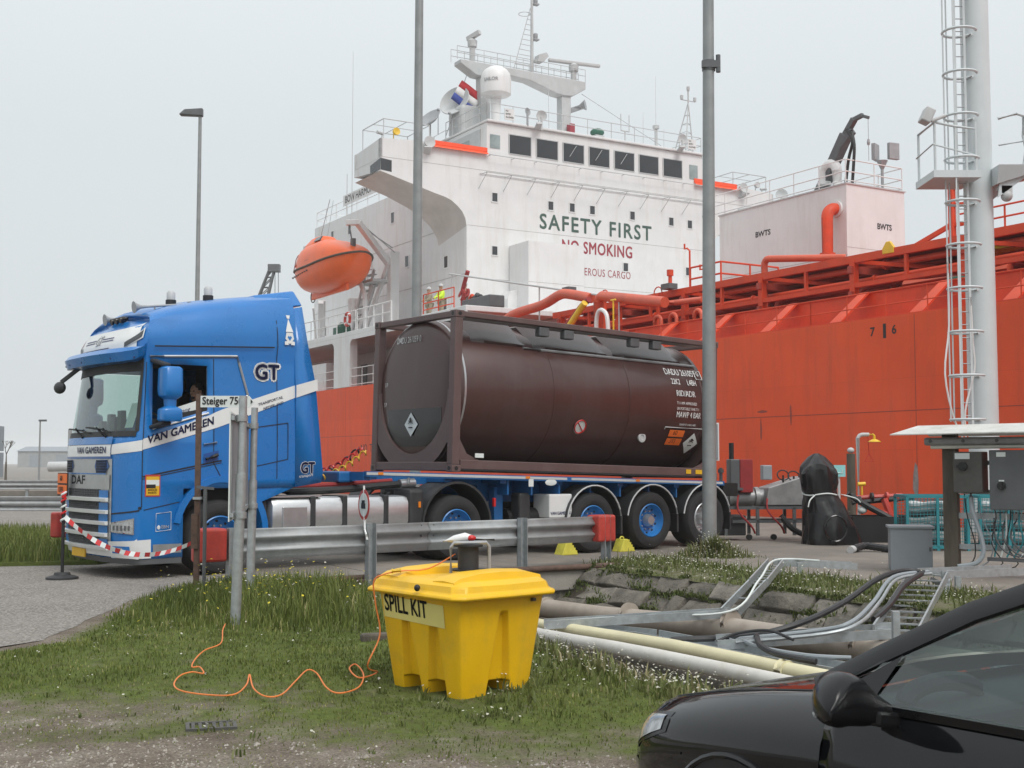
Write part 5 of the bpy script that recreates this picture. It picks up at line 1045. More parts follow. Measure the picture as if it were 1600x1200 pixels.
b = MB(); b.add([cab(CT(-4.72), 2.10, -.03), cab(CT(-4.2), 2.27, -.03), cab(CT(-4.2), 2.42, -.03), cab(CT(-4.68), 2.26, -.03)], [(0, 1, 2, 3)]); cd = b.build('card', 'paper', truck, fix=False); text('Uitgang', .085, 'navy', cd, fn=lambda x, y: cab(CT(-4.62 + x), 2.165 + y + .3 * x, -.02), shear=.3)
# chassis, fuel tank, wheels, mudguards
b = MB(); b.box(-5.0, 1.25, .85, .95, .72, .98); b.box(-5.0, 1.25, 1.55, 1.65, .72, .98); b.box(-2.6, -2.5, .9, 1.6, .75, .95); b.box(.9, 1.0, .9, 1.6, .75, .95); b.build('chassis_rails', 'dark_grey', truck)
b = MB(); b.box(-5.1, -4.5, .15, 2.35, .35, 1.3); b.box(-4.5, -2.9, .35, 2.15, .8, 1.3); b.build('engine_bay', 'black', truck)
def lorry_wheel(parent, t, y, d, rim='rim_blue', dish=True, name='wheel'):
    """one road wheel, outer face towards d"""
    e = bpy.data.objects.new(name, None); COL.objects.link(e); e.parent = parent; e.location = (t, y, .52); e.rotation_euler = (0, 0, 0 if d < 0 else math.pi)
    if not hasattr(lorry_wheel, 'cache'): lorry_wheel.cache = {}
    if rim not in lorry_wheel.cache:
        b = MB(); pr = [(.30, .26), (.47, .28), (.505, .24), (.52, .16), (.52, -.12), (.505, -.2), (.47, -.245), (.40, -.265), (.33, -.25), (.295, -.22), (.29, -.1)]
        b.lathe([(r, -z) for r, z in reversed(pr)], (0, .14, 0), (0, -1, 0), n=40, cap=False)
        t_ = b.build('tyre', 'rubber', e, smooth=30, fix=True)
        b = MB()
        for k in range(6):
            for z in (-.02, -.08, .03): pass
        b.lathe([(.295, .02), (.30, -.09), (.285, -.10), (.27, -.02), (.235, .03), (.20, .045), (.12, .05), (.115, .02), (.0, .02)], (0, 0, 0), (0, 1, 0), n=36, cap=False); r_ = b.build('rim', rim, e, smooth=30)
        b = MB(); b.lathe([(.115, .03), (.11, -.03), (.085, -.06), (.08, -.09), (.0, -.095)], (0, 0, 0), (0, 1, 0), n=20, cap=False)
        for k in range(10):
            a = 2 * math.pi * k / 10; b.cyl((.165 * math.cos(a), .05, .165 * math.sin(a)), (.165 * math.cos(a), .0, .165 * math.sin(a)), .016, n=6)
        h_ = b.build('hub', 'silver', e, smooth=40)
        b = MB()
        for k in range(10):
            a = 2 * math.pi * (k + .5) / 10; b.cyl((.225 * math.cos(a), .036, .225 * math.sin(a)), (.225 * math.cos(a), .026, .225 * math.sin(a)), .02, n=10)
        v_ = tag(b.build('vent_hole', 'black', e, smooth=40), kind='stuff')
        lorry_wheel.cache[rim] = (t_, r_, h_, v_)
    else:
        for o in lorry_wheel.cache[rim]: inst(o, e)
    return e
lorry_wheel(truck, -3.89, .12, -1, 'rim_blue'); lorry_wheel(truck, -3.89, 2.38, 1, 'rim_blue')
for y, d in ((.12, -1), (.46, -1), (2.04, 1), (2.38, 1)): lorry_wheel(truck, .12, y, d)
b = MB()      # cab wheel-arch lip
ring = [(-3.89 + .62 * math.cos(a), .58 + .70 * math.sin(a)) for a in np.linspace(R(-8), R(168), 20)]
b.rings([[Vector((t, y, h)) + Vector((math.cos(a_) * k, 0, math.sin(a_) * k)) for (y, k) in ((-.02, 0), (-.02, .09), (.35, .09), (.35, 0))] for (t, h), a_ in zip(ring, np.linspace(R(-8), R(168), 20))]); b.build('wheel_arch', 'cab_blue', truck, smooth=35)
b = MB(); b.hexa([(-3.32, .02, .98), (-2.76, .02, 1.20), (-2.76, .3, 1.20), (-3.32, .3, .98), (-3.45, .02, 1.32), (-2.76, .0, 1.32), (-2.76, .3, 1.32), (-3.45, .3, 1.32)]); b.build('rear_sill', 'cab_blue', truck)
b = MB(); b.box(-3.25, -3.16, .1, .4, .3, 1.0); b.build('mud_flap', 'plastic_dark', truck)
b = MB(); rs = []
for x, k in ((-3.12, .80), (-3.09, .95), (-3.0, 1.0), (-.88, 1.0), (-.79, .95), (-.76, .80)):
    rs.append([Vector((x, .36 + .34 * k * sx, .80 + .25 * k * sz)) for sx, sz in ((-1, -.6), (-.85, -.92), (-.6, -1), (.6, -1), (1, -.7), (1, .7), (.6, 1), (-.6, 1), (-.85, .92), (-1, .6))])
b.rings(rs); b.build('fuel_tank', 'alu_tank', truck, smooth=40)
for t in (-2.45, -1.92, -1.2):
    b = MB(); b.box(t - .045, t + .045, .005, .72, .54, 1.065); b.build('tank_strap', 'plastic_dark', truck, bevel=.02)
b = MB(); b.box(-2.95, -2.55, .002, .03, .62, .92); b.build('step_recess', 'silver', truck, bevel=.02); b = MB(); b.box(-3.15, -2.3, .03, .65, 1.05, 1.075); b.build('tank_step', 'silver', truck); b = MB(); b.cyl((-1.0, .3, 1.04), (-1.0, .3, 1.1), .06, n=12); b.build('filler_cap', 'black', truck, smooth=40)
b = MB(); b.tube(bez([(-2.8, .5, 1.12), (-1.8, .45, 1.14), (-.95, .4, 1.2), (-.6, .4, 1.22)], 12), .055, n=8); b.build('suction_hose', 'black', truck, smooth=40); b = MB(); b.cyl((-.72, .4, 1.215), (-.45, .4, 1.23), .075, n=12); b.cyl((-.6, .32, 1.22), (-.6, .32, 1.34), .02, n=6); b.build('hose_coupling', 'silver', truck, smooth=40)
b = MB(); b.tube(bez([(-2.8, .7, 1.16), (-1.7, .6, 1.22), (-.8, .5, 1.27)], 10), .035, n=8); b.build('hose', 'dark_red_cloth', truck, smooth=40)
for y in (.0, 1.88):
    b = MB(); rg = []
    for a in np.linspace(R(-5), R(178), 18):
        cx, cz = .12 + .64 * math.cos(a), .56 + .66 * math.sin(a); rg.append([Vector((cx + k * math.cos(a), y + yy, cz + k * math.sin(a))) for yy, k in ((0, 0), (0, .035), (.62, .035), (.62, 0))])
    b.rings(rg); b.build('mudguard', 'plastic_dark', truck, smooth=35)
b = MB(); b.box(-.78, -.5, .02, .5, .55, 1.15); b.build('mudguard_box', 'plastic_dark', truck, bevel=.06)
b = MB(); b.box(-.62, -.58, .0, .02, .86, .95); b.build('side_marker', 'amber', truck); b = MB(); b.box(.84, .88, .0, .06, .84, .98); b.build('tail_lamp', 'red_lens', truck, bevel=.01)
b = MB(); b.cyl((.05, 1.25, .98), (.05, 1.25, 1.14), .5, n=24); b.box(-.5, .6, .8, 1.7, .95, 1.03); b.build('fifth_wheel', 'black', truck, bevel=.02)
b = MB(); b.box(-2.6, -1.4, .85, 1.65, .98, 1.03); b.build('catwalk', 'silver', truck)
def coil(p0, p1, r, n, sag): # spiral air line
    P0, P1 = Vector(p0), Vector(p1); out = []
    for i in range(n * 10 + 1):
        t = i / (n * 10); a = 2 * math.pi * n * t; q = P0.lerp(P1, t) + Vector((0, 0, -sag * 4 * t * (1 - t))); out.append(q + Vector((.15 * r, math.cos(a) * r, math.sin(a) * r)))
    return out
b = MB(); b.tube(coil((-2.6, .9, 1.35), (-.95, 1.0, 1.75), .05, 13, .22), .014, n=5); b.build('air_line', 'plate_yellow', truck, smooth=40); b = MB(); b.tube(coil((-2.6, 1.1, 1.5), (-.95, 1.1, 1.8), .05, 13, .25), .014, n=5); b.build('air_line', 'red_lens', truck, smooth=40); b = MB(); b.tube(coil((-2.6, 1.3, 1.45), (-.95, 1.2, 1.8), .055, 11, .3), .016, n=5); b.build('air_line', 'black', truck, smooth=40)
# ================================================================== SEMI-TRAILER
trailer = thing('semi_trailer', 'blue skeletal container trailer with three blue wheeled axles behind the tractor', 'trailer', T0, TRUCK_ROT)
TB = lambda t: 1.40 - .0281 * t          # underside of the container
mat('trailer_blue', (.012, .12, .33), .4, var=.1, scale=3, dirt=(.04, .08, .14), damt=.4, dscale=2)
def tbeam(t0, t1, y0, y1, d0, d1, name, m='trailer_blue', bevel=.0):
    b = MB(); b.hexa([(t0, y0, TB(t0) - d1), (t1, y0, TB(t1) - d1), (t1, y1, TB(t1) - d1), (t0, y1, TB(t0) - d1), (t0, y0, TB(t0) - d0), (t1, y0, TB(t1) - d0), (t1, y1, TB(t1) - d0), (t0, y1, TB(t0) - d0)]); return b.build(name, m, trailer, bevel=bevel)
tbeam(-1.55, 6.3, .02, .10, .02, .10, 'side_rail'); tbeam(-1.55, 6.3, 2.34, 2.42, .02, .10, 'side_rail')
tbeam(-1.0, 6.3, .62, .80, .06, .20, 'main_beam'); tbeam(-1.0, 6.3, 1.64, 1.82, .06, .20, 'main_beam'); tbeam(.95, 6.3, .62, .72, .20, .46, 'beam_web'); tbeam(.95, 6.3, 1.72, 1.82, .20, .46, 'beam_web')
for t in (-1.5, .0, 1.1, 2.3, 3.7, 5.1, 6.2): tbeam(t - .06, t + .06, .1, 2.34, .03, .16, 'cross_member')
for t in (1.2, 1.7, 2.3, 3.0, 3.7, 4.4, 5.1, 5.8): tbeam(t - .015, t + .015, .1, .62, .10, .34, 'bracket')
tbeam(-1.55, 2.4, .012, .022, .035, .075, 'marker_tape', 'light_grey'); tbeam(2.5, 6.25, .012, .022, .035, .075, 'marker_tape', 'light_grey')
for t in (-1.35, 1.5, 4.0): b = MB(); b.box(t, t + .09, .005, .02, TB(t) - .07, TB(t) - .03); b.build('side_marker', 'amber', trailer)
b = MB(); b.box(-1.75, -1.5, .5, 1.95, 1.25, 1.42); b.build('head_board', 'trailer_blue', trailer, bevel=.03)
for y in (.45, 2.05):
    b = MB(); b.box(1.12, 1.30, y - .08, y + .08, .28, 1.15); b.box(1.05, 1.37, y - .13, y + .13, .24, .28); b.build('landing_leg', 'trailer_blue', trailer, bevel=.01)
b = MB(); b.box(1.48, 1.72, .15, .4, .5, 1.05); b.build('extinguisher_box', 'plastic_dark', trailer, bevel=.04); b = MB(); b.cyl((1.4, .5, .62), (2.2, .5, .62), .17, n=16); b.build('air_tank', 'black', trailer, smooth=40)
b = MB(); b.box(2.05, 2.55, .06, .5, .62, 1.02); tb_ = b.build('tool_box', 'cab_white', trailer, bevel=.02); text('VAN GAMEREN', .075, 'navy', tb_, o=(2.07, .06, .66), r=(1, 0, 0), bold=0.0084, xs=.85)
b = MB(); b.cyl((1.95, .03, 1.22), (2.15, .03, 1.22), .001, n=4); b.sphere((2.05, .02, 1.22), .07, n=12, sc=(1.8, .1, .8)); b.build('maker_badge', 'paper', trailer, smooth=50); b = MB(); b.obox((1.62, .02, 1.22), (.1, .01, .13)); b.build('placard', 'paper', trailer)
for k, t in enumerate((3.0, 4.39, 5.79)):
    for y, d in ((.12, -1), (2.38, 1)): lorry_wheel(trailer, t, y, d, 'rim_blue' if k < 2 else 'silver')
    b = MB(); b.cyl((t, .3, .52), (t, 2.2, .52), .07, n=10); b.build('axle', 'black', trailer, smooth=40)
    for y in (-.01, 2.1):
        b = MB(); rg = []; rim_ = []
        for a in np.linspace(R(8), R(172), 16):
            cx, cz = t + .60 * math.cos(a), .54 + .60 * math.sin(a); rg.append([Vector((cx + kk * math.cos(a), y + yy, cz + kk * math.sin(a))) for yy, kk in ((0, 0), (0, .03), (.42, .03), (.42, 0))]); rim_.append(Vector((cx + .02 * math.cos(a), y - .008, cz + .02 * math.sin(a))))
        b.rings(rg); b.build('mudguard', 'plastic_dark', trailer, smooth=35); b = MB(); b.tube(rim_, .014, n=6); b.build('mudguard_trim', 'light_grey', trailer, smooth=40)
    b = MB(); b.box(t + .62, t + .66, .0, .42, .3, .62); b.build('mud_flap', 'plastic_dark', trailer)
tbeam(6.3, 6.7, .05, 2.38, .05, .30, 'rear_bumper', 'black'); b = MB(); b.box(6.5, 6.62, .1, 2.3, .4, .52); b.build('underrun_bar', 'black', trailer, bevel=.01)
# ================================================================== TANK CONTAINER
tank = thing('tank_container', 'dark brown twenty foot tank container in a steel frame on the trailer', 'tank container', T0 + Vector((0, 0, 1.405)), TRUCK_ROT); tank.rotation_euler = (0, R(1.6), TRUCK_ROT)
mat('tank_frame', (.115, .072, .068), .5, var=.10, scale=3, dirt=(.16, .12, .115), damt=.4, dscale=2)
mat('tank_brown', (.066, .027, .023), .36, coat=.15, var=.12, scale=1.2, dirt=(.075, .048, .045), damt=.6, dscale=.7, streak=(.085, .06, .057), samt=.5)
mat('tank_top', (.040, .022, .020), .24, var=.15, scale=3)
LX, WY, HZ = 6.058, 2.438, 2.591
def fb(x0, x1, y0, y1, z0, z1, name, m='tank_frame', bev=.012): return MB().box(x0, x1, y0, y1, z0, z1).build(name, m, tank, bevel=bev)
for x in (0, LX - .15):
    for y in (0, WY - .15):
        fb(x, x + .15, y, y + .15, .118, HZ - .118, 'corner_post')
        for z in (0, HZ - .118):
            cc = fb(x - .006, x + .172, y - .006, y + .156, z, z + .118, 'corner_casting')
            b = MB(); b.cyl((x + .083, y - .008 if y < 1 else y + .158, z + .06), (x + .083, y + .02 if y < 1 else y + .13, z + .06), .035, n=12); b.cyl((x - .008 if x < 1 else x + .174, y + .075, z + .06), (x + .02 if x < 1 else x + .15, y + .075, z + .06), .035, n=12); b.build('lashing_hole', 'black', cc)
for y in (0.01, WY - .13):
    fb(.172, LX - .172, y, y + .12, HZ - .10, HZ - .01, 'top_rail'); fb(.172, LX - .172, y, y + .12, .05, .20, 'bottom_rail')
    b = MB(); b.prism([(.15, y + .02, .2), (.55, y + .02, .2), (.30, y + .02, .30), (.15, y + .02, .55)], (0, .06, 0)); b.build('gusset', 'tank_frame', tank)
    b = MB(); b.prism([(LX - .15, y + .02, .2), (LX - .55, y + .02, .2), (LX - .30, y + .02, .30), (LX - .15, y + .02, .55)], (0, .06, 0)); b.build('gusset', 'tank_frame', tank)
for x in (.01, LX - .13):
    fb(x, x + .12, .156, WY - .156, HZ - .11, HZ - .01, 'end_rail'); fb(x, x + .12, .156, WY - .156, .02, .16, 'end_rail')
    # end frame skirt round the lower half of the tank
    b = MB(); o_ = []; i_ = []
    for a in np.linspace(R(180), R(360), 25):
        o_.append((1.219 + 1.065 * max(-1, min(1, 1.25 * math.cos(a))), 1.30 + 1.15 * max(-1, 1.15 * math.sin(a)))); i_.append((1.219 + 1.02 * math.cos(a), 1.33 + 1.04 * math.sin(a)))
    n_ = len(o_); b.add([(x + .01, y, z) for y, z in o_] + [(x + .01, y, z) for y, z in i_] + [(x + .09, y, z) for y, z in o_] + [(x + .13 if x < 1 else x - .02, y, z) for y, z in i_], [(k, k + 1, n_ + k + 1, n_ + k) for k in range(n_ - 1)] + [(2 * n_ + k, 3 * n_ + k, 3 * n_ + k + 1, 2 * n_ + k + 1) for k in range(n_ - 1)] + [(n_ + k, n_ + k + 1, 3 * n_ + k + 1, 3 * n_ + k) for k in range(n_ - 1)])
    b.build('end_skirt', 'tank_frame', tank, smooth=30)
TR_, TCY, TCZ = 1.205, 1.219, 1.34
b = MB(); prof = [(.001, .03), (.4, .035), (.75, .048), (1.0, .065), (1.10, .085), (1.17, .13), (TR_, .20), (TR_, 5.80), (1.15, 5.87), (1.08, 5.93), (.98, 5.97), (.75, 6.0), (.001, 6.02)]
b.lathe(prof, (0, TCY, TCZ), (1, 0, 0), n=64, cap=False); b.build('tank_shell', 'tank_brown', tank, smooth=50)
for x in (.24, 2.1, 3.85, 5.7):
    b = MB(); b.lathe([(TR_ - .01, -.022), (TR_ + .006, -.018), (TR_ + .006, .018), (TR_ - .01, .022)], (x, TCY, TCZ), (1, 0, 0), n=64, cap=False); b.build('band_and_highlight', 'tank_brown' if x != .24 else 'silver', tank, smooth=40)  # front silver band paints the highlight on the tank edge; others are cladding
def on_tank(x, z, off=.006):      # point on the near flank
    dz = max(-.999, min(.999, (z - TCZ) / TR_)); return Vector((x, TCY - math.sqrt(1 - dz * dz) * (TR_ + off), z))
def tank_patch(name, m, x0, x1, z0, z1, off, n=6):
    b = MB(); b.grid(lambda u, v: on_tank(x0 + (x1 - x0) * u, z0 + (z1 - z0) * v, off), (0, .5, 1), np.linspace(0, 1, n)); return b.build(name, m, tank, smooth=50, fix=False)
def tank_text(body, x, z, size, **k): return text(body, size, k.pop('m', 'cab_white'), tank, fn=lambda a, y: on_tank(x + a, z + y, k.get('o', .014) if False else .016), **k)
tank_text('DADU 261059', 4.82, 1.87, .17, bold=.005, xs=.78); tank_text('22K2      L4BH', 4.92, 1.70, .15, xs=.72); tank_text('RID/ADR', 5.0, 1.48, .155, bold=.005, xs=.82); tank_text('T11 IMP APPROVED', 5.0, 1.34, .075, xs=.8); tank_text('UN PORTABLE TANK T11', 5.0, 1.24, .075, xs=.68); tank_text('MAWP 4 BAR', 5.0, 1.09, .15, bold=.005, xs=.72); tank_text('PLEASE PUT LABELS HERE', 5.12, .965, .05, xs=.75); tank_text('0', 5.66, 1.90, .12)
b = MB()
for (a, c, e, g_) in ((5.62, 1.86, 5.78, 1.86), (5.78, 1.86, 5.78, 2.02), (5.78, 2.02, 5.62, 2.02), (5.62, 2.02, 5.62, 1.86), (4.78, .93, 5.85, .93), (4.78, .93, 4.78, .89)): b.tube([on_tank(a, c, .012), on_tank(e, g_, .012)], .008, n=4)
b.build('stencil_line', 'cab_white', tank)
tank_patch('hazard_plate', 'black', 4.90, 5.32, .60, .90, .012); tank_patch('hazard_panel', 'orange_plate', 4.915, 5.305, .765, .885, .016); tank_patch('hazard_panel', 'orange_plate', 4.915, 5.305, .615, .735, .016)
tank_text('60', 5.02, .775, .11, m='black', bold=.005); tank_text('1593', 4.95, .625, .11, m='black', xs=.95)
def diamond(cx, cz, r):
    b = MB(); b.grid(lambda u, v: on_tank(cx + (u - v) * r, cz + (u + v - 1) * r, .02), np.linspace(0, 1, 6), np.linspace(0, 1, 6)); b.build('placard', 'paper', tank, fix=False)
    b = MB(); q = lambda x, z: on_tank(cx + x * r, cz + z * r, .026)
    b.sphere(q(0, .38), r * .17, n=8, sc=(1, .12, 1)); b.tube([q(-.28, .1), q(.28, .3)], r * .04, n=4); b.tube([q(.28, .1), q(-.28, .3)], r * .04, n=4); b.tube([q(-.25, -.2), q(.25, -.2)], r * .05, n=4); b.build('placard_mark', 'black', tank)
diamond(5.56, .66, .19)
b = MB(); b.rings([[on_tank(2.75 + rr * math.cos(a), .84 + rr * .95 * math.sin(a), .02) for a in np.linspace(0, 2 * math.pi, 24, endpoint=False)] for rr in (.002, .07, .13)], cap0=False, cap1=False); b.build('sign_disc', 'paper', tank); b = MB(); cq = on_tank(2.75, .84, .02)
b.tube([on_tank(2.75 + .12 * math.cos(a), .84 + .11 * math.sin(a), .03) for a in np.linspace(0, 2 * math.pi, 21)], .012, n=5); b.tube([on_tank(2.66, .92, .03), on_tank(2.75, .84, .03), on_tank(2.84, .76, .03)], .01, n=5); b.build('sign_ring', 'red_lens', tank)
b = MB(); b.lathe([(.09, 0), (.09, .03), (.05, .035), (.045, .02), (.001, .02)], on_tank(4.28, .72, 0), on_tank(4.28, .72, 1.) - on_tank(4.28, .72, 0), n=18); b.build('gauge', 'light_grey', tank, smooth=30)
tank_patch('yellow_label', 'plate_yellow', 5.35, 5.45, .12, .20, -.02); b = MB(); b.box(5.25, 5.38, -.004, .0, .09, .17); b.box(5.5, 5.85, -.004, .0, .09, .17); b.build('warning_label', 'plate_yellow', tank); b = MB(); b.box(.45, .62, -.004, 0.01, .24, .31); b.build('data_plate', 'paper', tank)
# the front end: dark glossy lower panel, number, placard
def on_end(y, z, off=.0):
    r = math.hypot(y - TCY, z - TCZ); x = lerp_tab([(0, .03), (.4, .035), (.75, .048), (1.0, .065), (1.10, .085), (1.17, .13)], r); return Vector((x - off, y, z))
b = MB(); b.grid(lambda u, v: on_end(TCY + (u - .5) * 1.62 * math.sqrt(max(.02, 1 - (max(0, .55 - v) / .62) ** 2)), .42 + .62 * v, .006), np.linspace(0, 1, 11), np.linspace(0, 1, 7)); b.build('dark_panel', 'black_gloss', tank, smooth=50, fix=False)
b = MB(); cy, cz, r = TCY + .02, .78, .20; b.add([on_end(cy - r, cz, .02), on_end(cy, cz - r, .03), on_end(cy + r, cz, .02), on_end(cy, cz + r, .02)], [(0, 3, 2, 1)]); b.build('placard', 'paper', tank, fix=False)
b = MB(); b.sphere(on_end(cy, cz + .08, .035), .035, n=8, sc=(.1, 1, 1)); b.tube([on_end(cy - .06, cz + .02, .035), on_end(cy + .06, cz + .06, .035)], .008, n=4); b.tube([on_end(cy + .06, cz + .02, .035), on_end(cy - .06, cz + .06, .035)], .008, n=4); b.tube([on_end(cy - .05, cz - .05, .035), on_end(cy + .05, cz - .05, .035)], .01, n=4); b.build('placard_mark', 'black', tank)
text('DADU 261059 0', .15, 'cab_white', tank, fn=lambda x, y: on_end(1.78 - x, 2.13 + y, .02), bold=.005, xs=.72)
for y, z in ((2.1, 1.42), (2.12, 1.08)): text('5 P', .1, 'cab_white', tank, fn=lambda x, yy: on_end(y - x, z + yy, .02) , xs=.7)
# walkway, manhole boxes and fittings on top
b = MB(); b.box(.3, LX - .3, .16, .42, HZ - .10, HZ - .06)
b.build('walkway', 'grey_metal', tank)
b = MB()
for x in np.arange(.4, LX - .4, .12): b.box(x, x + .02, .16, .42, HZ - .06, HZ - .03)
b.build('walkway_grating', 'dark_grey', tank)
def top_tray(x0, x1):
    b = MB(); rs = []
    for x in (x0, x0 + .25, x1 - .25, x1):
        k = 0 if x in (x0, x1) else .09; rs.append([on_tank(x, TCZ + .80, .0), on_tank(x, TCZ + .84, k * .8), Vector((x, TCY - .40, TCZ + TR_ + k * .7)), Vector((x, TCY + .4, TCZ + TR_ + k * .7))])
    b.rings(rs, closed=True); return b.build('top_cover', 'tank_top', tank, smooth=35)
top_tray(.55, 1.7); top_tray(1.85, 3.55); top_tray(3.7, 5.4)
b = MB(); b.tube([on_tank(x, TCZ + .78, .03) for x in np.linspace(1.6, 5.7, 12)], .025, n=6); b.build('drain_rail', 'grey_metal', tank, smooth=40)
for x in (1.75, 2.3, 3.85, 4.4): b = MB(); b.box(x, x + .22, .03, .16, HZ - .27, HZ - .11); b.build('lamp_box', 'dark_grey', tank, bevel=.02)
for x in (1.2, 2.7, 4.4): b = MB(); b.cyl((x, TCY, TCZ + TR_ - .05), (x, TCY, TCZ + TR_ + .12), .26, n=20); b.build('manhole', 'dark_grey', tank, smooth=40)

MB().box(.3, LX - .3, .25, WY - .25, .03, .14).build('underframe', 'dark_grey', tank)
# ================================================================== QUAY EQUIPMENT
_PT = R(3.609)
def G(px, py, h=0.):      # site survey helper: photo bearing + height -> ground position
    u = (px - 800) / 1950.; v = (600 - py) / 1950.; d = Vector((u, math.cos(_PT) - v * math.sin(_PT), math.sin(_PT) + v * math.cos(_PT)))
    return Vector((0, 0, 1.55)) + d * ((h - 1.55) / d.z)
mat('pole_grey', (.28, .295, .295), .5, metal=.3, var=.13, scale=3, streak=(.25, .25, .24), samt=.5); mat('mast_grey', (.58, .62, .63), .5, var=.05, scale=1, streak=(.40, .40, .38), samt=.3)
mat('tarp', (.012, .012, .013), .32, var=.2, scale=4, bump=.5, bscale=7); mat('cabinet_grey', (.26, .29, .31), .5, var=.05); mat('hopper_grey', (.30, .30, .30), .45, metal=.3, var=.15, scale=5)
def Gg(px, py, dh=.0):   # the same on the uneven turf
    q = G(px, py, 0)
    for _ in range(5): q = G(px, py, ground_z(q.x, q.y) + dh)
    return q
# street lamp behind the lorry, and poles
def round_pole(name, label, cat, x, y, h, r0, r1, m='pole_grey', group=None, lean=(0, 0)):
    t = thing(name, label, cat, (x, y, 0), 0, group); MB().cyl((0, 0, -.1), (lean[0], lean[1], h), r0, r1, n=20).build('pole', m, t, smooth=40); MB().cyl((0, 0, -.05), (0, 0, .06), r0 * 1.5, n=20).build('base_collar', m, t, smooth=40); return t
pa = round_pole('light_pole', 'tall galvanised pole standing in front of the rear end of the tank container', 'pole', 3.30, 21.0, 15.5, .125, .075, lean=(.12, 0))
b = MB(); b.cyl((.07, 0, 8.25), (.07, 0, 8.42), .115, n=14); b.box(-.06, .24, -.12, -.04, 8.28, 8.40); b.cyl((.22, -.08, 8.2), (.22, -.08, 8.5), .04, n=8); b.build('clamp', 'dark_grey', pa, smooth=40)
pb = round_pole('light_pole', 'tall grey pole rising behind the front end of the tank container', 'pole', -2.33, 30.0, 24., .135, .07, lean=(.1, 0))
lp = round_pole('street_lamp', 'tall slim street lamp with flat lantern behind the truck cab', 'street lamp', -11.42, 45, 14.3, .11, .06)
b = MB(); b.hexa([(-.75, -.18, 14.25), (.1, -.12, 14.2), (.1, .12, 14.2), (-.75, .18, 14.25), (-.55, -.14, 14.45), (.1, -.1, 14.5), (.1, .1, 14.5), (-.55, .14, 14.45)]); b.build('lantern', 'dark_grey', lp, bevel=.03)
# lighting mast with caged ladder and platform
mx, my = 10.58, 28.0
ms = thing('lighting_mast', 'thick pale grey mast with caged ladder and service platform at the quay edge', 'mast', (mx, my, 0))
MB().cyl((0, 0, -.05), (0, 0, 16.5), .33, .30, n=36).build('column', 'mast_grey', ms, smooth=40)
for x in (-.36, -.58): MB().box(x - .025, x + .025, -.34, -.28, 2.2, 16.5).build('ladder_rail', 'mast_grey', ms)
rg = MB().cyl((-.58, -.31, 0), (-.36, -.31, 0), .012, n=6).build('rung', 'grey_metal', ms)
rg.location = (0, 0, 2.3)
for k in range(1, 48): inst(rg, loc=(0, 0, 2.3 + .29 * k))
b = MB(); b.tube(arc((-.5, -.35, 0), .36, R(20), R(340), 20), .03, n=6); hp = b.build('cage_hoop', 'mast_grey', ms, smooth=40); hp.location = (-.02, -.1, 2.5)
for k in range(1, 14): inst(hp, loc=(-.02, -.1, 2.5 + .97 * k))
for a in (120, 175, 230): MB().beam((-.52 + .36 * math.cos(R(a)), -.45 + .36 * math.sin(R(a)), 2.45), (-.52 + .36 * math.cos(R(a)), -.45 + .36 * math.sin(R(a)), 16.4), .02, .03).build('cage_bar', 'mast_grey', ms)
b = MB(); b.tube(bez([(-.9, -.5, 6.0), (-.92, -.55, 4.6), (-1.05, -.6, 3.5), (-.85, -.55, 2.5), (-.55, -.5, 1.9)], 16), .02, n=6); b.tube(bez([(-.45, -.6, 5.2), (-.42, -.6, 4.2), (-.4, -.6, 3.6), (-.62, -.6, 2.7), (-.6, -.55, 2.0)], 16), .02, n=6); b.build('loose_cable', 'white_paint', ms, smooth=40)
b = MB(); b.prism([(-1.25, -.75, 7.85), (-.2, -.75, 7.85), (-.2, .5, 7.85), (-1.25, .5, 7.85)], (0, 0, .16)); b.build('platform_left', 'mast_grey', ms)
b = MB(); b.hexa([(.22, -.55, 7.75), (1.0, -.55, 8.0), (1.0, .6, 8.0), (.22, .6, 7.75), (.22, -.7, 8.15), (1.55, -.7, 8.15), (1.55, .8, 8.15), (.22, .8, 8.15)]); b.build('platform_right', 'mast_grey', ms)
for y in (-.5, 0, .5): MB().prism([(.25, y, 7.45), (.3, y, 7.8), (1.0, y, 8.0)], (0, .03, 0)).build('bracket', 'mast_grey', ms)
b = MB()
for x, y in ((-1.2, -.7), (-.75, -.7), (-.3, -.7), (-1.2, .4)): b.cyl((x, y, 8.0), (x, y, 9.1), .03, n=8)
b.tube([(-1.2, .4, 9.1), (-1.2, -.7, 9.1), (-.75, -.72, 9.0), (-.3, -.7, 8.95), (-.28, -.6, 8.4)], .03, n=8); b.tube([(-1.25, .4, 8.55), (-1.25, -.72, 8.6), (-.3, -.7, 8.35)], .022, n=6); b.build('guard_rail', 'mast_grey', ms, smooth=40)
b = MB(); b.tube([(.25, -.62, 9.2), (.65, -.66, 9.3), (.95, -.68, 9.2), (1.1, -.68, 9.02), (1.25, -.68, 9.1), (1.32, -.68, 8.6), (1.35, -.68, 8.15)], .035, n=8); b.tube([(.8, -.66, 9.25), (.78, -.66, 8.8), (.84, -.66, 8.5), (.78, -.66, 8.15)], .035, n=8); b.tube([(.25, -.62, 8.6), (.9, -.66, 8.7), (1.32, -.68, 8.55)], .022, n=6); b.tube(bez([(1.35, -.68, 8.3), (1.55, -.68, 8.28), (1.75, -.68, 8.45), (2.0, -.68, 8.35)], 10), .03, n=6); b.build('guard_rail', 'mast_grey', ms, smooth=40)
b = MB(); b.obox((-1.38, -.75, 9.22), (.22, .32, .34), M=Matrix.Rotation(R(25), 3, 'Y')); b.beam((-1.3, -.75, 9.1), (-.95, -.72, 9.25), .06, .08); b.build('flood_lamp', 'light_grey', ms, bevel=.03)
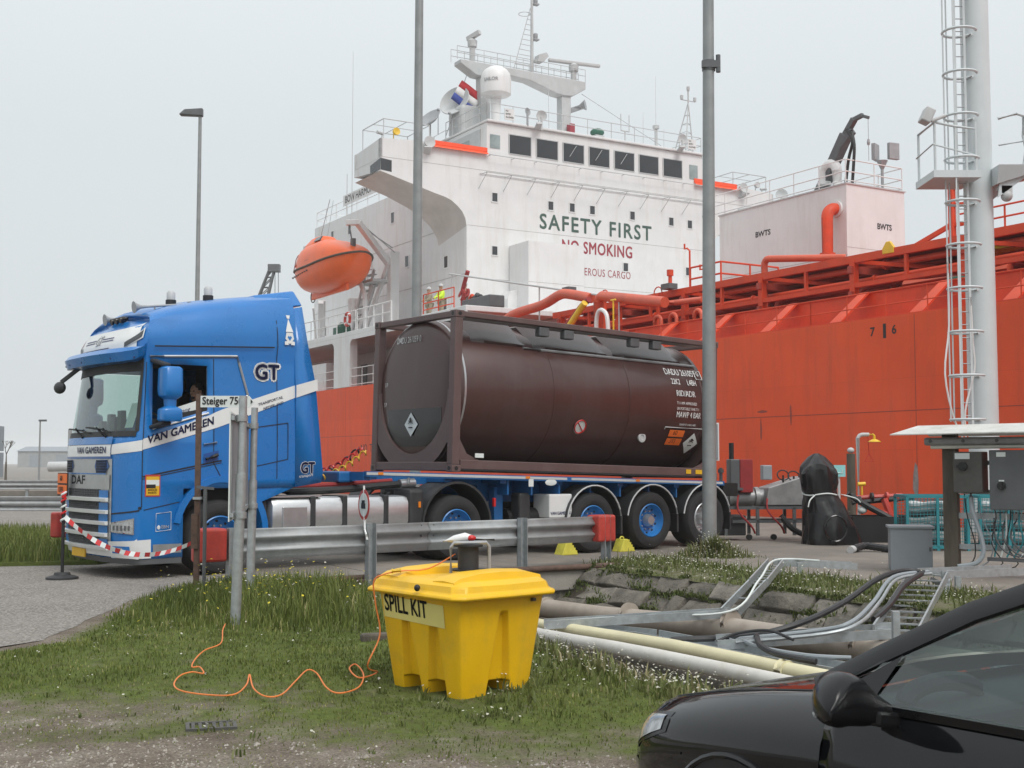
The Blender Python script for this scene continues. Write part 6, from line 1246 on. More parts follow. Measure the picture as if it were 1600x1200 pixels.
b = MB(); b.sphere((.48, -.42, 7.5), .13, n=12); b.cyl((.3, -.35, 7.7), (.5, -.42, 7.6), .07, n=10); b.box(.34, .58, -.5, -.34, 7.55, 7.72); b.build('camera_dome', 'light_grey', ms, smooth=40)
# ---- metering skid behind the trailer
sk = thing('pump_skid', 'wheeled pump and valve skid with grey hopper just behind the trailer', 'pump unit', (4.1, 25.3, 0), R(5))
b = MB()
for x0, x1, z in ((.1, 2.3, .35), (.1, 2.3, .62)): b.box(x0, x1, -.35, -.29, z, z + .06); b.box(x0, x1, .29, .35, z, z + .06)
for x in (.1, .75, 1.5, 2.24):
    for y in (-.35, .29): b.box(x, x + .06, y, y + .06, .1, .66)
b.build('frame', 'dark_grey', sk)
b = MB(); b.box(-.05, .55, -.3, .3, .1, .5); b.build('drip_box', 'black', sk, bevel=.02)
b = MB(); b.cyl((.1, 0, .85), (1.2, 0, .85), .16, n=16); b.cyl((.25, 0, .85), (.33, 0, .85), .21, n=16); b.cyl((.8, 0, .85), (.88, 0, .85), .21, n=16); b.build('pump_body', 'hopper_grey', sk, smooth=40)
b = MB(); b.hexa([(.95, -.35, .7), (1.9, -.35, .7), (1.9, .35, .7), (.95, .35, .7), (1.0, -.35, 1.05), (1.75, -.35, 1.28), (1.75, .35, 1.28), (1.0, .35, 1.05)]); b.build('hopper', 'hopper_grey', sk, bevel=.015)
b = MB(); b.cyl((1.9, -.1, .9), (2.1, -.1, .9), .2, n=16); b.build('outlet_flange', 'rust', sk, smooth=40)
for k in range(3):
    b = MB(); q = Vector((1.35 + .22 * k, -.2, 1.30 - .02 * k)); b.tube([q + Vector((.12 * math.cos(a), .05 * math.sin(a), .10 * math.sin(a))) for a in np.linspace(0, 2 * math.pi, 15)], .014, n=5); b.cyl(q - Vector((0, 0, .15)), q, .02, n=6); b.build('hand_wheel', 'black', sk, smooth=40)
b = MB(); b.box(.45, .72, -.25, .05, .95, 1.62); b.build('control_box', 'dark_red_cloth', sk, bevel=.02); b = MB(); b.box(.25, .45, -.25, .05, .98, 1.62); b.build('control_box_side', 'dark_grey', sk, bevel=.02)
MB().cyl((.32, -.1, 1.6), (.32, -.1, 1.95), .05, n=10).build('stack_lamp', 'black', sk, smooth=40)
for x, m in ((-.22, 'teal'), (-.05, 'rim_blue'), (.1, 'dark_grey')): b = MB(); b.cyl((x, -.1, 1.05), (x, -.1, 1.45), .035, n=8); b.cyl((x, -.1, 1.35), (x, -.1, 1.42), .06, n=8); b.build('valve', 'rim_blue' if m != 'dark_grey' else m, sk, smooth=40)
b = MB(); b.box(-.35, .5, -.3, .25, 1.0, 1.05); b.build('deck', 'dark_grey', sk); b = MB(); b.box(1.05, 1.25, .2, .4, 1.2, 1.5); b.build('motor_cover', 'cabinet_grey', sk, bevel=.02)
b = MB(); b.box(-.42, .0, -.28, -.25, 1.62, 2.32); dr = b.build('open_door', 'cabinet_grey', sk); b = MB(); b.box(-.45, .03, -.26, -.24, 1.59, 2.35); b.build('door_frame', 'white_paint', sk)
for x in (.4, 1.0):
    b = MB(); b.tube(bez([(x, -.3, .9), (x - .05, -.45, .6), (x + .2, -.5, .3), (x + .3, -.4, .15)], 10), .02, n=6); b.build('hose', 'dark_red_cloth', sk, smooth=40)
b = MB(); b.tube(bez([(1.2, -.5, .5), (1.4, -.6, .25), (1.7, -.6, .12), (2.2, -.5, .1)], 12), .06, n=8); b.build('drain_hose', 'black', sk, smooth=40)
for x in (.6, 1.1): b = MB(); b.cyl((x, -.36, .07), (x, -.30, .07), .06, n=12); b.build('castor', 'black', sk, smooth=40)
for k in range(4): b = MB(); b.box(2.5 + .05 * k, 2.9 + .05 * k, .2, .6, .5 + .0 * k, .55); b.build('timber', 'wood_dark', sk) if k == 0 else None
# ---- equipment under a black tarpaulin
tp = thing('covered_loading_arm', 'tall equipment wrapped in black plastic sheet tied at the waist', 'covered equipment', (5.98, 24.0, 0), R(10))
b = MB(); rs = []; prof = [(0, .50, .45, .10), (.12, .50, .45, .10), (.35, .46, .42, .08), (.6, .40, .38, .03), (.80, .34, .32, -.03), (.90, .31, .29, -.06), (.97, .30, .28, -.08), (1.04, .31, .29, -.1), (1.2, .325, .31, -.11), (1.38, .33, .31, -.12), (1.48, .30, .28, -.12), (1.62, .17, .16, -.13), (1.73, .04, .04, -.14)]
for i, (z, ax_, ay_, ox) in enumerate(prof):
    r = []
    for k in range(44):
        a = 2 * math.pi * k / 44; sq = 1 / max(abs(math.cos(a)), abs(math.sin(a))) ** .45
        fold = .10 * (abs(math.sin(a * 3.5 + z * 2.2 + .7)) - .6) + .07 * (abs(math.sin(a * 6 - z * 4.1)) - .6) + .10 * vnoise(math.cos(a) * 1.5, z * 3 + math.sin(a) * 1.5, 1.5, 8.)
        fold *= .35 if .85 < z < 1.02 else 1.; ss_ = sq * (1 + fold)
        r.append(Vector((ax_ * ss_ * math.cos(a) + ox, ay_ * ss_ * math.sin(a), z + (.05 * math.sin(a * 3 + 1) if 7 < i < 12 else .0))))
    rs.append(r)
b.rings(rs); b.build('plastic_sheet', 'tarp', tp, smooth=24)
b = MB(); b.tube([Vector((-.08 + .33 * math.cos(a), .32 * math.sin(a), .95 + .02 * math.sin(3 * a))) for a in np.linspace(0, 2 * math.pi, 25)], .014, n=5); b.tube(bez([(-.3, -.3, .95), (-.45, -.38, .85), (-.5, -.4, .72)], 8), .012, n=5); b.tube(bez([(.2, -.32, .95), (.45, -.4, .88), (.55, -.4, .8)], 8), .012, n=5); b.build('tie_tape', 'paper', tp, smooth=40)
b = MB(); b.tube([Vector((-.02 + .22 * math.cos(a), -.54 - .01 * math.sin(a), .32 + .24 * math.sin(a))) for a in np.linspace(0, 2 * math.pi, 25)], .02, n=6); b.build('hand_wheel', 'black_gloss', tp, smooth=40)
# ---- drip tray with manifold
dt = thing('drip_tray', 'long black drip tray holding red pipework and hoses on the quay', 'drip tray', (7.35, 24.9, 0), R(3))
b = MB()
for x0, x1, y0, y1, z0, z1 in ((-.75, .62, -.5, -.45, 0, .5), (-.75, .62, .45, .5, 0, .5), (-.75, -.7, -.45, .45, 0, .5), (.57, .62, -.45, .45, 0, .5), (-.75, .62, -.45, .45, 0, .04)): b.box(x0, x1, y0, y1, z0, z1)
b.build('tray', 'black', dt)
for pts, r, m in (([(-.6, 0, .75), (.5, 0, .85), (.62, 0, .8), (.64, 0, .4)], .05, 'black'), ([(-.55, .1, .85), (.1, .1, .88), (.45, .1, .9)], .045, 'red_paint'), ([(-.75, -.2, .95), (-.4, -.2, .72), (.0, -.25, .5), (.3, -.3, .3)], .06, 'hose_dark'), ([(.0, -.1, .86), (.1, -.15, .55), (.15, -.15, .3)], .07, 'red_paint'), ([(-.15, -.15, .6), (.25, -.15, .45), (.35, -.1, .2)], .05, 'red_paint'), ([(.38, -.3, .55), (.3, -.52, .45), (.32, -.55, .2), (.5, -.55, .03)], .018, 'hose_dark')):
    b = MB(); b.tube(bez(pts, 14), r, n=8); b.build('hose' if 'hose' in m else 'pipe', m, dt, smooth=40)
for x, z in ((-.2, .87), (.1, .88), (.3, .86), (-.45, .8)): b = MB(); b.cyl((x - .02, .0, z), (x + .02, .0, z), .09, n=14); b.build('flange', 'red_paint' if x > 0 else 'black', dt, smooth=40)
b = MB(); b.sphere((-.45, -.15, .62), .10, n=10, sc=(1, .7, .8)); b.build('rag', 'paper', dt, smooth=60); b = MB(); b.cyl((-.35, .15, .9), (-.35, .15, 1.12), .02, n=6); b.cyl((-.43, .15, 1.12), (-.28, .15, 1.13), .04, n=10); b.build('brass_valve', 'yellow_paint', dt, smooth=40)
# ---- emergency shower, posts, sign
sh = thing('emergency_shower', 'pale pipe emergency shower with yellow head in front of the red hull', 'shower', (7.75, 28, 0))
b = MB(); b.tube([(0, 0, 0), (0, 0, 2.1), (.04, 0, 2.16), (.1, 0, 2.18), (.25, 0, 2.18)], .045, n=10); b.build('stand_pipe', 'light_grey', sh, smooth=40)
b = MB(); b.tube([(.25, 0, 2.18), (.34, 0, 2.18), (.37, 0, 2.15), (.37, 0, 2.08)], .03, n=8); b.lathe([(.03, .06), (.06, .05), (.15, 0), (.14, -.01)], (.37, 0, 2.02), n=16); b.build('shower_head', 'yellow_paint', sh, smooth=40)
b = MB(); b.tube([(.22, -.02, 2.2), (.24, -.02, 1.75), (.34, -.02, 1.58), (.14, -.02, 1.58), (.24, -.02, 1.75)], .008, n=5); b.build('pull_handle', 'red_lens', sh)
gp_ = thing('gate_post', 'dark weathered timber post beside the emergency shower', 'post', (7.40, 27.3, 0)); MB().cyl((0, 0, 0), (0, 0, 1.75), .10, .095, n=12).build('post', 'wood_dark', gp_, smooth=40); MB().sphere((0, 0, 1.82), .08, n=8, sc=(1, 1, .8)).build('post_cap', 'light_grey', gp_, smooth=50)
sg = thing('sign', 'small pale turquoise information sign on a slim post by the timber post', 'sign', (7.05, 27.0, 0)); MB().cyl((0, 0, 0), (0, 0, 1.45), .03, n=8).build('post', 'light_grey', sg, smooth=40)
mat('turquoise', (.28, .62, .62), .5, var=.06); MB().box(-.13, .13, -.06, -.035, 1.25, 1.5).build('panel', 'turquoise', sg); b = MB(); b.tube([(-.06, -.063, 1.33), (-.06, -.063, 1.42)], .012, n=4); b.tube([(-.03, -.063, 1.33), (.06, -.063, 1.33), (.06, -.063, 1.40)], .012, n=4); b.build('symbol', 'paper', sg)
# ---- hose pile and turquoise mesh cages
def cage(x, y, w, label, group):
    t = thing('mesh_cage', label, 'cage', (x, y, 0), R(-4), group); d = .9; h = .95
    b = MB()
    for xx in (0, w):
        for yy in (0, d): b.beam((xx, yy, 0), (xx, yy, h), .05, .05)
    for z in (.06, h):
        for a, c in (((0, 0), (w, 0)), ((w, 0), (w, d)), ((w, d), (0, d)), ((0, d), (0, 0))): b.beam((a[0], a[1], z), (c[0], c[1], z), .05, .05)
    b.beam((w / 2, 0, 0), (w / 2, 0, h), .05, .05); b.build('frame', 'teal', t)
    b = MB()
    for xx in np.arange(.05, w, .06): b.beam((xx, 0, .06), (xx, 0, h), .008, .008); b.beam((xx, d, .06), (xx, d, h), .008, .008)
    for z in np.arange(.1, h, .06): b.beam((0, 0, z), (w, 0, z), .008, .008); b.beam((0, d, z), (w, d, z), .008, .008)
    tag(b.build('wire_mesh', 'teal', t), kind='stuff')
    for k in range(9):
        b = MB(); y0 = random.uniform(.15, .75); z0 = .12 + .085 * k; P0 = []
        for i in range(28): a = 2 * math.pi * i / 14 + k; P0.append((w / 2 + (w / 2 - .14) * math.cos(a) * (1 - .06 * (i // 14)), d / 2 + (d / 2 - .12) * math.sin(a), z0 + .02 * math.sin(3 * a)))
        b.tube(P0, .05, n=7); b.build('coiled_hose', ('hose_dark', 'grey_metal', 'light_grey')[k % 3], t, smooth=40)
    return t
cage(7.0, 22.2, 1.05, 'turquoise mesh cage of coiled hoses left behind the switch stand', 'mesh cages of hoses'); cage(8.25, 22.1, 1.0, 'turquoise mesh cage of coiled hoses right behind the switch stand', 'mesh cages of hoses')
# ---- electrical switch stand with roof
es = thing('switch_stand', 'roofed steel stand carrying dark electrical switch boxes by the trench', 'electrical stand', (6.12, 17.45, 0), R(-38))
for x in (0, 1.55):
    MB().box(x - .10, x + .10, -.06, .06, -.05, 1.98).build('post', 'rust' if x else 'wood_dark', es, bevel=.01)
for z, d in ((1.52, .06), (1.12, .06), (.78, .08), (.36, .07)): MB().box(.1, 1.45, -.02, .03, z, z + d).build('cross_bar', 'galvanised', es)
b = MB(); b.hexa([(-.65, -.55, 1.93), (2.2, -.55, 1.95), (2.2, -.0, 2.08), (-.45, -.0, 2.06), (-.65, -.55, 1.945), (2.2, -.55, 1.965), (2.2, -.0, 2.095), (-.45, -.0, 2.075)]); b.hexa([(-.45, 0., 2.06), (2.2, 0., 2.08), (2.2, .6, 1.93), (-.5, .6, 1.93), (-.45, 0., 2.075), (2.2, 0., 2.095), (2.2, .6, 1.945), (-.5, .6, 1.945)]); mat('roof_sheeting', (.56, .56, .53), .6, var=.1, scale=3, dirt=(.30, .28, .23), damt=.6, dscale=2.5, streak=(.38, .33, .26), samt=.5); b.build('roof_sheet', 'roof_sheeting', es)
MB().box(-.3, 1.35, -.22, -.06, 1.79, 1.90).build('lamp_housing', 'hopper_grey', es, bevel=.03); mat('tube_glass', (.75, .74, .66), .4, var=.03); MB().cyl((-.22, -.14, 1.77), (1.2, -.14, 1.77), .03, n=10).build('lamp_tube', 'tube_glass', es, smooth=40)
for x in (-.2, .25, .7, 1.15): MB().cyl((x, -.225, 1.85), (x, -.215, 1.85), .025, n=10).build('bolt', 'dark_grey', es, smooth=40)
mat('box_grey', (.075, .072, .066), .6, var=.2, scale=6, dirt=(.12, .11, .09), damt=.5, dscale=4)
b = MB(); b.box(.13, .52, -.30, -.03, 1.14, 1.70); sb1 = b.build('switch_box', 'box_grey', es, bevel=.012); b = MB(); b.box(.62, 1.08, -.32, -.03, .92, 1.72); sb2 = b.build('switch_box', 'dark_grey', es, bevel=.012)
MB().box(.16, .36, -.305, -.30, 1.60, 1.68).build('label_plate', 'paper', sb1); b = MB(); b.cyl((.27, -.30, 1.5), (.27, -.35, 1.5), .06, n=14); b.box(.2, .34, -.37, -.34, 1.48, 1.52); b.build('rotary_switch', 'black', sb1)
MB().box(.72, .84, -.325, -.32, 1.63, 1.69).build('label_plate', 'paper', sb2); b = MB(); b.cyl((.78, -.32, 1.24), (.78, -.35, 1.24), .055, n=14); b.box(.76, .80, -.37, -.34, 1.19, 1.29); b.build('rotary_switch', 'black', sb2); MB().box(.745, .815, -.326, -.32, 1.30, 1.32).build('label_plate', 'paper', sb2)
MB().box(1.22, 1.42, -.10, -.03, 1.05, 1.62).build('back_panel', 'paper', es); b = MB(); b.box(1.28, 1.38, -.2, -.1, 1.28, 1.38); b.box(1.26, 1.36, -.17, -.1, 1.02, 1.10); b.build('socket', 'dark_grey', es, bevel=.01)
for k, x in enumerate((.70, .78, .86, .95, 1.03)): b = MB(); b.tube(bez([(x, -.15, .92), (x, -.15, .72), (x + .03 * (k - 2), -.1, .5), (x - .1, -.1, .28)], 10), .012, n=5); b.build('cable', ('teal', 'paper', 'teal', 'teal', 'paper')[k], es, smooth=40)
b = MB(); b.tube(bez([(.32, -.16, 1.14), (.35, -.2, .9), (.45, -.22, .6), (.5, -.25, .35), (.42, -.3, .2), (.2, -.4, .15)], 18), .032, n=8); b.build('conduit', 'cabinet_grey', es, smooth=40)
for k in range(3): b = MB(); b.tube(bez([(.6 + .15 * k, -.08, .8), (.62 + .1 * k, -.12, .55), (.75 + .12 * k, -.1, .35), (1.0 + .1 * k, -.1, .3), (1.15, -.1, .5)], 14), .014, n=5); b.build('cable', 'dark_grey', es, smooth=40)
for k in range(6): MB().tube(bez([(.2 + .2 * k, -.06, 1.12 - .1 * (k % 3)), (.25 + .19 * k, -.1, .8), (.35 + .15 * k + .1 * math.sin(k * 2), -.12, .45), (.3 + .2 * k, -.08, .2), (.1 + .22 * k, -.15, .12)], 14), .009, n=5).build('lead', ('hose_dark', 'cabinet_grey', 'hose_dark')[k % 3], es, smooth=40)
MB().box(.5, 1.3, -.1, -.04, .22, .27).build('terminal_rail', 'dark_grey', es)
MB().beam((-.1, 0, .0), (.02, 0, .55), .06, .05).build('brace', 'galvanised', es)
cb = thing('electrical_cabinet', 'plain grey metal electrical cabinet standing left of the switch stand', 'cabinet', (5.80, 18.3, 0), R(-12)); MB().box(-.29, .29, -.22, .22, 0, .60).build('body', 'cabinet_grey', cb, bevel=.01); MB().box(-.32, .32, -.25, .25, .60, .64).build('lid', 'cabinet_grey', cb, bevel=.01); MB().box(.24, .27, -.235, -.22, .28, .34).build('latch', 'dark_grey', cb)
lh = thing('transfer_hose', 'short length of dark ribbed hose lying on the quay left of the grey cabinet', 'hose', (0, 0, 0))
P0 = bez([G(1333, 858, .06), G(1350, 853, .09), G(1370, 855, .08), G(1392, 858, .06), G(1410, 858, .06)], 30)
MB().tube(P0, [.06 + .008 * (i % 2) for i in range(len(P0))], n=10).build('hose', 'hose_dark', lh, smooth=30); MB().cyl(P0[0], P0[0] + (P0[0] - P0[2]).normalized() * .14, .065, n=10).build('coupling', 'light_grey', lh, smooth=40)
# ---- trench pipes, cable trays and cables
def run(name, label, cat, pts, r, m, n=12, k=30):
    o = MB().tube(bez(pts, k) if len(pts) > 2 else pts, r, n=n).build(name, m, None, smooth=40); return tag(o, label, cat)
mat('pipe_beige', (.36, .31, .26), .65, var=.12, scale=3, dirt=(.20, .15, .11), damt=.5, dscale=2); mat('pipe_cream', (.66, .61, .40), .5, var=.08, scale=2, dirt=(.45, .38, .22), damt=.35, dscale=2); mat('pipe_white', (.62, .60, .56), .55, var=.08, scale=3, dirt=(.40, .36, .30), damt=.5, dscale=3)
t = thing('process_pipe', 'thick beige insulated pipe along the foot of the stone bank', 'pipe', (0, 0, 0)); MB().tube([SP(38, -16.75, -.44), SP(41, -16.72, -.46), SP(43.5, -16.7, -.40), SP(46, -16.7, -.28), SP(50, -16.7, -.22), SP(70, -16.7, -.22)], .125, n=18).build('insulation', 'pipe_beige', t, smooth=40)
for s_ in (42.2, 44.1, 46.0, 47.9): MB().tube([SP(s_ - .03, -16.7, -.5 + .055 * max(0, min(4.6, s_ - 41.3)) + .04), SP(s_ + .03, -16.7, -.5 + .055 * max(0, min(4.6, s_ - 41.3)) + .04)], .133, n=18).build('band', 'pipe_beige', t, smooth=40)
t = thing('process_pipe', 'slim cream coloured pipe along the near side of the trench', 'pipe', (0, 0, 0)); MB().tube([SP(40.5, -18.0, -.42), SP(43.5, -18.05, -.36), SP(47, -18.3, -.22), SP(52, -18.5, -.18), SP(70, -18.6, -.18)], .066, n=14).build('pipe', 'pipe_cream', t, smooth=40)
for s_ in (43.6, 48.6): MB().tube([SP(s_, -18.06, -.35) if s_ < 45 else SP(s_, -18.36, -.21), SP(s_ + .09, -18.065, -.35) if s_ < 45 else SP(s_ + .09, -18.37, -.21)], .085, n=14).build('flange', 'rust' if s_ < 45 else 'pipe_cream', t, smooth=40)
run('process_pipe', 'white pipe lying in front of the cream pipe at the turf edge', 'pipe', [SP(42, -18.35, -.43), SP(45, -18.42, -.36), SP(50, -18.66, -.25), SP(70, -18.8, -.25)], .072, 'pipe_white', k=20)
def ladder_tray(name, label, path, w=.3, m='galvanised', step=.28, solid=False):
    t = thing(name, label, 'cable tray', (0, 0, 0)); P = [Vector(p) for p in path]
    for sgn in (-1, 1):
        b = MB()
        for a, c in zip(P[:-1], P[1:]):
            d = (c - a).normalized(); sd_ = d.cross(Vector((0, 0, 1))).normalized() * w / 2 * sgn; b.beam(a + sd_, c + sd_, .02, .09)
        b.build('side_rail', m, t)
    for a, c in zip(P[:-1], P[1:]):
        d = (c - a); L_ = d.length; d.normalize(); sd_ = d.cross(Vector((0, 0, 1))).normalized() * w / 2
        for k in range(int(L_ / step)):
            q = a + d * (k + .5) * step; MB().beam(q - sd_ - Vector((0, 0, .03)), q + sd_ - Vector((0, 0, .03)), .04, .015).build('rung', m, t)
        if solid: MB().hexa([a - sd_ - Vector((0, 0, .045)), c - sd_ - Vector((0, 0, .045)), c + sd_ - Vector((0, 0, .045)), a + sd_ - Vector((0, 0, .045)), a - sd_ - Vector((0, 0, .04)), c - sd_ - Vector((0, 0, .04)), c + sd_ - Vector((0, 0, .04)), a + sd_ - Vector((0, 0, .04))]).build('base_plate', m, t)
    return t
t1 = ladder_tray('cable_tray', 'narrow silver cable ladder climbing the stone bank in the middle', [G(850, 975, -.25), G(1140, 957, -.12), G(1185, 910, .16), G(1212, 878, .22), G(1335, 884, .16)], .2)
for x, y in ((1222, 905), (1250, 908)): q = G(x, y, 0); MB().beam(q, q + Vector((0, 0, .24)), .07, .07).build('leg', 'galvanised', t1)
b = MB(); b.tube(bez([G(850, 972, -.22), G(1000, 962, -.17), G(1140, 955, -.08), G(1186, 906, .21), G(1212, 875, .26), G(1280, 876, .26)], 40), .013, n=6); b.build('cable', 'paper', t1, smooth=40)
t2 = ladder_tray('cable_tray', 'wide silver cable tray lying in the trench beside the cream pipe', [G(852, 975, -.34), G(1010, 992, -.30), G(1200, 1028, -.22), G(1330, 1050, -.2)], .32, solid=True)
t3 = ladder_tray('cable_tray', 'silver cable tray sloping from the switch stand down into the trench', [G(1120, 1003, -.2), G(1400, 985, -.06), G(1452, 896, .25), G(1600, 890, .25)], .42, solid=False)
b = MB()
for x, y in ((1410, 985), (1455, 900)): pass
q0, q1 = G(1400, 990, -.1), G(1452, 893, .24); MB().beam(q0 + Vector((.3, 0, -.3)), q1 + Vector((.3, .1, 0)), .07, .07).build('strut', 'galvanised', t3)
for x, y in ((1497, 935), (1400, 1000)): q = G(x, y, 0.); MB().beam(q, q + Vector((0, 0, .25)), .06, .06).build('leg', 'galvanised', t3)
q = G(1455, 905, .2); MB().beam(q, q + Vector((.45, .1, -.22)), .05, .05).build('brace', 'dark_grey', t3)
for k, (pts, r, m) in enumerate(((([G(1035, 1000, -.2), G(1120, 997, -.2), G(1185, 992, -.12), G(1260, 970, 0), G(1320, 940, .12), G(1370, 905, .28), G(1410, 892, .32), G(1445, 895, .3)]), .032, 'hose_dark'), (([G(1440, 896, .3), G(1412, 915, .24), G(1390, 945, .1), G(1365, 968, 0)]), .032, 'hose_dark'), (([G(1182, 993, -.12), G(1188, 1008, -.1), G(1215, 1022, -.1), G(1275, 1034, -.12)]), .028, 'hose_dark'), (([G(1140, 1000, -.17), G(1280, 985, -.06), G(1330, 972, .02), G(1365, 940, .12), G(1395, 902, .28), G(1450, 893, .3)]), .022, 'cabinet_grey'), (([G(1150, 1004, -.17), G(1290, 990, -.06), G(1345, 972, .02), G(1375, 940, .12), G(1402, 905, .27), G(1455, 896, .29)]), .018, 'galvanised'), (([G(1160, 1000, -.16), G(1190, 1012, -.14), G(1260, 1024, -.14), G(1330, 1028, -.14)]), .02, 'cabinet_grey'), (([G(1120, 1002, -.17), G(1150, 990, -.1), G(1200, 985, -.05), G(1240, 1000, -.12)]), .014, 'hose_dark'))):
    run('cable', ('thick black cable rising from the trench to the switch stand', 'black cable looping down beside the sloping cable tray', 'black cable trailing forward across the flat cable tray', 'pale grey conduit bending up the sloping tray', 'slim silver conduit bending up the sloping tray', 'grey flexible conduit resting on the flat cable tray', 'thin black cable looped over the trench tray')[k], 'cable', pts, r, m, n=8)
# ================================================================== FOREGROUND: guardrails, signs, bin
mat('guard_zinc', (.36, .375, .38), .55, metal=.35, var=.12, scale=6, streak=(.24, .23, .22), samt=.45, dirt=(.27, .26, .25), damt=.4, dscale=3)
def guardrail(name, label, w_off, t0, t1, posts, sign=1, ends=(True, True)):
    t = thing(name, label, 'guardrail', T0, TRUCK_ROT, None)
    prof = [(-.02, 0), (-.03, .03), (.03, .10), (.035, .12), (-.025, .15), (-.04, .19), (-.025, .23), (.035, .26), (.03, .28), (-.03, .35), (-.02, .38)]
    n = 2; ts = np.linspace(t0, t1, 3)
    for a, c in zip(ts[:-1], ts[1:]):
        b = MB(); rs = [[Vector((x, w_off - y * sign * -1, .36 + z)) for y, z in prof] for x in (a, c + .02)]; b.rings(rs, closed=False); o = b.build('beam', 'guard_zinc', t, smooth=25, fix=False); sm = o.modifiers.new('s', 'SOLIDIFY'); sm.thickness = .006
    for x in posts:
        b = MB(); b.box(x - .06, x + .06, w_off + .03 * sign, w_off + .045 * sign, -.2, .76); b.box(x - .06, x - .05, w_off + .03 * sign, w_off + .13 * sign, -.2, .76); b.box(x + .05, x + .06, w_off + .03 * sign, w_off + .13 * sign, -.2, .76); b.build('post', 'galvanised', t)
        b = MB(); b.box(x - .11, x + .11, w_off - .04, w_off + .16, -.02, .02); b.build('foot_plate', 'rust', t)
    for k, x in enumerate((t0, t1)):
        if ends[k]:
            d = -1 if k == 0 else 1
            b = MB(); b.prism([(x, w_off - .13, .36), (x + d * .34, w_off - .13, .36), (x + d * .40, w_off - .02, .36), (x + d * .34, w_off + .16, .36), (x, w_off + .16, .36)], (0, 0, .40)); b.build('end_buffer', 'red_paint', t, bevel=.03)
    for x in (t0 + (t1 - t0) * .5 - .1, t0 + (t1 - t0) * .5 + .1):
        for z in (.46, .56, .62, .70): MB().sphere((x, w_off - .02 * sign, z), .014, n=6).build('bolt', 'dark_grey', t, smooth=50)
    return t
gr = guardrail('guardrail', 'galvanised steel guardrail with red end buffers in front of the lorry', -1.98, -4.78, 1.22, (-4.7, -2.74, -.21, 1.40), -1)
guardrail('guardrail', 'galvanised guardrail on the far side of the bridge behind the lorry', 4.15, -4.5, 1.2, (-4.3, -2.7, -.2, 1.4), 1)
# round prohibition sign clamped to a guardrail post
rs_ = thing('road_sign', 'round red rimmed prohibition sign on a bent bracket of the guardrail', 'road sign', G(572, 908) + Vector((0, -.12, 0)), R(-62))
q = Vector((0, 0, 0)); b = MB(); b.tube([(.02, .02, .55), (.03, -.0, .62), (-.02, 0, .68), (-.06, 0, 1.25)], .014, n=6); b.build('bracket', 'cab_white', rs_, smooth=40)
for r_, y, m in ((.20, .0, 'red_paint'), (.155, -.004, 'paper')): MB().cyl((-.05, y, 1.0), (-.05, y - .006, 1.0), r_, n=28).build('disc', m, rs_, smooth=30)
b = MB(); b.box(-.12, .02, -.016, -.012, .95, 1.02); b.box(-.10, .0, -.016, -.012, 1.02, 1.06); b.build('symbol', 'black', rs_)
# steiger sign on a rusty post, black T post, twin posts with board
st = thing('sign_post', 'rusty square post with a white arrow board reading Steiger 750', 'sign', (-3.69, 14.7, 0), 0)
MB().box(-.03, .03, -.03, .03, -.1, 2.36).build('post', 'rust', st, bevel=.004)
sgd = Vector((.80, -.2, 0)); b = MB(); b.prism([(.03, -.05, 2.20), (.60, -.05, 2.20), (.66, -.05, 2.26), (.60, -.05, 2.335), (.03, -.05, 2.335)], (0, .015, 0)); sb_ = b.build('arrow_board', 'paper', st)
text('Steiger 750', .125, 'black', sb_, o=(.05, -.051, 2.21), r=(1, 0, 0), bold=.008, xs=.84); b = MB(); b.prism([(.62, -.053, 2.235), (.645, -.053, 2.265), (.62, -.053, 2.295)], (0, .002, 0)); b.build('arrow_tip', 'black', sb_)
b = MB(); b.box(-.045, .045, -.045, .045, 1.12, 1.15); b.build('clamp', 'galvanised', st); b = MB(); b.box(-.055, .02, -.06, .0, .55, .95); b.build('lock_plate', 'rust', st)
tpst = thing('bollard', 'thin dark steel post with a short cross bar next to the rusty sign post', 'post', (-3.55, 14.5, 0)); MB().cyl((0, 0, -.1), (0, 0, 1.25), .022, n=10).build('post', 'dark_grey', tpst, smooth=40); MB().beam((-.1, 0, 1.27), (.1, 0, 1.25), .03, .03).build('cross_bar', 'dark_grey', tpst)
bs = thing('sign_board', 'large sign seen edge on, carried by two galvanised round posts in the grass', 'sign', (0, 0, 0))
A, B_ = Vector((-2.585, 11.76, 0)), Vector((-2.98, 14.3, 0))
MB().cyl(A - Vector((0, 0, .1)), A + Vector((.04, 0, 1.45)), .048, n=14).build('post', 'galvanised', bs, smooth=40); MB().cyl(A + Vector((.04, 0, 1.4)), A + Vector((.05, 0, 2.18)), .038, n=14).build('post', 'galvanised', bs, smooth=40)
MB().cyl(B_ - Vector((0, 0, .1)), B_ + Vector((.02, 0, 1.35)), .048, n=14).build('post', 'galvanised', bs, smooth=40); MB().cyl(B_ + Vector((.02, 0, 1.3)), B_ + Vector((.03, 0, 2.18)), .038, n=14).build('post', 'galvanised', bs, smooth=40)
d_ = (B_ - A).normalized(); nrm = Vector((d_.y, -d_.x, 0)); f0 = A - d_ * .06 - nrm * .06; f1 = B_ + d_ * .3 - nrm * .06
b = MB(); b.hexa([f0 + Vector((0, 0, 1.0)), f1 + Vector((0, 0, 1.0)), f1 - nrm * .012 + Vector((0, 0, 1.0)), f0 - nrm * .012 + Vector((0, 0, 1.0)), f0 + Vector((0, 0, 2.03)), f1 + Vector((0, 0, 2.03)), f1 - nrm * .012 + Vector((0, 0, 2.03)), f0 - nrm * .012 + Vector((0, 0, 2.03))]); b.build('panel', 'paper', bs)
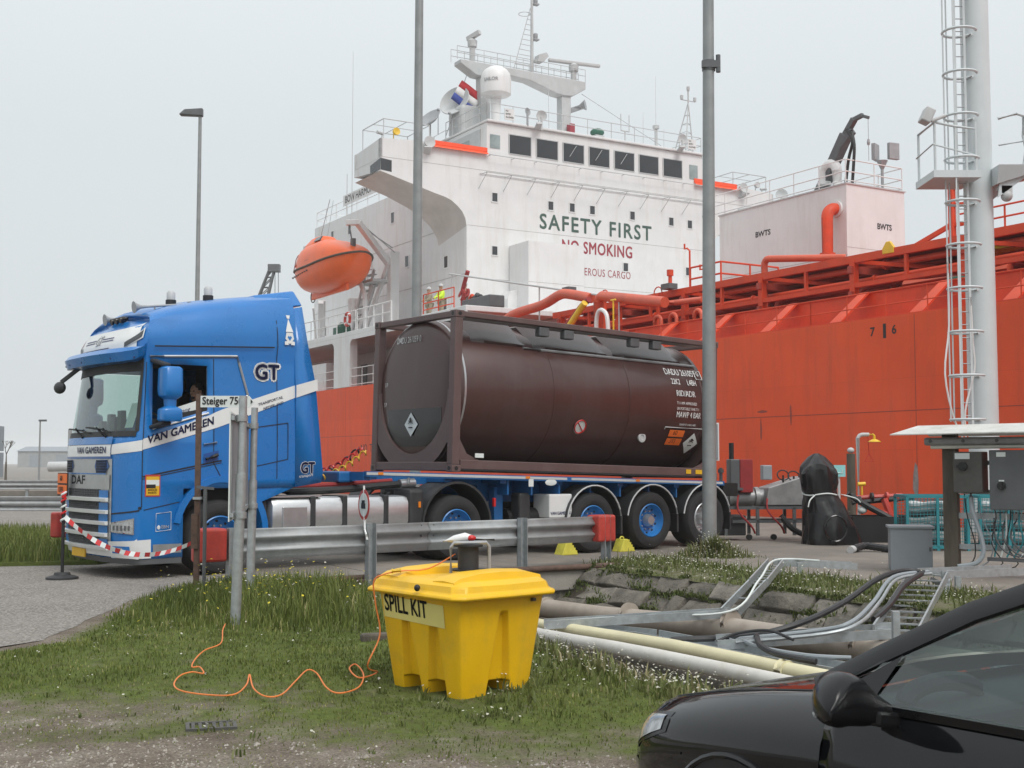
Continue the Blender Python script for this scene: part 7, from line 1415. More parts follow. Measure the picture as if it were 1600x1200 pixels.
b = MB(); b.hexa([f0 + nrm * .003 + d_ * .03 + Vector((0, 0, 1.02)), f1 + nrm * .003 + Vector((0, 0, 1.02)), f1 + nrm * .012 + Vector((0, 0, 1.02)), f0 + nrm * .012 + d_ * .03 + Vector((0, 0, 1.02)), f0 + nrm * .003 + d_ * .03 + Vector((0, 0, 2.01)), f1 + nrm * .003 + Vector((0, 0, 2.01)), f1 + nrm * .012 + Vector((0, 0, 2.01)), f0 + nrm * .012 + d_ * .03 + Vector((0, 0, 2.01))]); b.build('panel_back', 'grey_metal', bs)
for z in (1.06, 1.97):
    for q in (A + Vector((.04, 0, 0)), B_ + Vector((.02, 0, 0))): MB().cyl(q + Vector((0, 0, z - .03)), q + Vector((0, 0, z + .03)), .056, n=14).build('clamp', 'galvanised', bs, smooth=40)
    MB().beam(f0 + nrm * .02 + Vector((0, 0, z)), f1 + nrm * .02 + Vector((0, 0, z)), .03, .04).build('stiffener', 'galvanised', bs)
# chain post with tape
cp_ = thing('barrier_post', 'black barrier post on a rubber foot wound with red and white tape', 'barrier post', G(97, 905), 0)
MB().lathe([(.21, 0), (.21, .03), (.15, .05), (.11, .06), (.10, .09), (.03, .095)], n=24).build('foot', 'plastic_dark', cp_, smooth=40); MB().cyl((0, 0, .08), (0, 0, 1.12), .022, n=12).build('post', 'black', cp_, smooth=40); MB().lathe([(.03, 1.08), (.035, 1.14), (.02, 1.17)], n=10).build('post_cap', 'red_lens', cp_, smooth=40)
for k in range(5): MB().tube([(.03 * math.cos(a), .03 * math.sin(a), .72 + .085 * k + .10 * a / 6.28) for a in np.linspace(0, 2 * math.pi, 13)], .014, n=6).build('tape_wrap', 'red_lens' if k % 2 else 'paper', cp_, smooth=40)
tape = thing('barrier_tape', 'sagging red and white tape strung from the barrier post to the guardrail', 'tape', (0, 0, 0))
ta = G(97, 905) + Vector((.02, 0, .83)); tb = T0 + TD * -5.17 + TW * -1.98 + Vector((0, 0, .60)); N_ = 26
for k in range(N_):
    def tp_(t): return ta.lerp(tb, t) + Vector((0, 0, -.30 * 4 * t * (1 - t)))
    a, c = tp_(k / N_), tp_((k + 1) / N_); tw = .02 * math.cos(k * .9); up_ = Vector((.01, tw, .028)); b = MB(); b.add([a - up_, c - up_, c + up_, a + up_], [(0, 1, 2, 3)]); o = b.build('segment', 'red_lens' if k % 2 else 'paper', tape, fix=False); sm = o.modifiers.new('s', 'SOLIDIFY'); sm.thickness = .002
# wheel chocks
mat('chock_yellow', (.66, .60, .08), .55, var=.12, scale=8, dirt=(.35, .32, .12), damt=.4, dscale=6)
for k, (t, lab) in enumerate(((2.36, 'yellow wheel chock in front of the first trailer wheel'), (3.68, 'yellow wheel chock between the first and second trailer wheels'))):
    c = thing('wheel_chock', lab, 'wheel chock', T0 + TD * t + TW * .0, TRUCK_ROT, 'yellow wheel chocks')
    MB().prism([(-.17, -.1, 0), (.20, -.1, 0), (.16, -.1, .05), (.02, -.1, .22), (-.07, -.1, .22)], (0, .22, 0)).build('wedge', 'chock_yellow', c, bevel=.012)
    for j in range(4): MB().box(.04 + .035 * j, .055 + .035 * j, -.1, .12, .18 - .045 * j, .21 - .045 * j).build('tread_rib', 'chock_yellow', c)
    MB().tube(arc((-.03, .01, .21), .05, 0, math.pi, 8, 1), .012, n=6).build('handle', 'chock_yellow', c, smooth=40)
# ---- spill kit bin
BIN_ROT = R(41); bo = Vector((-.352, 8.33, -.075))
bn = thing('spill_kit_bin', 'yellow plastic spill kit bin with lid standing in the grass', 'bin', bo, BIN_ROT); bn.scale = (1, 1, 1.105)
mat('bin_yellow', (.80, .47, .006), .42, var=.05, scale=3, dirt=(.46, .30, .04), damt=.6, dscale=2.4, streak=(.55, .37, .05), samt=.5, bump=.08, bscale=40)
LXb, LYb = .83, 1.0        # along x (right face), along y (left face); front corner at the origin
def bin_ring(z, k):
    """body outline with V-shaped flutes that part the legs: k = inset"""
    x0, x1, y0, y1 = k, LXb - k, k, LYb - k; r = .055; hw = .028 + .075 * max(0, .54 - z) / .54
    dep = (.05 if z > .115 else .22) * max(0, min(1, (.555 - z) / .03))
    def side(a, c, nrm, cs):
        a, c = Vector(a), Vector(c); L_ = (c - a).length; out = []
        ts = [0.]
        for q in cs: ts += [q - hw / L_ - .012 / L_, q - hw / L_ * .72, q, q + hw / L_ * .72, q + hw / L_ + .012 / L_]
        for t in ts:
            p = a.lerp(c, t); g_ = max([max(0, min(1, (hw + .012 - abs(t - q) * L_) / (hw * .28 + .012))) for q in cs] or [0]); out.append(p + Vector(nrm) * dep * g_)
        return out
    return side((x0 + r, y0, z), (x1 - r, y0, z), (0, 1, 0), (.52,)) + [Vector((x1 - r, y0, z))] + [Vector((x1 - r * .3, y0 + r * .3, z))] + side((x1, y0 + r, z), (x1, y1 - r, z), (-1, 0, 0), (.3, .7)) + [Vector((x1, y1 - r, z)), Vector((x1 - r * .3, y1 - r * .3, z))] + side((x1 - r, y1, z), (x0 + r, y1, z), (0, -1, 0), (.48,)) + [Vector((x0 + r, y1, z)), Vector((x0 + r * .3, y1 - r * .3, z))] + side((x0, y1 - r, z), (x0, y0 + r, z), (1, 0, 0), (.3, .7)) + [Vector((x0, y0 + r, z)), Vector((x0 + r * .3, y0 + r * .3, z))]
b = MB(); b.rings([bin_ring(z, .02 + .085 * (.66 - z) / .66) for z in (-.01, .03, .105, .12, .2, .3, .4, .48, .525, .555, .60, .66)]); b.build('body', 'bin_yellow', bn, smooth=32, bevel=.006)
b = MB(); rl = []
def lid_ring(x0, x1, y0, y1, z, r=.07): 
    return [Vector(p) for p in [(x0 + r, y0, z), ((x0 + x1) / 2, y0 - .01, z), (x1 - r, y0, z), (x1, y0 + r, z), (x1, (y0 + y1) / 2, z), (x1, y1 - r, z), (x1 - r, y1, z), ((x0 + x1) / 2, y1, z), (x0 + r, y1, z), (x0, y1 - r, z), (x0, (y0 + y1) / 2, z), (x0, y0 + r, z)]]
e = .055
b.rings([lid_ring(-e, LXb + e, -e, LYb + e, .64), lid_ring(-e, LXb + e, -e, LYb + e, .665), lid_ring(-e + .03, LXb + e - .03, -e + .03, LYb + e - .03, .675), lid_ring(-e + .045, LXb + e - .045, -e + .045, LYb + e - .045, .72), lid_ring(.03, LXb - .03, .03, LYb - .03, .745), lid_ring(.1, LXb - .1, .1, LYb - .1, .75)]); b.build('lid', 'bin_yellow', bn, bevel=.012, smooth=35)
for y0, y1, z in ((.05, .34, .80), (.68, .96, .80)):
    b = MB(); rs = []
    for x, k in ((.02, .0), (.08, .5), (.25, .9), (.45, 1.), (.68, .8), (.80, .3)): rs.append([Vector((x, y0, .70)), Vector((x, y0 + .03, .742 + .05 * k)), Vector((x, (y0 + y1) / 2, .75 + .055 * k)), Vector((x, y1 - .03, .742 + .05 * k)), Vector((x, y1, .70))])
    b.rings(rs); b.build('lid_rib', 'bin_yellow', bn, smooth=40)
mat('label_yellow', (.76, .66, .22), .5, var=.06)
def bin_face(y, z, off): k = .02 + .085 * (.66 - z) / .66; return Vector((k - off, y, z))
b = MB(); b.grid(lambda u, v: bin_face(.90 - .70 * u, .478 + .14 * v - .02 * u, .004), np.linspace(0, 1, 5), (0, 1)); b.build('label', 'label_yellow', bn, fix=False)
text('SPILL KIT', .15, 'black', bn, fn=lambda x, y: bin_face(.885 - x, .492 + y - .03 * x, .007), bold=.008, xs=.84)
b = MB(); b.sphere((-.06, .38, .70), .022, n=8); b.build('lid_catch', 'black', bn, smooth=50); b = MB(); b.box(.66, .69, .0, .03, .60, .62); b.build('drain_plug', 'wood_dark', bn)
mat('orange_cable', (.80, .22, .05), .5, var=.06)
rl = thing('cable_reel', 'black cable drum in a grey tube handle standing on the yellow bin lid', 'cable reel', bo + Vector((math.cos(BIN_ROT) * .46 - math.sin(BIN_ROT) * .47, math.sin(BIN_ROT) * .46 + math.cos(BIN_ROT) * .47, .765 * 1.105 + .012)), R(15))
for z in (.0, .17): MB().cyl((0, 0, z), (0, 0, z + .012), .125 if z == 0 else .105, n=28).build('flange', 'black', rl, smooth=40)
MB().cyl((0, 0, .01), (0, 0, .17), .075, n=24).build('drum', 'plastic_dark', rl, smooth=40); MB().tube([(-.14, -.06, -.01), (-.14, -.06, .17), (-.12, -.06, .20), (.12, -.06, .20), (.14, -.06, .17), (.14, -.06, -.01)], .013, n=8).build('handle_frame', 'grey_metal', rl, smooth=40)
tool = thing('hand_tool', 'small white and red hand tool lying on top of the cable reel', 'tool', rl.location + Vector((-.05, 0, .20)), R(5))
MB().tube([(-.13, 0, .01), (-.05, 0, .02), (.03, 0, .035), (.08, 0, .03)], [.008, .03, .035, .02], n=10).build('housing', 'cab_white', tool, smooth=50); MB().sphere((.07, -.01, .03), .028, n=10, sc=(1.3, 1, .8)).build('button', 'red_lens', tool, smooth=50); MB().tube([(.1, 0, .02), (.24, .03, .015)], .008, n=6).build('lead', 'black', tool, smooth=40)
W = lambda x, y, z: bo + Vector((0, 0, .075)) + Matrix.Rotation(BIN_ROT, 3, 'Z') @ Vector((x, y, z))
cab_pts = [rl.location + Vector((-.09, -.05, .12)), W(.22, .62, .80), W(.05, .72, .785), W(-.045, .80, .76), W(-.085, .86, .71), W(-.055, .88, .55), W(-.03, .86, .33), W(-.12, .88, .12)]
cab_pts += [Gg(x, y, .035) for x, y in ((590, 1050), (562, 1059), (546, 1045), (556, 1038), (568, 1054), (560, 1074), (530, 1083), (510, 1074), (495, 1052), (480, 1047), (462, 1064), (440, 1085), (415, 1088), (396, 1075), (390, 1054))]
cab_pts2 = [Gg(x, y, .035) for x, y in ((390, 1054), (385, 1070), (366, 1085), (330, 1086), (286, 1080), (272, 1070), (281, 1056), (300, 1050), (318, 1052), (312, 1042), (300, 1042), (305, 1030), (320, 1016), (345, 1005), (348, 985), (352, 975))]
cbl = thing('extension_cable', 'thin orange extension cable running from the bin lid in loops over the grass', 'cable', (0, 0, 0))
MB().tube(bez(cab_pts + cab_pts2[1:], 260), .0055, n=6).build('cord', 'orange_cable', cbl, smooth=40); MB().tube([W(.05, .72, .79), W(.0, .76, .785)], .018, n=8).build('plug', 'yellow_paint', cbl, smooth=40)
# ---- drain grate and stones
dg = thing('drain_grate', 'rusty slotted drain grate flush with the dirt in the foreground', 'drain', Gg(330, 1135) + Vector((0, 0, .008)), R(15)); dg.scale = (.75, .75, 1)
MB().box(-.17, .17, -.11, .11, -.05, -.02).build('sump', 'black', dg)
for x0, x1, y0, y1 in ((-.2, .2, -.14, -.11), (-.2, .2, .11, .14), (-.2, -.17, -.11, .11), (.17, .2, -.11, .11)): MB().box(x0, x1, y0, y1, -.05, .004).build('frame', 'box_grey', dg)
for k in range(6): MB().box(-.155 + .055 * k, -.128 + .055 * k, -.11, .11, -.03, .002).build('bar', 'box_grey', dg)
kb = thing('kerb_block', 'dark concrete kerb block half buried in grass left of the bin', 'kerb', Gg(585, 1000), R(20)); MB().box(-.12, .2, -.05, .05, -.05, .06).build('block', 'wood_dark', kb, bevel=.02)
# ================================================================== PARKED CAR (local axes: x to its rear, y to its far side)
car = thing('parked_car', 'black hatchback car with wing mirror parked in the right foreground', 'car', SP(52.42, -23.36, -.13) + Vector((.35, 0, 0)), SHIP_ROT)
mat('car_black', (.008, .0085, .010), .055, var=.1, scale=3, spec=.5); mat('car_trim', (.010, .010, .011), .22, var=.15, spec=.3); glass('car_glass', (.50, .62, .60), .09); mat('car_interior', (.03, .031, .033), .7, var=.2); mat('car_interior_light', (.16, .165, .17), .7, var=.1)
CWD = 1.80
T = lambda tab, x: lerp_tab(tab, x)
YO = [(0, .42), (.03, .30), (.08, .20), (.15, .125), (.25, .075), (.4, .04), (.6, .015), (.88, .0), (4.3, .0)]
ZC = [(0, .56), (.03, .66), (.08, .725), (.15, .765), (.25, .80), (.4, .84), (.7, .90), (1.0, .95), (1.3, .985)]
ZE = [(0, .54), (.03, .63), (.08, .69), (.15, .73), (.25, .765), (.4, .80), (.6, .845), (.9, .895), (1.3, .95)]
ZS = [(0, .48), (.08, .60), (.2, .67), (.4, .72), (.65, .765), (.9, .80), (1.3, .845)]
def car_sec(x):
    yo, zc, ze, zs = T(YO, x), T(ZC, x), T(ZE, x), T(ZS, x)
    L = [(yo + .10, .19), (yo + .03, .27), (yo + .005, .42), (yo, .55 if x > .1 else .45), (yo + .002, zs - .10), (yo + .012, zs - .03), (yo + .035, zs + .02), (yo + .075, zs + (ze - zs) * .6), (yo + .125, ze), (yo + .17, ze + .012), (yo + .30 if yo < .3 else yo + .2, ze + (zc - ze) * .55), (.62, ze + (zc - ze) * .85), (.9, zc)]
    return [Vector((x, y, z)) for y, z in L]
xs_ = [0, .03, .08, .15, .25, .4, .55, .7, .88, 1.05, 1.2, 1.26]
b = MB(); half = [car_sec(x) for x in xs_]; full = [h + [Vector((p.x, CWD - p.y, p.z)) for p in reversed(h[:-1])] for h in half]
b.rings(full, closed=False); b.f.append(tuple(range(len(full[0])))); b.build('front_body', 'car_black', car, smooth=35, fix=True)
def car_pt(x, k, off=0.):     # point on the near flank: ring coordinate k
    s = car_sec(x); i = min(int(k), len(s) - 2); p = s[i].lerp(s[i + 1], k - i)
    if off:
        t_ = (s[i + 1] - s[i]).normalized(); n = Vector((0, -t_.z, t_.y)); x2 = car_sec(min(1.3, x + .05)); q = x2[i].lerp(x2[i + 1], k - i); dx = (q - car_sec(x + .0)[i].lerp(car_sec(x)[i + 1], k - i)); n = dx.cross(t_)
        n = n.normalized() if n.length else Vector((0, -1, 0)); n = n if n.y < 0 or n.z > 0 else -n
        if n.y > 0.2: n = -n
        p = p + n * off
    return p
def car_patch(name, m, x0, x1, k0, k1, off=.004, nu=8, nv=4):
    F0 = k0 if callable(k0) else (lambda u: k0); F1 = k1 if callable(k1) else (lambda u: k1); b = MB(); b.grid(lambda u, v: car_pt(x0 + (x1 - x0) * u, F0(u) + (F1(u) - F0(u)) * v, off), np.linspace(0, 1, nu + 1), np.linspace(0, 1, nv + 1)); return b.build(name, m, car, smooth=50, fix=False)
car_patch('headlight', 'lamp_lens', .05, .40, lambda u: 4.4 + .8 * u, lambda u: 7.2 - .9 * u, .004); car_patch('headlight_edge', 'car_trim', .03, .44, lambda u: 4.2 + .8 * u, lambda u: 7.5 - .9 * u, .0025)
car_patch('bumper_gap', 'car_trim', .08, .56, lambda u: 3.95, lambda u: 4.05, .003)
def car_line(pts, r=.004, name='panel_gap'): MB().tube(pts, r, n=5).build(name, 'black', car, smooth=40)
car_line([car_pt(x, 9.1, .001) for x in np.linspace(.16, 1.22, 14)]); car_line([car_pt(1.22, k, .001) for k in np.linspace(9.1, 6.6, 6)])
# flank and rear: lofted side skins
YT = [(1.2, .055), (1.6, .05), (2.6, .05), (3.6, .07), (4.0, .13), (4.2, .26), (4.27, .36)]
ZB = [(1.2, .93), (1.5, .955), (2.4, .985), (3.2, 1.01), (4.27, 1.03)]
def flank(x):
    k = T(YT, x) - .055; bz = T(ZB, x)
    return [(max(0, k) + .10, .19), (max(0, k) + .03, .27), (max(0, k) + .008, .36), (max(0, k) + .012, .48), (max(0, k) + .0, .62), (max(0, k) + .004, .76), (max(0, k) + .020, .82), (max(0, k) + .024, .86), (max(0, k) + .05, bz - .02), (max(0, k) + .065, bz)]
fx = [1.264, 1.32, 1.5, 1.9, 2.38, 2.6, 3.0, 3.4, 3.8, 4.0, 4.15, 4.27]
for far in (0, 1):
    b = MB(); b.rings([[Vector((x, CWD - y if far else y, z)) for y, z in flank(x)] for x in fx], closed=False); o = b.build('side_panel', 'car_black', car, smooth=35, fix=False); sm = o.modifiers.new('s', 'SOLIDIFY'); sm.thickness = .02; sm.offset = -1 if far else 1
b = MB(); r0 = flank(4.27); b.add([(4.27, y, z) for y, z in r0] + [(4.27, CWD - y, z) for y, z in r0], [(i, i + 1, len(r0) + i + 1, len(r0) + i) for i in range(len(r0) - 1)]); b.build('tailgate', 'car_black', car, smooth=35, fix=False)
b = MB(); b.box(.3, 4.2, .12, CWD - .12, .18, .24); b.build('floor_pan', 'car_trim', car)
for x in (2.42,): car_line([Vector((x + .0, y - .003, z)) for y, z in flank(x)[1:9]])
b = MB(); b.box(2.15, 2.36, -.015, .03, .80, .83); b.build('door_handle', 'car_black', car, bevel=.01)
b = MB(); b.rings([[Vector((x, T(YT, x) - .008, T(ZB, x) - .012)), Vector((x, T(YT, x) - .008, T(ZB, x) + .012)), Vector((x, T(YT, x) + .02, T(ZB, x) + .014))] for x in fx[1:8]], closed=False); b.build('waist_seal', 'car_trim', car, smooth=40, fix=False)
# roof and pillars
APL = [(1.10, .15, .965), (1.35, .19, 1.10), (1.65, .235, 1.255), (1.95, .28, 1.375), (2.15, .30, 1.415)]
RL = APL + [(2.6, .31, 1.445), (3.1, .31, 1.43), (3.6, .30, 1.38), (3.95, .29, 1.30)]
for far in (0, 1):
    m_ = (lambda y: CWD - y) if far else (lambda y: y)
    b = MB(); rs = []
    for x, y, z in RL: rs.append([Vector((x - .02, m_(y + .05), z + .006)), Vector((x - .005, m_(y - .0), z + .016)), Vector((x + .018, m_(y - .018), z + .002)), Vector((x + .036, m_(y - .024), z - .022)), Vector((x + .025, m_(y + .02), z - .028))])
    b.rings(rs); b.build('roof_rail', 'car_black', car, smooth=40)
    b = MB(); b.tube([Vector((x + .043, m_(y - .026), z - .028)) for x, y, z in RL[:-1]], .009, n=6); b.build('window_seal', 'car_trim', car, smooth=40)
    b = MB(); b.add([Vector(p) for p in ((2.36, m_(.055), .98), (2.52, m_(.055), .985), (2.56, m_(.285), 1.40), (2.44, m_(.285), 1.40))], [(0, 1, 2, 3)]); b.build('b_pillar', 'car_trim', car, fix=False)
    b = MB(); b.add([Vector(p) for p in ((3.55, m_(.06), 1.01), (4.1, m_(.17), 1.03), (3.97, m_(.27), 1.28), (3.5, m_(.285), 1.36))], [(0, 1, 2, 3)]); b.build('c_pillar', 'car_black', car, fix=False)
    b = MB(); b.add([Vector(p) for p in ((1.30, m_(.06), .945), (2.38, m_(.052), .985), (2.46, m_(.285), 1.42), (2.18, m_(.28), 1.39), (1.98, m_(.262), 1.352), (1.68, m_(.215), 1.232), (1.40, m_(.168), 1.085))], [tuple(range(7))]); b.build('front_side_glass', 'car_glass', car, fix=False)
    b = MB(); b.add([Vector(p) for p in ((2.5, m_(.052), .99), (3.55, m_(.055), 1.01), (3.5, m_(.28), 1.355), (2.56, m_(.28), 1.40))], [(0, 1, 2, 3)]); b.build('rear_side_glass', 'car_glass', car, fix=False)
    b = MB(); b.add([Vector(p) for p in ((1.22, m_(.058), .935), (1.42, m_(.056), .95), (1.46, m_(.165), 1.10))], [(0, 1, 2)]); b.build('corner_trim', 'car_trim', car, fix=False)
b = MB(); us = np.linspace(0, 1, 9)
def ws(u, v):
    y = .19 + (CWD - .38) * u; bow = math.sin(u * math.pi); q0 = Vector((1.16 - .16 * bow, y, .975 + .01 * bow)); y1 = .32 + (CWD - .64) * u; q1 = Vector((2.08 - .12 * bow, y1, 1.415 + .0 * bow)); return q0.lerp(q1, v) + Vector((0, 0, .012 * math.sin(v * math.pi)))
b.grid(ws, us, np.linspace(0, 1, 7)); b.build('windscreen', 'car_glass', car, smooth=50, fix=False)
b = MB(); b.grid(lambda u, v: ws(u, -.14 + .15 * v) + Vector((0, 0, -.012)), us, (0, .5, 1)); b.build('cowl', 'car_trim', car, smooth=50, fix=False)
b = MB(); b.grid(lambda u, v: Vector((T([(0, 2.06), (.3, 2.5), (.6, 3.1), (.85, 3.6), (1, 3.95)], v) - (.12 * math.sin(u * math.pi) if v < .05 else 0), .31 + (CWD - .62) * u, T([(0, 1.42), (.3, 1.45), (.6, 1.44), (.85, 1.40), (1, 1.32)], v) + .012 * math.sin(u * math.pi))), us, np.linspace(0, 1, 9)); b.build('roof', 'car_black', car, smooth=50, fix=False)
b = MB(); b.add([Vector(p) for p in ((3.95, .31, 1.31), (3.95, CWD - .31, 1.31), (4.22, CWD - .25, 1.02), (4.22, .25, 1.02))], [(0, 1, 2, 3)]); b.build('rear_glass', 'car_glass', car, fix=False)
# door mirror
b = MB(); rs = []
for t, (cx, cz, hx, hz) in zip(np.linspace(0, 1, 8), ((1.53, .955, .03, .03), (1.50, .96, .07, .055), (1.485, .975, .095, .08), (1.48, .985, .105, .088), (1.485, .99, .105, .088), (1.50, .985, .095, .08), (1.52, .98, .07, .06), (1.545, .975, .02, .02))):
    y = .02 - .25 * t; rs.append([Vector((cx + hx * (math.cos(a) if math.cos(a) < 0 else .55 * math.cos(a)), y, cz + hz * (abs(math.sin(a)) ** .7 if math.sin(a) > 0 else -.75 * abs(math.sin(a)) ** .6))) for a in np.linspace(0, 2 * math.pi, 18, endpoint=False)])
b.rings(rs); b.build('mirror_shell', 'car_trim', car, smooth=50)
MR_ = ((1.50, .96, .07, .055), (1.485, .975, .095, .08), (1.48, .985, .105, .088), (1.485, .99, .105, .088), (1.50, .985, .095, .08), (1.52, .98, .07, .06))
b = MB(); b.tube([Vector((cx - hx * .92, .02 - .25 * (k + 1) / 7, cz - hz * .42)) for k, (cx, cz, hx, hz) in enumerate(MR_)], .0055, n=6); b.build('mirror_indicator', 'grey_metal', car, smooth=40); b = MB(); b.tube([Vector((cx + hx * .50, .02 - .25 * (k + 1) / 7, cz)) for k, (cx, cz, hx, hz) in enumerate(MR_)][1:5], .004, n=5); b.build('mirror_seam', 'black', car, smooth=40); b = MB(); b.beam((1.50, .06, .93), (1.50, -.04, .945), .10, .045); b.build('mirror_foot', 'car_trim', car, bevel=.01)
# interior
b = MB(); b.hexa([(1.15, .12, .55), (1.75, .10, .55), (1.75, 1.70, .55), (1.15, 1.68, .55), (1.12, .16, .94), (1.62, .11, .955), (1.62, 1.69, .955), (1.12, 1.64, .94)]); b.build('dashboard', 'car_interior', car, bevel=.04, seg=3)
b = MB(); c_ = Vector((1.82, .50, .93)); ax_ = Vector((.9, 0, .42)).normalized(); a1, a2 = frame_of(ax_); b.tube([c_ + (a1 * math.cos(t) + a2 * math.sin(t)) * .185 for t in np.linspace(0, 2 * math.pi, 29)], .017, n=8); b.build('steering_wheel', 'car_interior_light', car, smooth=40); b = MB(); b.cyl(c_ - ax_ * .02, c_ + ax_ * .02, .07, n=16); b.cyl(c_ - a1 * .17, c_ + a1 * .17, .02, n=6); b.cyl(c_, c_ - ax_ * .25, .04, n=8); b.build('steering_hub', 'car_interior', car, smooth=40)
b = MB(); b.tube([Vector((1.45, .34 + .16 * math.cos(t), .955 + .05 * math.sin(t))) for t in np.linspace(0, math.pi, 12)], .03, n=8); b.build('instrument_hood', 'car_interior', car, smooth=40); b = MB(); b.cyl((1.60, .16, .90), (1.64, .16, .90), .05, n=14); b.build('air_vent', 'black', car, smooth=40)
for y in (.48, 1.32):
    b = MB(); b.obox((2.3, y, .52), (.5, .5, .16)); b.obox((2.62, y, .86), (.16, .48, .62), M=Matrix.Rotation(.3, 3, 'Y')); b.obox((2.75, y, 1.22), (.1, .26, .2), M=Matrix.Rotation(.25, 3, 'Y')); b.build('seat', 'car_interior', car, bevel=.05, seg=3)
b = MB(); b.box(3.3, 3.45, .25, 1.55, .4, 1.05); b.build('rear_seat', 'car_interior', car, bevel=.05)
b = MB(); b.grid(lambda u, v: Vector((1.3 + 2.2 * u, .10, .30 + .6 * v)), (0, 1), (0, 1)); b.build('door_card', 'car_interior', car, fix=False); b = MB(); b.grid(lambda u, v: Vector((1.3 + 2.2 * u, 1.70, .30 + .6 * v)), (0, 1), (0, 1)); b.build('door_card', 'car_interior', car, fix=False)
# wheels and arches
for x in (.87, 3.49):
    for y, d in ((0, 1), (CWD, -1)):
        yo = y - d * .004 if x < 2 else y - d * .006
        b = MB(); n = 28; b.add([Vector((x + .355 * math.cos(2 * math.pi * i / n), yo + d * (.0 if math.sin(2 * math.pi * i / n) > -.3 else .02), .335 + .355 * math.sin(2 * math.pi * i / n))) for i in range(n)], [tuple(range(n))]); b.build('wheel_arch', 'black', car, fix=False)
        b = MB(); b.lathe([(.20, -.02), (.30, -.03), (.318, 0), (.318, .17), (.30, .2), (.2, .2)], (x, y - d * .012, .317), (0, d, 0), n=32, cap=False); b.build('tyre', 'rubber', car, smooth=40)
        b = MB(); b.lathe([(.205, 0), (.2, -.02), (.17, .0), (.06, -.02), (.001, -.02)], (x, y - d * .012, .317), (0, d, 0), n=28, cap=False); b.build('rim', 'silver', car, smooth=30)
b = MB(); b.tube([Vector((.87 + .365 * math.cos(a), -.002, .335 + .365 * math.sin(a))) for a in np.linspace(R(-5), R(185), 20)], .012, n=6); b.build('arch_lip', 'car_black', car, smooth=40)
# ================================================================== VEGETATION
def leaf_mat(name, cols, rough=.6):
    m = bpy.data.materials.new(name); m.use_nodes = True; t = m.node_tree; b = t.nodes['Principled BSDF']
    at = _n(t, 'ShaderNodeAttribute', attribute_name='tone'); r = _n(t, 'ShaderNodeValToRGB'); t.links.new(at.outputs['Fac'], r.inputs[0])
    while len(r.color_ramp.elements) < len(cols): r.color_ramp.elements.new(.5)
    for e, (p, c) in zip(r.color_ramp.elements, cols): e.position = p; e.color = (*c, 1)
    t.links.new(r.outputs[0], b.inputs['Base Color']); b.inputs['Roughness'].default_value = rough; b.inputs['Specular IOR Level'].default_value = .25
    tr = _n(t, 'ShaderNodeBsdfTranslucent'); t.links.new(r.outputs[0], tr.inputs[0]); mx = _n(t, 'ShaderNodeMixShader'); mx.inputs[0].default_value = .3
    out = t.nodes['Material Output']; t.links.new(b.outputs[0], mx.inputs[1]); t.links.new(tr.outputs[0], mx.inputs[2]); t.links.new(mx.outputs[0], out.inputs[0]); MATS[name] = m
leaf_mat('grass_blade', [(0, (.075, .092, .025)), (.35, (.12, .155, .036)), (.6, (.18, .22, .052)), (.82, (.28, .275, .10)), (1, (.42, .36, .19))])
leaf_mat('weed', [(0, (.08, .105, .032)), (.5, (.14, .17, .052)), (.8, (.22, .22, .10)), (1, (.38, .33, .20))])
leaf_mat('petal', [(0, (.62, .60, .50)), (.5, (.70, .68, .60)), (.7, (.72, .62, .08)), (1, (.80, .66, .04))])
def blades(name, label, cat, P, H, Wd, tone, m, lean=.55, kind='stuff'):
    """many two-segment blades as one mesh: P (n,3) roots, H heights, Wd widths"""
    n = len(P); a = rng.uniform(0, 2 * np.pi, n); dr = np.stack([np.cos(a), np.sin(a), np.zeros(n)], 1); sd = np.stack([-np.sin(a), np.cos(a), np.zeros(n)], 1)
    l = rng.uniform(.1, 1., n)[:, None] * lean; H = H[:, None]; Wd = Wd[:, None]; up = np.array([[0, 0, 1.]])
    mid = P + up * H * .6 + dr * H * l * .35; tip = P + up * H * (1 - .25 * l) + dr * H * l
    V = np.stack([P - sd * Wd, P + sd * Wd, mid + sd * Wd * .75, mid - sd * Wd * .75, tip], 1).reshape(-1, 3)
    base = np.arange(n) * 5
    me = bpy.data.meshes.new(name); me.vertices.add(n * 5); me.vertices.foreach_set('co', V.ravel().astype(np.float32))
    me.loops.add(n * 7); li = np.stack([base, base + 1, base + 2, base + 3, base + 3, base + 2, base + 4], 1).ravel(); me.loops.foreach_set('vertex_index', li.astype(np.int32))
    me.polygons.add(n * 2); ls = np.stack([np.arange(n) * 7, np.arange(n) * 7 + 4], 1).ravel(); me.polygons.foreach_set('loop_start', ls.astype(np.int32))
    at = me.attributes.new('tone', 'FLOAT', 'POINT'); at.data.foreach_set('value', np.repeat(tone, 5).astype(np.float32)); me.update(calc_edges=True); me.validate()
    me.materials.append(MATS[m]); o = bpy.data.objects.new(name, me); COL.objects.link(o); return tag(o, label, cat, kind=kind)
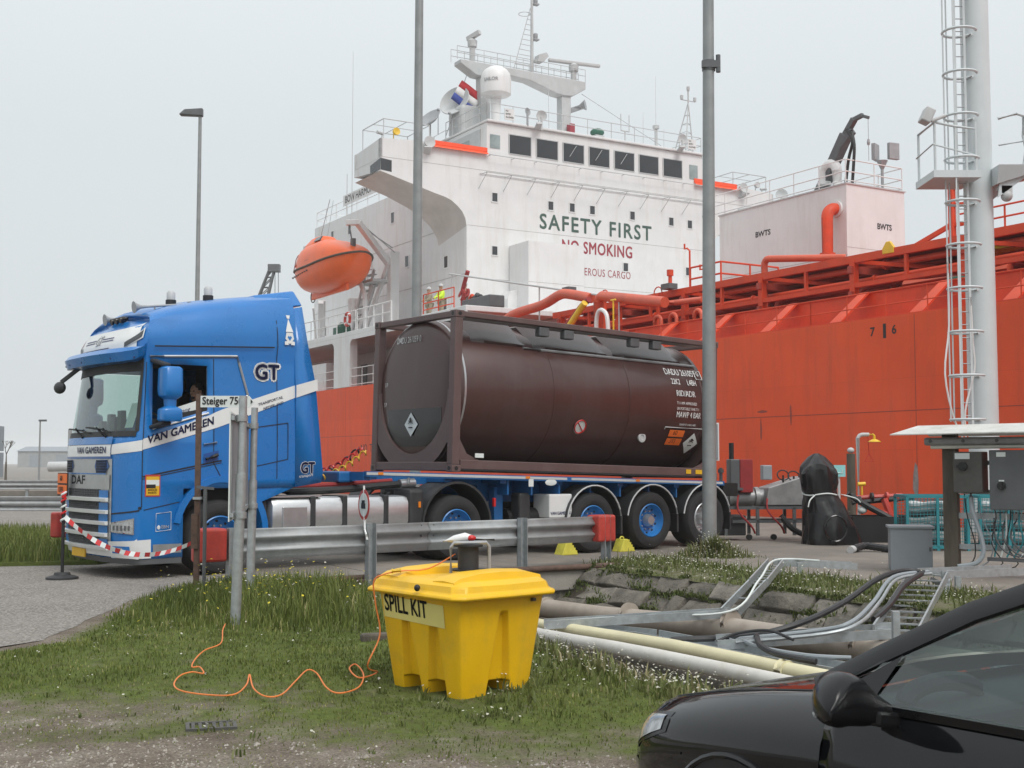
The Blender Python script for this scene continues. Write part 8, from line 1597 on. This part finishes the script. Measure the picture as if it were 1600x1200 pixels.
def specks(name, label, cat, P, r, tone, m):
    """small five-sided flower heads as one mesh"""
    n = len(P); k = 5; a = np.linspace(0, 2 * np.pi, k, endpoint=False)[None, :] + rng.uniform(0, 6, n)[:, None]; tl = rng.uniform(-.6, .6, (n, 2))
    X = np.cos(a) * r[:, None]; Y = np.sin(a) * r[:, None]; Z = X * tl[:, :1] + Y * tl[:, 1:]
    V = (P[:, None, :] + np.stack([X, Y, Z], 2)).reshape(-1, 3); me = bpy.data.meshes.new(name); me.vertices.add(n * k); me.vertices.foreach_set('co', V.ravel().astype(np.float32)); me.loops.add(n * k); me.loops.foreach_set('vertex_index', np.arange(n * k, dtype=np.int32)); me.polygons.add(n); me.polygons.foreach_set('loop_start', (np.arange(n) * k).astype(np.int32))
    at = me.attributes.new('tone', 'FLOAT', 'POINT'); at.data.foreach_set('value', np.repeat(tone, k).astype(np.float32)); me.update(calc_edges=True); me.materials.append(MATS[m]); o = bpy.data.objects.new(name, me); COL.objects.link(o); return tag(o, label, cat, kind='stuff')
def in_bin(x, y):
    d = Matrix.Rotation(-BIN_ROT, 3, 'Z') @ (Vector((x, y, 0)) - Vector((bo.x, bo.y, 0))); return .08 < d.x < LXb - .08 and .08 < d.y < LYb - .08
# turf: short worn grass thinning to the dirt, taller around the sign posts
pts = []; hh = []; tn = []; N_TRY = 330000
xr = rng.uniform(-7.5, 4.5, N_TRY); yr = rng.uniform(5.9, 17.5, N_TRY)
for x, y in zip(xr, yr):
    if abs(x) > .47 * y: continue
    s, p = sp_of(x, y)
    if p > P_NEAR + .3 or edge_dist(x, y) < .02: continue
    ta_ = turf_amount(x, y); nz_ = .5 + .5 * vnoise(x, y, 1.4, 11.)
    dens = ta_ ** 1.2 * (.5 + .5 * nz_)
    if random.random() > dens * min(1, 1.25 - .045 * y) or in_bin(x, y): continue
    tall = max(0, 1 - math.hypot((x + 1.9) / 2.6, (y - 13.9) / 2.6)); tall = tall ** .6 if tall > 0 else 0
    tuft = max(0, vnoise(x, y, 2.3, 6.)) ; h = random.uniform(.014, .036) * (1 + 1.1 * tuft) * (.5 + .6 * ta_) * (1 if y > 9 else .8) + tall * random.uniform(.05, .42)
    if edge_dist(x, y) < .25: h *= .6
    pts.append((x, y, ground_z(x, y) - .004)); hh.append(h); tn.append(min(1, max(0, .38 + .30 * vnoise(x, y, .7, 21.) + .22 * vnoise(x, y, 2.9, 23.) + random.gauss(0, .17) + .25 * (1 - ta_) + (.12 if tall > .2 and random.random() < .25 else 0))))
P_ = np.array(pts); H_ = np.array(hh); blades('grass', 'short worn green grass growing over the foreground dirt', 'grass', P_, H_, .0016 + .010 * np.minimum(H_, .12) + .0003 * P_[:, 1], np.array(tn), 'grass_blade')
# broad-leaved weeds, clover and flower heads in the turf
pts = []; hh = []; tn = []; fp = []; fr_ = []; ft = []
for _ in range(16000):
    x, y = random.uniform(-6.5, 3.2), random.uniform(6.4, 17.4)
    s, p = sp_of(x, y)
    if abs(x) > .46 * y or p > P_NEAR + .25 or edge_dist(x, y) < .15 or in_bin(x, y): continue
    c = vnoise(x, y, .8, 31.); edge_ = max(0, 1 - abs(p - (P_NEAR - .15)) / .8) if s > 41 else 0; nb_ = max(0, 1 - math.hypot(x + .1, y - 8.7) / 1.3)
    if random.random() > (.25 * max(0, c) + .06) * turf_amount(x, y) + .8 * edge_ + .5 * nb_: continue
    z = ground_z(x, y); k = random.randint(3, 7); h = random.uniform(.025, .06) + .22 * edge_ * random.random() + .12 * nb_ * random.random()
    for j in range(k): pts.append((x + random.gauss(0, .02), y + random.gauss(0, .02), z)); hh.append(h * random.uniform(.5, 1)); tn.append(min(1, max(0, .35 + random.gauss(0, .2) + .35 * edge_ + .15 * nb_)))
    if random.random() < .55 + .4 * edge_:
        for j in range(random.randint(1, 2 + int(5 * edge_))): fp.append((x + random.gauss(0, .03 + .05 * edge_), y + random.gauss(0, .03 + .05 * edge_), z + h * random.uniform(.7, 1.1))); fr_.append(random.uniform(.005, .011)); ft.append(random.uniform(0, .45))
for _ in range(420):      # yellow flowers by the signs
    x, y = random.gauss(-2.6, .9), random.gauss(13.9, 1.1)
    if edge_dist(x, y) < .5 or y > 15.0 or sp_of(x, y)[1] > P_NEAR: continue
    fp.append((x, y, ground_z(x, y) + random.uniform(.15, .42))); fr_.append(random.uniform(.008, .016)); ft.append(random.uniform(.72, 1) if random.random() < .7 else .2)
P_ = np.array(pts); H_ = np.array(hh); blades('weeds', 'leafy low weeds and clover scattered through the turf', 'weeds', P_, H_, .005 + .035 * np.minimum(H_, .15), np.array(tn), 'weed', lean=.9)
specks('flowers', 'small white and yellow flower heads among the grass', 'flowers', np.array(fp), np.array(fr_), np.array(ft), 'petal')
# verge above the stone bank, tall weeds at the pole foot, left verge
pts = []; hh = []; tn = []; fp = []; fr_ = []; ft = []
for _ in range(26000):
    s, p = random.uniform(S_BR - .3, 52), P_FAR + random.uniform(-.05, 1.5); q = SP(s, p); c = .5 + .5 * vnoise(q.x, q.y, 1.1, 41.)
    if random.random() > .35 + .6 * c or (s < 42 and p < P_FAR + .2): continue
    tall = .3 if p < P_FAR + .35 else 1.
    pts.append((q.x, q.y, .02)); hh.append(random.uniform(.04, .13) * (.6 + .9 * c) * tall + (.18 * random.random() if random.random() < .06 else 0)); tn.append(min(1, max(0, .45 + random.gauss(0, .2) + .2 * (c - .5))))
    if random.random() < .08: fp.append((q.x, q.y, .05 + hh[-1])); fr_.append(random.uniform(.007, .014)); ft.append(random.uniform(0, .4))
for _ in range(2200):
    r = abs(random.gauss(0, .34)); a = random.uniform(0, 6.28); x, y = 3.32 + r * math.cos(a), 20.7 + r * math.sin(a) * .6
    pts.append((x, y, 0.0)); hh.append(random.uniform(.10, .55) * max(.2, 1 - r * 1.1) * random.random() ** .5); tn.append(min(1, max(0, .6 + random.gauss(0, .2))))
    if random.random() < .3: fp.append((x + random.gauss(0, .06), y + random.gauss(0, .06), hh[-1] * random.uniform(.6, 1.05))); fr_.append(random.uniform(.008, .016)); ft.append(random.uniform(0, .4))
P_ = np.array(pts); H_ = np.array(hh); blades('verge_weeds', 'wild grass and pale weeds along the top of the stone bank', 'weeds', P_, H_, .006 + .03 * np.minimum(H_, .15), np.array(tn), 'weed', lean=.8)
specks('verge_flowers', 'pale flower heads on the weeds above the stone bank', 'flowers', np.array(fp), np.array(fr_), np.array(ft), 'petal')
n = 30000; x = rng.uniform(-13, -5.9, n); y = rng.uniform(17.3, 26.5, n)
def inside(px_, py_, poly):
    c = np.zeros(len(px_), bool); j = len(poly) - 1
    for i in range(len(poly)):
        xi, yi = poly[i]; xj, yj = poly[j]; c ^= ((yi > py_) != (yj > py_)) & (px_ < (xj - xi) * (py_ - yi) / (yj - yi + 1e-12) + xi); j = i
    return c
k = inside(x, y, LV); P_ = np.stack([x[k], y[k], np.full(k.sum(), .05)], 1); H_ = rng.uniform(.08, .34, k.sum()); blades('verge_grass', 'long green grass on the far verge left of the truck', 'grass', P_, H_, .008 + .0 * H_, np.clip(.42 + rng.normal(0, .18, k.sum()), 0, 1), 'grass_blade', lean=.6)
# moss and small plants in the bank joints
pts = []; hh = []; tn = []
for _ in range(17000):
    s = random.uniform(S_BR + .2, 54); t = random.choice((0, .333, .667)) + abs(random.gauss(0, .07)) if random.random() < .65 else random.random(); q = SP(s, P_FAR + .05 - .67 * t, -.62 * t + .06)
    if vnoise(s, t * 3, 1.7, 51.) < .02: continue
    pts.append(tuple(q)); hh.append(random.uniform(.015, .07)); tn.append(min(1, max(0, .15 + random.gauss(0, .2))))
blades('moss', 'dark moss and tufts in the joints of the stone bank', 'moss', np.array(pts), np.array(hh), np.full(len(pts), .01), np.array(tn), 'weed', lean=1.2)
# gravel on the dirt in the foreground
mat('gravel_stone', (.36, .33, .29), .9, var=.3, scale=30)
b = MB(); cnt = 0
while cnt < 5200:
    x, y = random.uniform(-3.6, 2.6), random.uniform(5.4, 9.3)
    if abs(x) > .46 * y: continue
    if turf_amount(x, y) > .35 * random.random() + .12: continue
    r = random.uniform(.004, .013) * (1.8 if random.random() < .04 else 1); z = ground_z(x, y); k0 = len(b.v); a = random.uniform(0, 6)
    for i in range(4): b.v.append((x + r * math.cos(a + 1.57 * i) * random.uniform(.7, 1.2), y + r * math.sin(a + 1.57 * i) * random.uniform(.7, 1.2), z - .002))
    b.v.append((x, y, z + r * random.uniform(.5, .9))); b.f += [(k0, k0 + 1, k0 + 4), (k0 + 1, k0 + 2, k0 + 4), (k0 + 2, k0 + 3, k0 + 4), (k0 + 3, k0, k0 + 4)]; cnt += 1
tag(b.build('gravel', 'gravel_stone', None, fix=False), 'loose pale gravel scattered over the foreground dirt', 'gravel', kind='stuff')
# ================================================================== PEOPLE
def person(name, label, root, rz, J, R_, cloth, helmet=None, look=0., scale=1.):
    """one continuous skinned body; J joints, E bones; clothing as children"""
    t = thing(name, label, 'person', root, rz); t.scale = (scale,) * 3
    E = [('hip', 'waist'), ('waist', 'chest'), ('chest', 'neck'), ('neck', 'head'), ('chest', 'shl'), ('shl', 'ell'), ('ell', 'wrl'), ('wrl', 'hal'), ('chest', 'shr'), ('shr', 'elr'), ('elr', 'wrr'), ('wrr', 'har'), ('hip', 'hpl'), ('hpl', 'knl'), ('knl', 'anl'), ('anl', 'tol'), ('hip', 'hpr'), ('hpr', 'knr'), ('knr', 'anr'), ('anr', 'tor')]
    def skin(nm, keys, grow, m, only=None):
        ks = [k for k in J if k in keys]; me = bpy.data.meshes.new(nm); me.from_pydata([J[k] for k in ks], [(ks.index(a), ks.index(c)) for a, c in E if a in ks and c in ks], [])
        o = bpy.data.objects.new(nm, me); COL.objects.link(o); md = o.modifiers.new('k', 'SKIN'); md.use_smooth_shade = True
        if not me.skin_vertices: me.skin_vertices.new() if hasattr(me.skin_vertices, 'new') else None
        for i, k in enumerate(ks): r = R_[k] + grow; me.skin_vertices[0].data[i].radius = (r, r * (.8 if k in ('waist', 'chest', 'hip') else 1)); me.skin_vertices[0].data[i].use_root = (i == 0)
        sb_ = o.modifiers.new('s', 'SUBSURF'); sb_.levels = 2; sb_.render_levels = 2
        dg = bpy.context.evaluated_depsgraph_get(); m2 = bpy.data.meshes.new_from_object(o.evaluated_get(dg)); bpy.data.objects.remove(o); bpy.data.meshes.remove(me); return m2
    m2 = skin('body', set(J), 0, 'skin'); b = MB(); vs_ = [tuple(v.co) for v in m2.vertices]; fs_ = [tuple(p.vertices) for p in m2.polygons]; b.add(vs_, fs_)
    hd = Vector(J['head']); fd = Vector((math.cos(look), math.sin(look), 0)); sd = Vector((-fd.y, fd.x, 0))
    b.sphere(hd + Vector((0, 0, .03)), .095, n=14, sc=(1.0, .86, 1.22)); b.sphere(hd + fd * .095 + Vector((0, 0, .015)), .018, n=8, sc=(1, 1, 1.5)); b.sphere(hd + fd * .05 - Vector((0, 0, .06)), .05, n=8)
    for s_ in (-1, 1): b.sphere(hd + sd * s_ * .085 + Vector((0, 0, .02)), .025, n=8, sc=(.8, .5, 1.3))
    for k, w in (('hal', 'wrl'), ('har', 'wrr')):
        h_ = Vector(J[k]); d = (h_ - Vector(J[w])).normalized(); a, c = frame_of(d)
        for i in range(4): r0 = h_ + a * (.013 * (i - 1.5)); b.tube([r0, r0 + d * .045 - c * .006, r0 + d * (.075 - .008 * abs(i - 1.2)) - c * .022], .0085, n=6)
        b.tube([h_ - a * .02, h_ - a * .045 + d * .02 - c * .01, h_ - a * .05 + d * .045 - c * .015], .009, n=6)
    b.build('body', 'skin', t, smooth=60)
    b = MB()
    for s_ in (-1, 1): b.sphere(hd + fd * .085 + sd * s_ * .033 + Vector((0, 0, .035)), .011, n=6)
    b.build('eyes', 'black', t)
    for nm, keys, g_, m in cloth:
        mm = skin(nm, keys, g_, m); mm.materials.clear(); mm.materials.append(MATS[m]); mm.name = nm; o = bpy.data.objects.new(nm, mm); COL.objects.link(o); o.parent = t
    if helmet:
        b = MB(); b.lathe([(.118, 0), (.122, .03), (.11, .08), (.075, .125), (.02, .145)], hd + Vector((0, 0, .065)), (0, 0, 1), n=18); b.obox(hd + fd * .12 + Vector((0, 0, .068)), (.09, .15, .012), rz=look); b.build('helmet', helmet, t, smooth=50)
    else:
        b = MB(); b.sphere(hd - fd * .018 + Vector((0, 0, .062)), .098, n=14, sc=(.98, .90, 1.02)); b.build('hair', 'hair', t, smooth=50); b = MB(); b.sphere(hd + fd * .062 - Vector((0, 0, .062)), .042, n=8, sc=(1, 1.1, .8)); b.build('beard', 'hair', t, smooth=50)
    return t
RAD = dict(hip=.15, waist=.14, chest=.155, neck=.055, head=.07, shl=.065, ell=.045, wrl=.032, hal=.036, shr=.065, elr=.045, wrr=.032, har=.036, hpl=.09, knl=.065, anl=.045, tol=.04, hpr=.09, knr=.065, anr=.045, tor=.04)
def stand(el=.25, arms=None):
    J = dict(hip=(0, 0, .95), waist=(.01, 0, 1.1), chest=(.01, 0, 1.32), neck=(.0, 0, 1.50), head=(.03, 0, 1.60), hpl=(0, .09, .9), knl=(.03, .1, .5), anl=(0, .11, .09), tol=(.14, .12, .04), hpr=(0, -.09, .9), knr=(.03, -.1, .5), anr=(0, -.11, .09), tor=(.14, -.12, .04), shl=(0, .18, 1.42), shr=(0, -.18, 1.42))
    J.update(arms or dict(ell=(.02, .26, 1.14), wrl=(.16, .22, .98), hal=(.22, .2, .95), elr=(.02, -.26, 1.14), wrr=(.16, -.22, .98), har=(.22, -.2, .95))); return J
JK = {'hip', 'waist', 'chest', 'shl', 'ell', 'wrl', 'shr', 'elr', 'wrr'}; VEST = {'hip', 'waist', 'chest', 'shl', 'ell', 'shr', 'elr'}; TS = {'hip', 'hpl', 'knl', 'anl', 'hpr', 'knr', 'anr'}
fwd = dict(ell=(.14, .24, 1.16), wrl=(.34, .17, 1.08), hal=(.40, .16, 1.07), elr=(.14, -.24, 1.16), wrr=(.34, -.17, 1.08), har=(.40, -.16, 1.07))
dkz = 8.45; face = SHIP_ROT - math.pi / 2
person('person', 'person in khaki overalls and hard hat leaning at the ship rail', SP(1.75, 1.9, dkz), face, stand(arms=fwd), RAD, (('overalls', JK, .02, 'khaki'), ('trousers', TS, .025, 'khaki')), 'light_grey')
person('person', 'person in a yellow high visibility jacket and hard hat at the ship rail', SP(3.05, 1.9, dkz), face, stand(arms=fwd), RAD, (('jacket', JK, .028, 'hi_vis'), ('trousers', TS, .025, 'khaki')), 'light_grey')
person('person', 'person in dark red overalls beside the red standpipe on the ship', SP(5.3, 2.0, dkz - .2), face + .6, stand(arms=fwd), RAD, (('overalls', JK, .022, 'dark_red_cloth'), ('trousers', TS, .025, 'dark_red_cloth')), 'light_grey')
sit = dict(hip=(0, 0, .0), waist=(.0, 0, .16), chest=(-.02, 0, .40), neck=(-.0, 0, .58), head=(.04, 0, .685), shl=(-.02, .19, .50), ell=(.12, .25, .24), wrl=(.34, .18, .26), hal=(.41, .16, .28), shr=(-.02, -.19, .50), elr=(.12, -.25, .24), wrr=(.34, -.18, .26), har=(.41, -.16, .28), hpl=(.05, .1, -.02), knl=(.46, .13, .04), anl=(.50, .13, -.38), tol=(.64, .13, -.42), hpr=(.05, -.1, -.02), knr=(.46, -.13, .04), anr=(.50, -.13, -.38), tor=(.64, -.13, -.42))
dr_ = T0 + TD * -4.0 + TW * .55 + Vector((0, 0, 1.84))
person('person', 'dark haired driver in a dark shirt sitting behind the open cab window', dr_, TRUCK_ROT + math.pi, sit, RAD, (('shirt', JK, .022, 'interior'), ('trousers', TS, .025, 'navy')), None, look=.35)
# deck fittings beside the crew: red standpipe with bend, stacked gear
b = MB(); b.tube([(5.6, 1.7, 8.45), (5.6, 1.7, 9.2), (5.75, 1.7, 9.45), (5.6, 1.7, 9.65), (5.75, 1.7, 9.9), (6.1, 1.7, 10.45)], .10, n=10); b.build('standpipe', 'dark_red_cloth', deck, smooth=40)
for k in range(5): b = MB(); b.tube(bez([(6.3 + .25 * k, 1.4, 8.6), (6.6 + .25 * k, 1.5, 9.1 + .1 * (k % 2)), (7.0 + .25 * k, 1.5, 8.8)], 10), .09, n=8); b.build('hose_loop', ('dark_grey', 'deck_red', 'hose_dark', 'dark_grey', 'hose_dark')[k], deck, smooth=40)
b = MB(); b.box(6.4, 9.0, 1.2, 2.0, 8.45, 9.0); b.build('gear_crate', 'dark_grey', deck, bevel=.05)
# ================================================================== FAR BACKGROUND (left): guardrails, stacked containers, lamp, crane
def far_rail(label, y0, x0, x1, h, posts, m='guard_zinc'):
    t = thing('guardrail', label, 'guardrail', (0, y0, 0)); b = MB(); prof = [(-.03, 0), (-.03, .03), (.04, .09), (.04, .12), (-.03, .15), (-.03, .21), (.04, .24), (.04, .27), (-.03, .33), (-.03, .36)]
    b.rings([[Vector((x, y, h - .36 + z)) for y, z in prof] for x in (x0, x1)], closed=False); o = b.build('beam', m, t, smooth=25, fix=False); sm = o.modifiers.new('s', 'SOLIDIFY'); sm.thickness = .006
    for x in np.linspace(x0 + .5, x1 - .5, posts): MB().box(x - .05, x + .05, .05, .12, -.1, h - .06).build('post', 'galvanised', t)
far_rail('plain steel guardrail across the road left of the truck front', 31, -30, -10.5, .72, 9); far_rail('second steel guardrail on posts farther off beyond the left road', 47, -46, -15, .9, 12)
b = MB(); b.box(-46, -15, 47.3, 47.5, -.02, .5); tag(b.build('barrier_wall', 'concrete', None), 'low concrete wall behind the farther guardrail on the left', 'wall')
mat('far_box', (.24, .27, .30), .6, var=.1, scale=.6); mat('far_box2', (.30, .31, .31), .6, var=.1, scale=.6)
def container(x, y, z, rz, label, m):
    t = thing('shipping_container', label, 'container', (x, y, z), rz, 'far stacked containers'); MB().box(0, 12, 0, 2.44, .1, 2.55).build('box', m, t)
    b = MB()
    for k in range(40): b.box(.15 + .3 * k, .28 + .3 * k, -.04, 0, .2, 2.45)
    b.build('corrugation', m, t)
container(-62, 120, 0, R(8), 'grey blue container at the far left edge', 'far_box'); container(-62, 120, 2.6, R(8), 'grey blue container stacked on another at the far left edge', 'far_box'); container(-48, 135, 0, R(5), 'pale grey container far off beside the truck front', 'far_box2'); container(-48, 135, 2.6, R(5), 'pale grey container on top of another beside the truck front', 'far_box2')
wh = thing('warehouse', 'low pale warehouse far away in the mist at the left', 'building', (-170, 430, 0), R(3)); MB().box(0, 60, 0, 20, 0, 5.5).build('wall', 'far_box2', wh); MB().prism([(-.5, -.5, 5.5), (-.5, 20.5, 5.5), (-.5, 10, 7.2)], (61, 0, 0)).build('roof', 'far_box', wh)
for k in range(6): MB().box(4 + 9 * k, 8 + 9 * k, -.06, 0, .0, 4.2).build('door', 'far_box', wh)
fl_ = thing('street_lamp', 'thin distant lamp post at the far left in the mist', 'street lamp', (-37.8, 100, 0)); MB().cyl((0, 0, 0), (0, 0, 4.9), .09, .06, n=8).build('pole', 'pole_grey', fl_, smooth=40); MB().box(-.1, .5, -.1, .1, 4.85, 5.0).build('lantern', 'dark_grey', fl_)
tb_ = thing('lying_pipe', 'long pale round pipe lying on the ground beyond the guardrails', 'pipe', (0, 0, 0)); MB().cyl((-22.95, 62, 1.35), (-20.5, 62, 1.4), .25, n=18).build('pipe', 'light_grey', tb_, smooth=40)
fc = thing('harbour_crane', 'distant lattice crane jib leaning above the truck cab roof', 'crane', (-31.2, 150, 0), 0)
b = MB(); A4 = [Vector((-2.2, dy, 14)) for dy in (-.8, .8)] + [Vector((.0, dy, 14)) for dy in (-.8, .8)]; tipc = Vector((2.2, 0, 25.2))
for a in A4: b.cyl(a, tipc + (a - Vector((-1.1, 0, 14))) * .25, .13, n=6)
for k in range(9):
    t = k / 9; q = [a.lerp(tipc + (a - Vector((-1.1, 0, 14))) * .25, t) for a in A4]; q2 = [a.lerp(tipc + (a - Vector((-1.1, 0, 14))) * .25, t + .11) for a in A4]
    for i, j in ((0, 1), (2, 3), (0, 2), (1, 3)): b.cyl(q[i], q2[j], .06, n=5); b.cyl(q[i], q[j], .06, n=5)
b.build('jib', 'dark_grey', fc); MB().box(-2.6, .6, -1.6, 1.6, 0, 14).build('tower', 'grey_metal', fc); b = MB(); b.cyl((2.5, 0, 25), (2.6, 0, 15), .04, n=5); b.cyl((2.9, 0, 25), (3.0, 0, 15), .04, n=5); b.build('hoist_rope', 'dark_grey', fc); MB().box(1.7, 3.1, -.5, .5, 24.6, 25.5).build('jib_head', 'dark_grey', fc)
bt = thing('bare_tree', 'small bare tree in the mist between the far containers', 'tree', (-44.5, 110, 0)); b = MB(); b.cyl((0, 0, 0), (0, 0, 1.6), .12, .08, n=7)
def br(p, d, L_, r, n):
    q = p + d * L_; b.cyl(p, q, r, r * .6, n=5)
    if n:
        for _ in range(3): br(q, (d + Vector((random.uniform(-.8, .8), random.uniform(-.8, .8), random.uniform(-.1, .6)))).normalized(), L_ * .68, r * .6, n - 1)
br(Vector((0, 0, 1.5)), Vector((0, 0, 1)), .8, .07, 4); b.build('trunk', 'wood_dark', bt)
# ================================================================== HAZE: thin mist over the whole harbour
hz = bpy.data.materials.new('haze'); hz.use_nodes = True; t_ = hz.node_tree; t_.nodes.clear(); o_ = _n(t_, 'ShaderNodeOutputMaterial'); v_ = _n(t_, 'ShaderNodeVolumePrincipled'); v_.inputs['Color'].default_value = (.985, .99, 1.0, 1); v_.inputs['Density'].default_value = .00055; v_.inputs['Anisotropy'].default_value = .2
t_.links.new(v_.outputs[0], o_.inputs['Volume'])
hzo = MB().box(-2450, 2450, -2350, 2450, -8, 34).build('haze', hz, None); tag(hzo, 'thin pale mist over the harbour', 'haze', kind='stuff')

sc.cycles.volume_bounces = 3
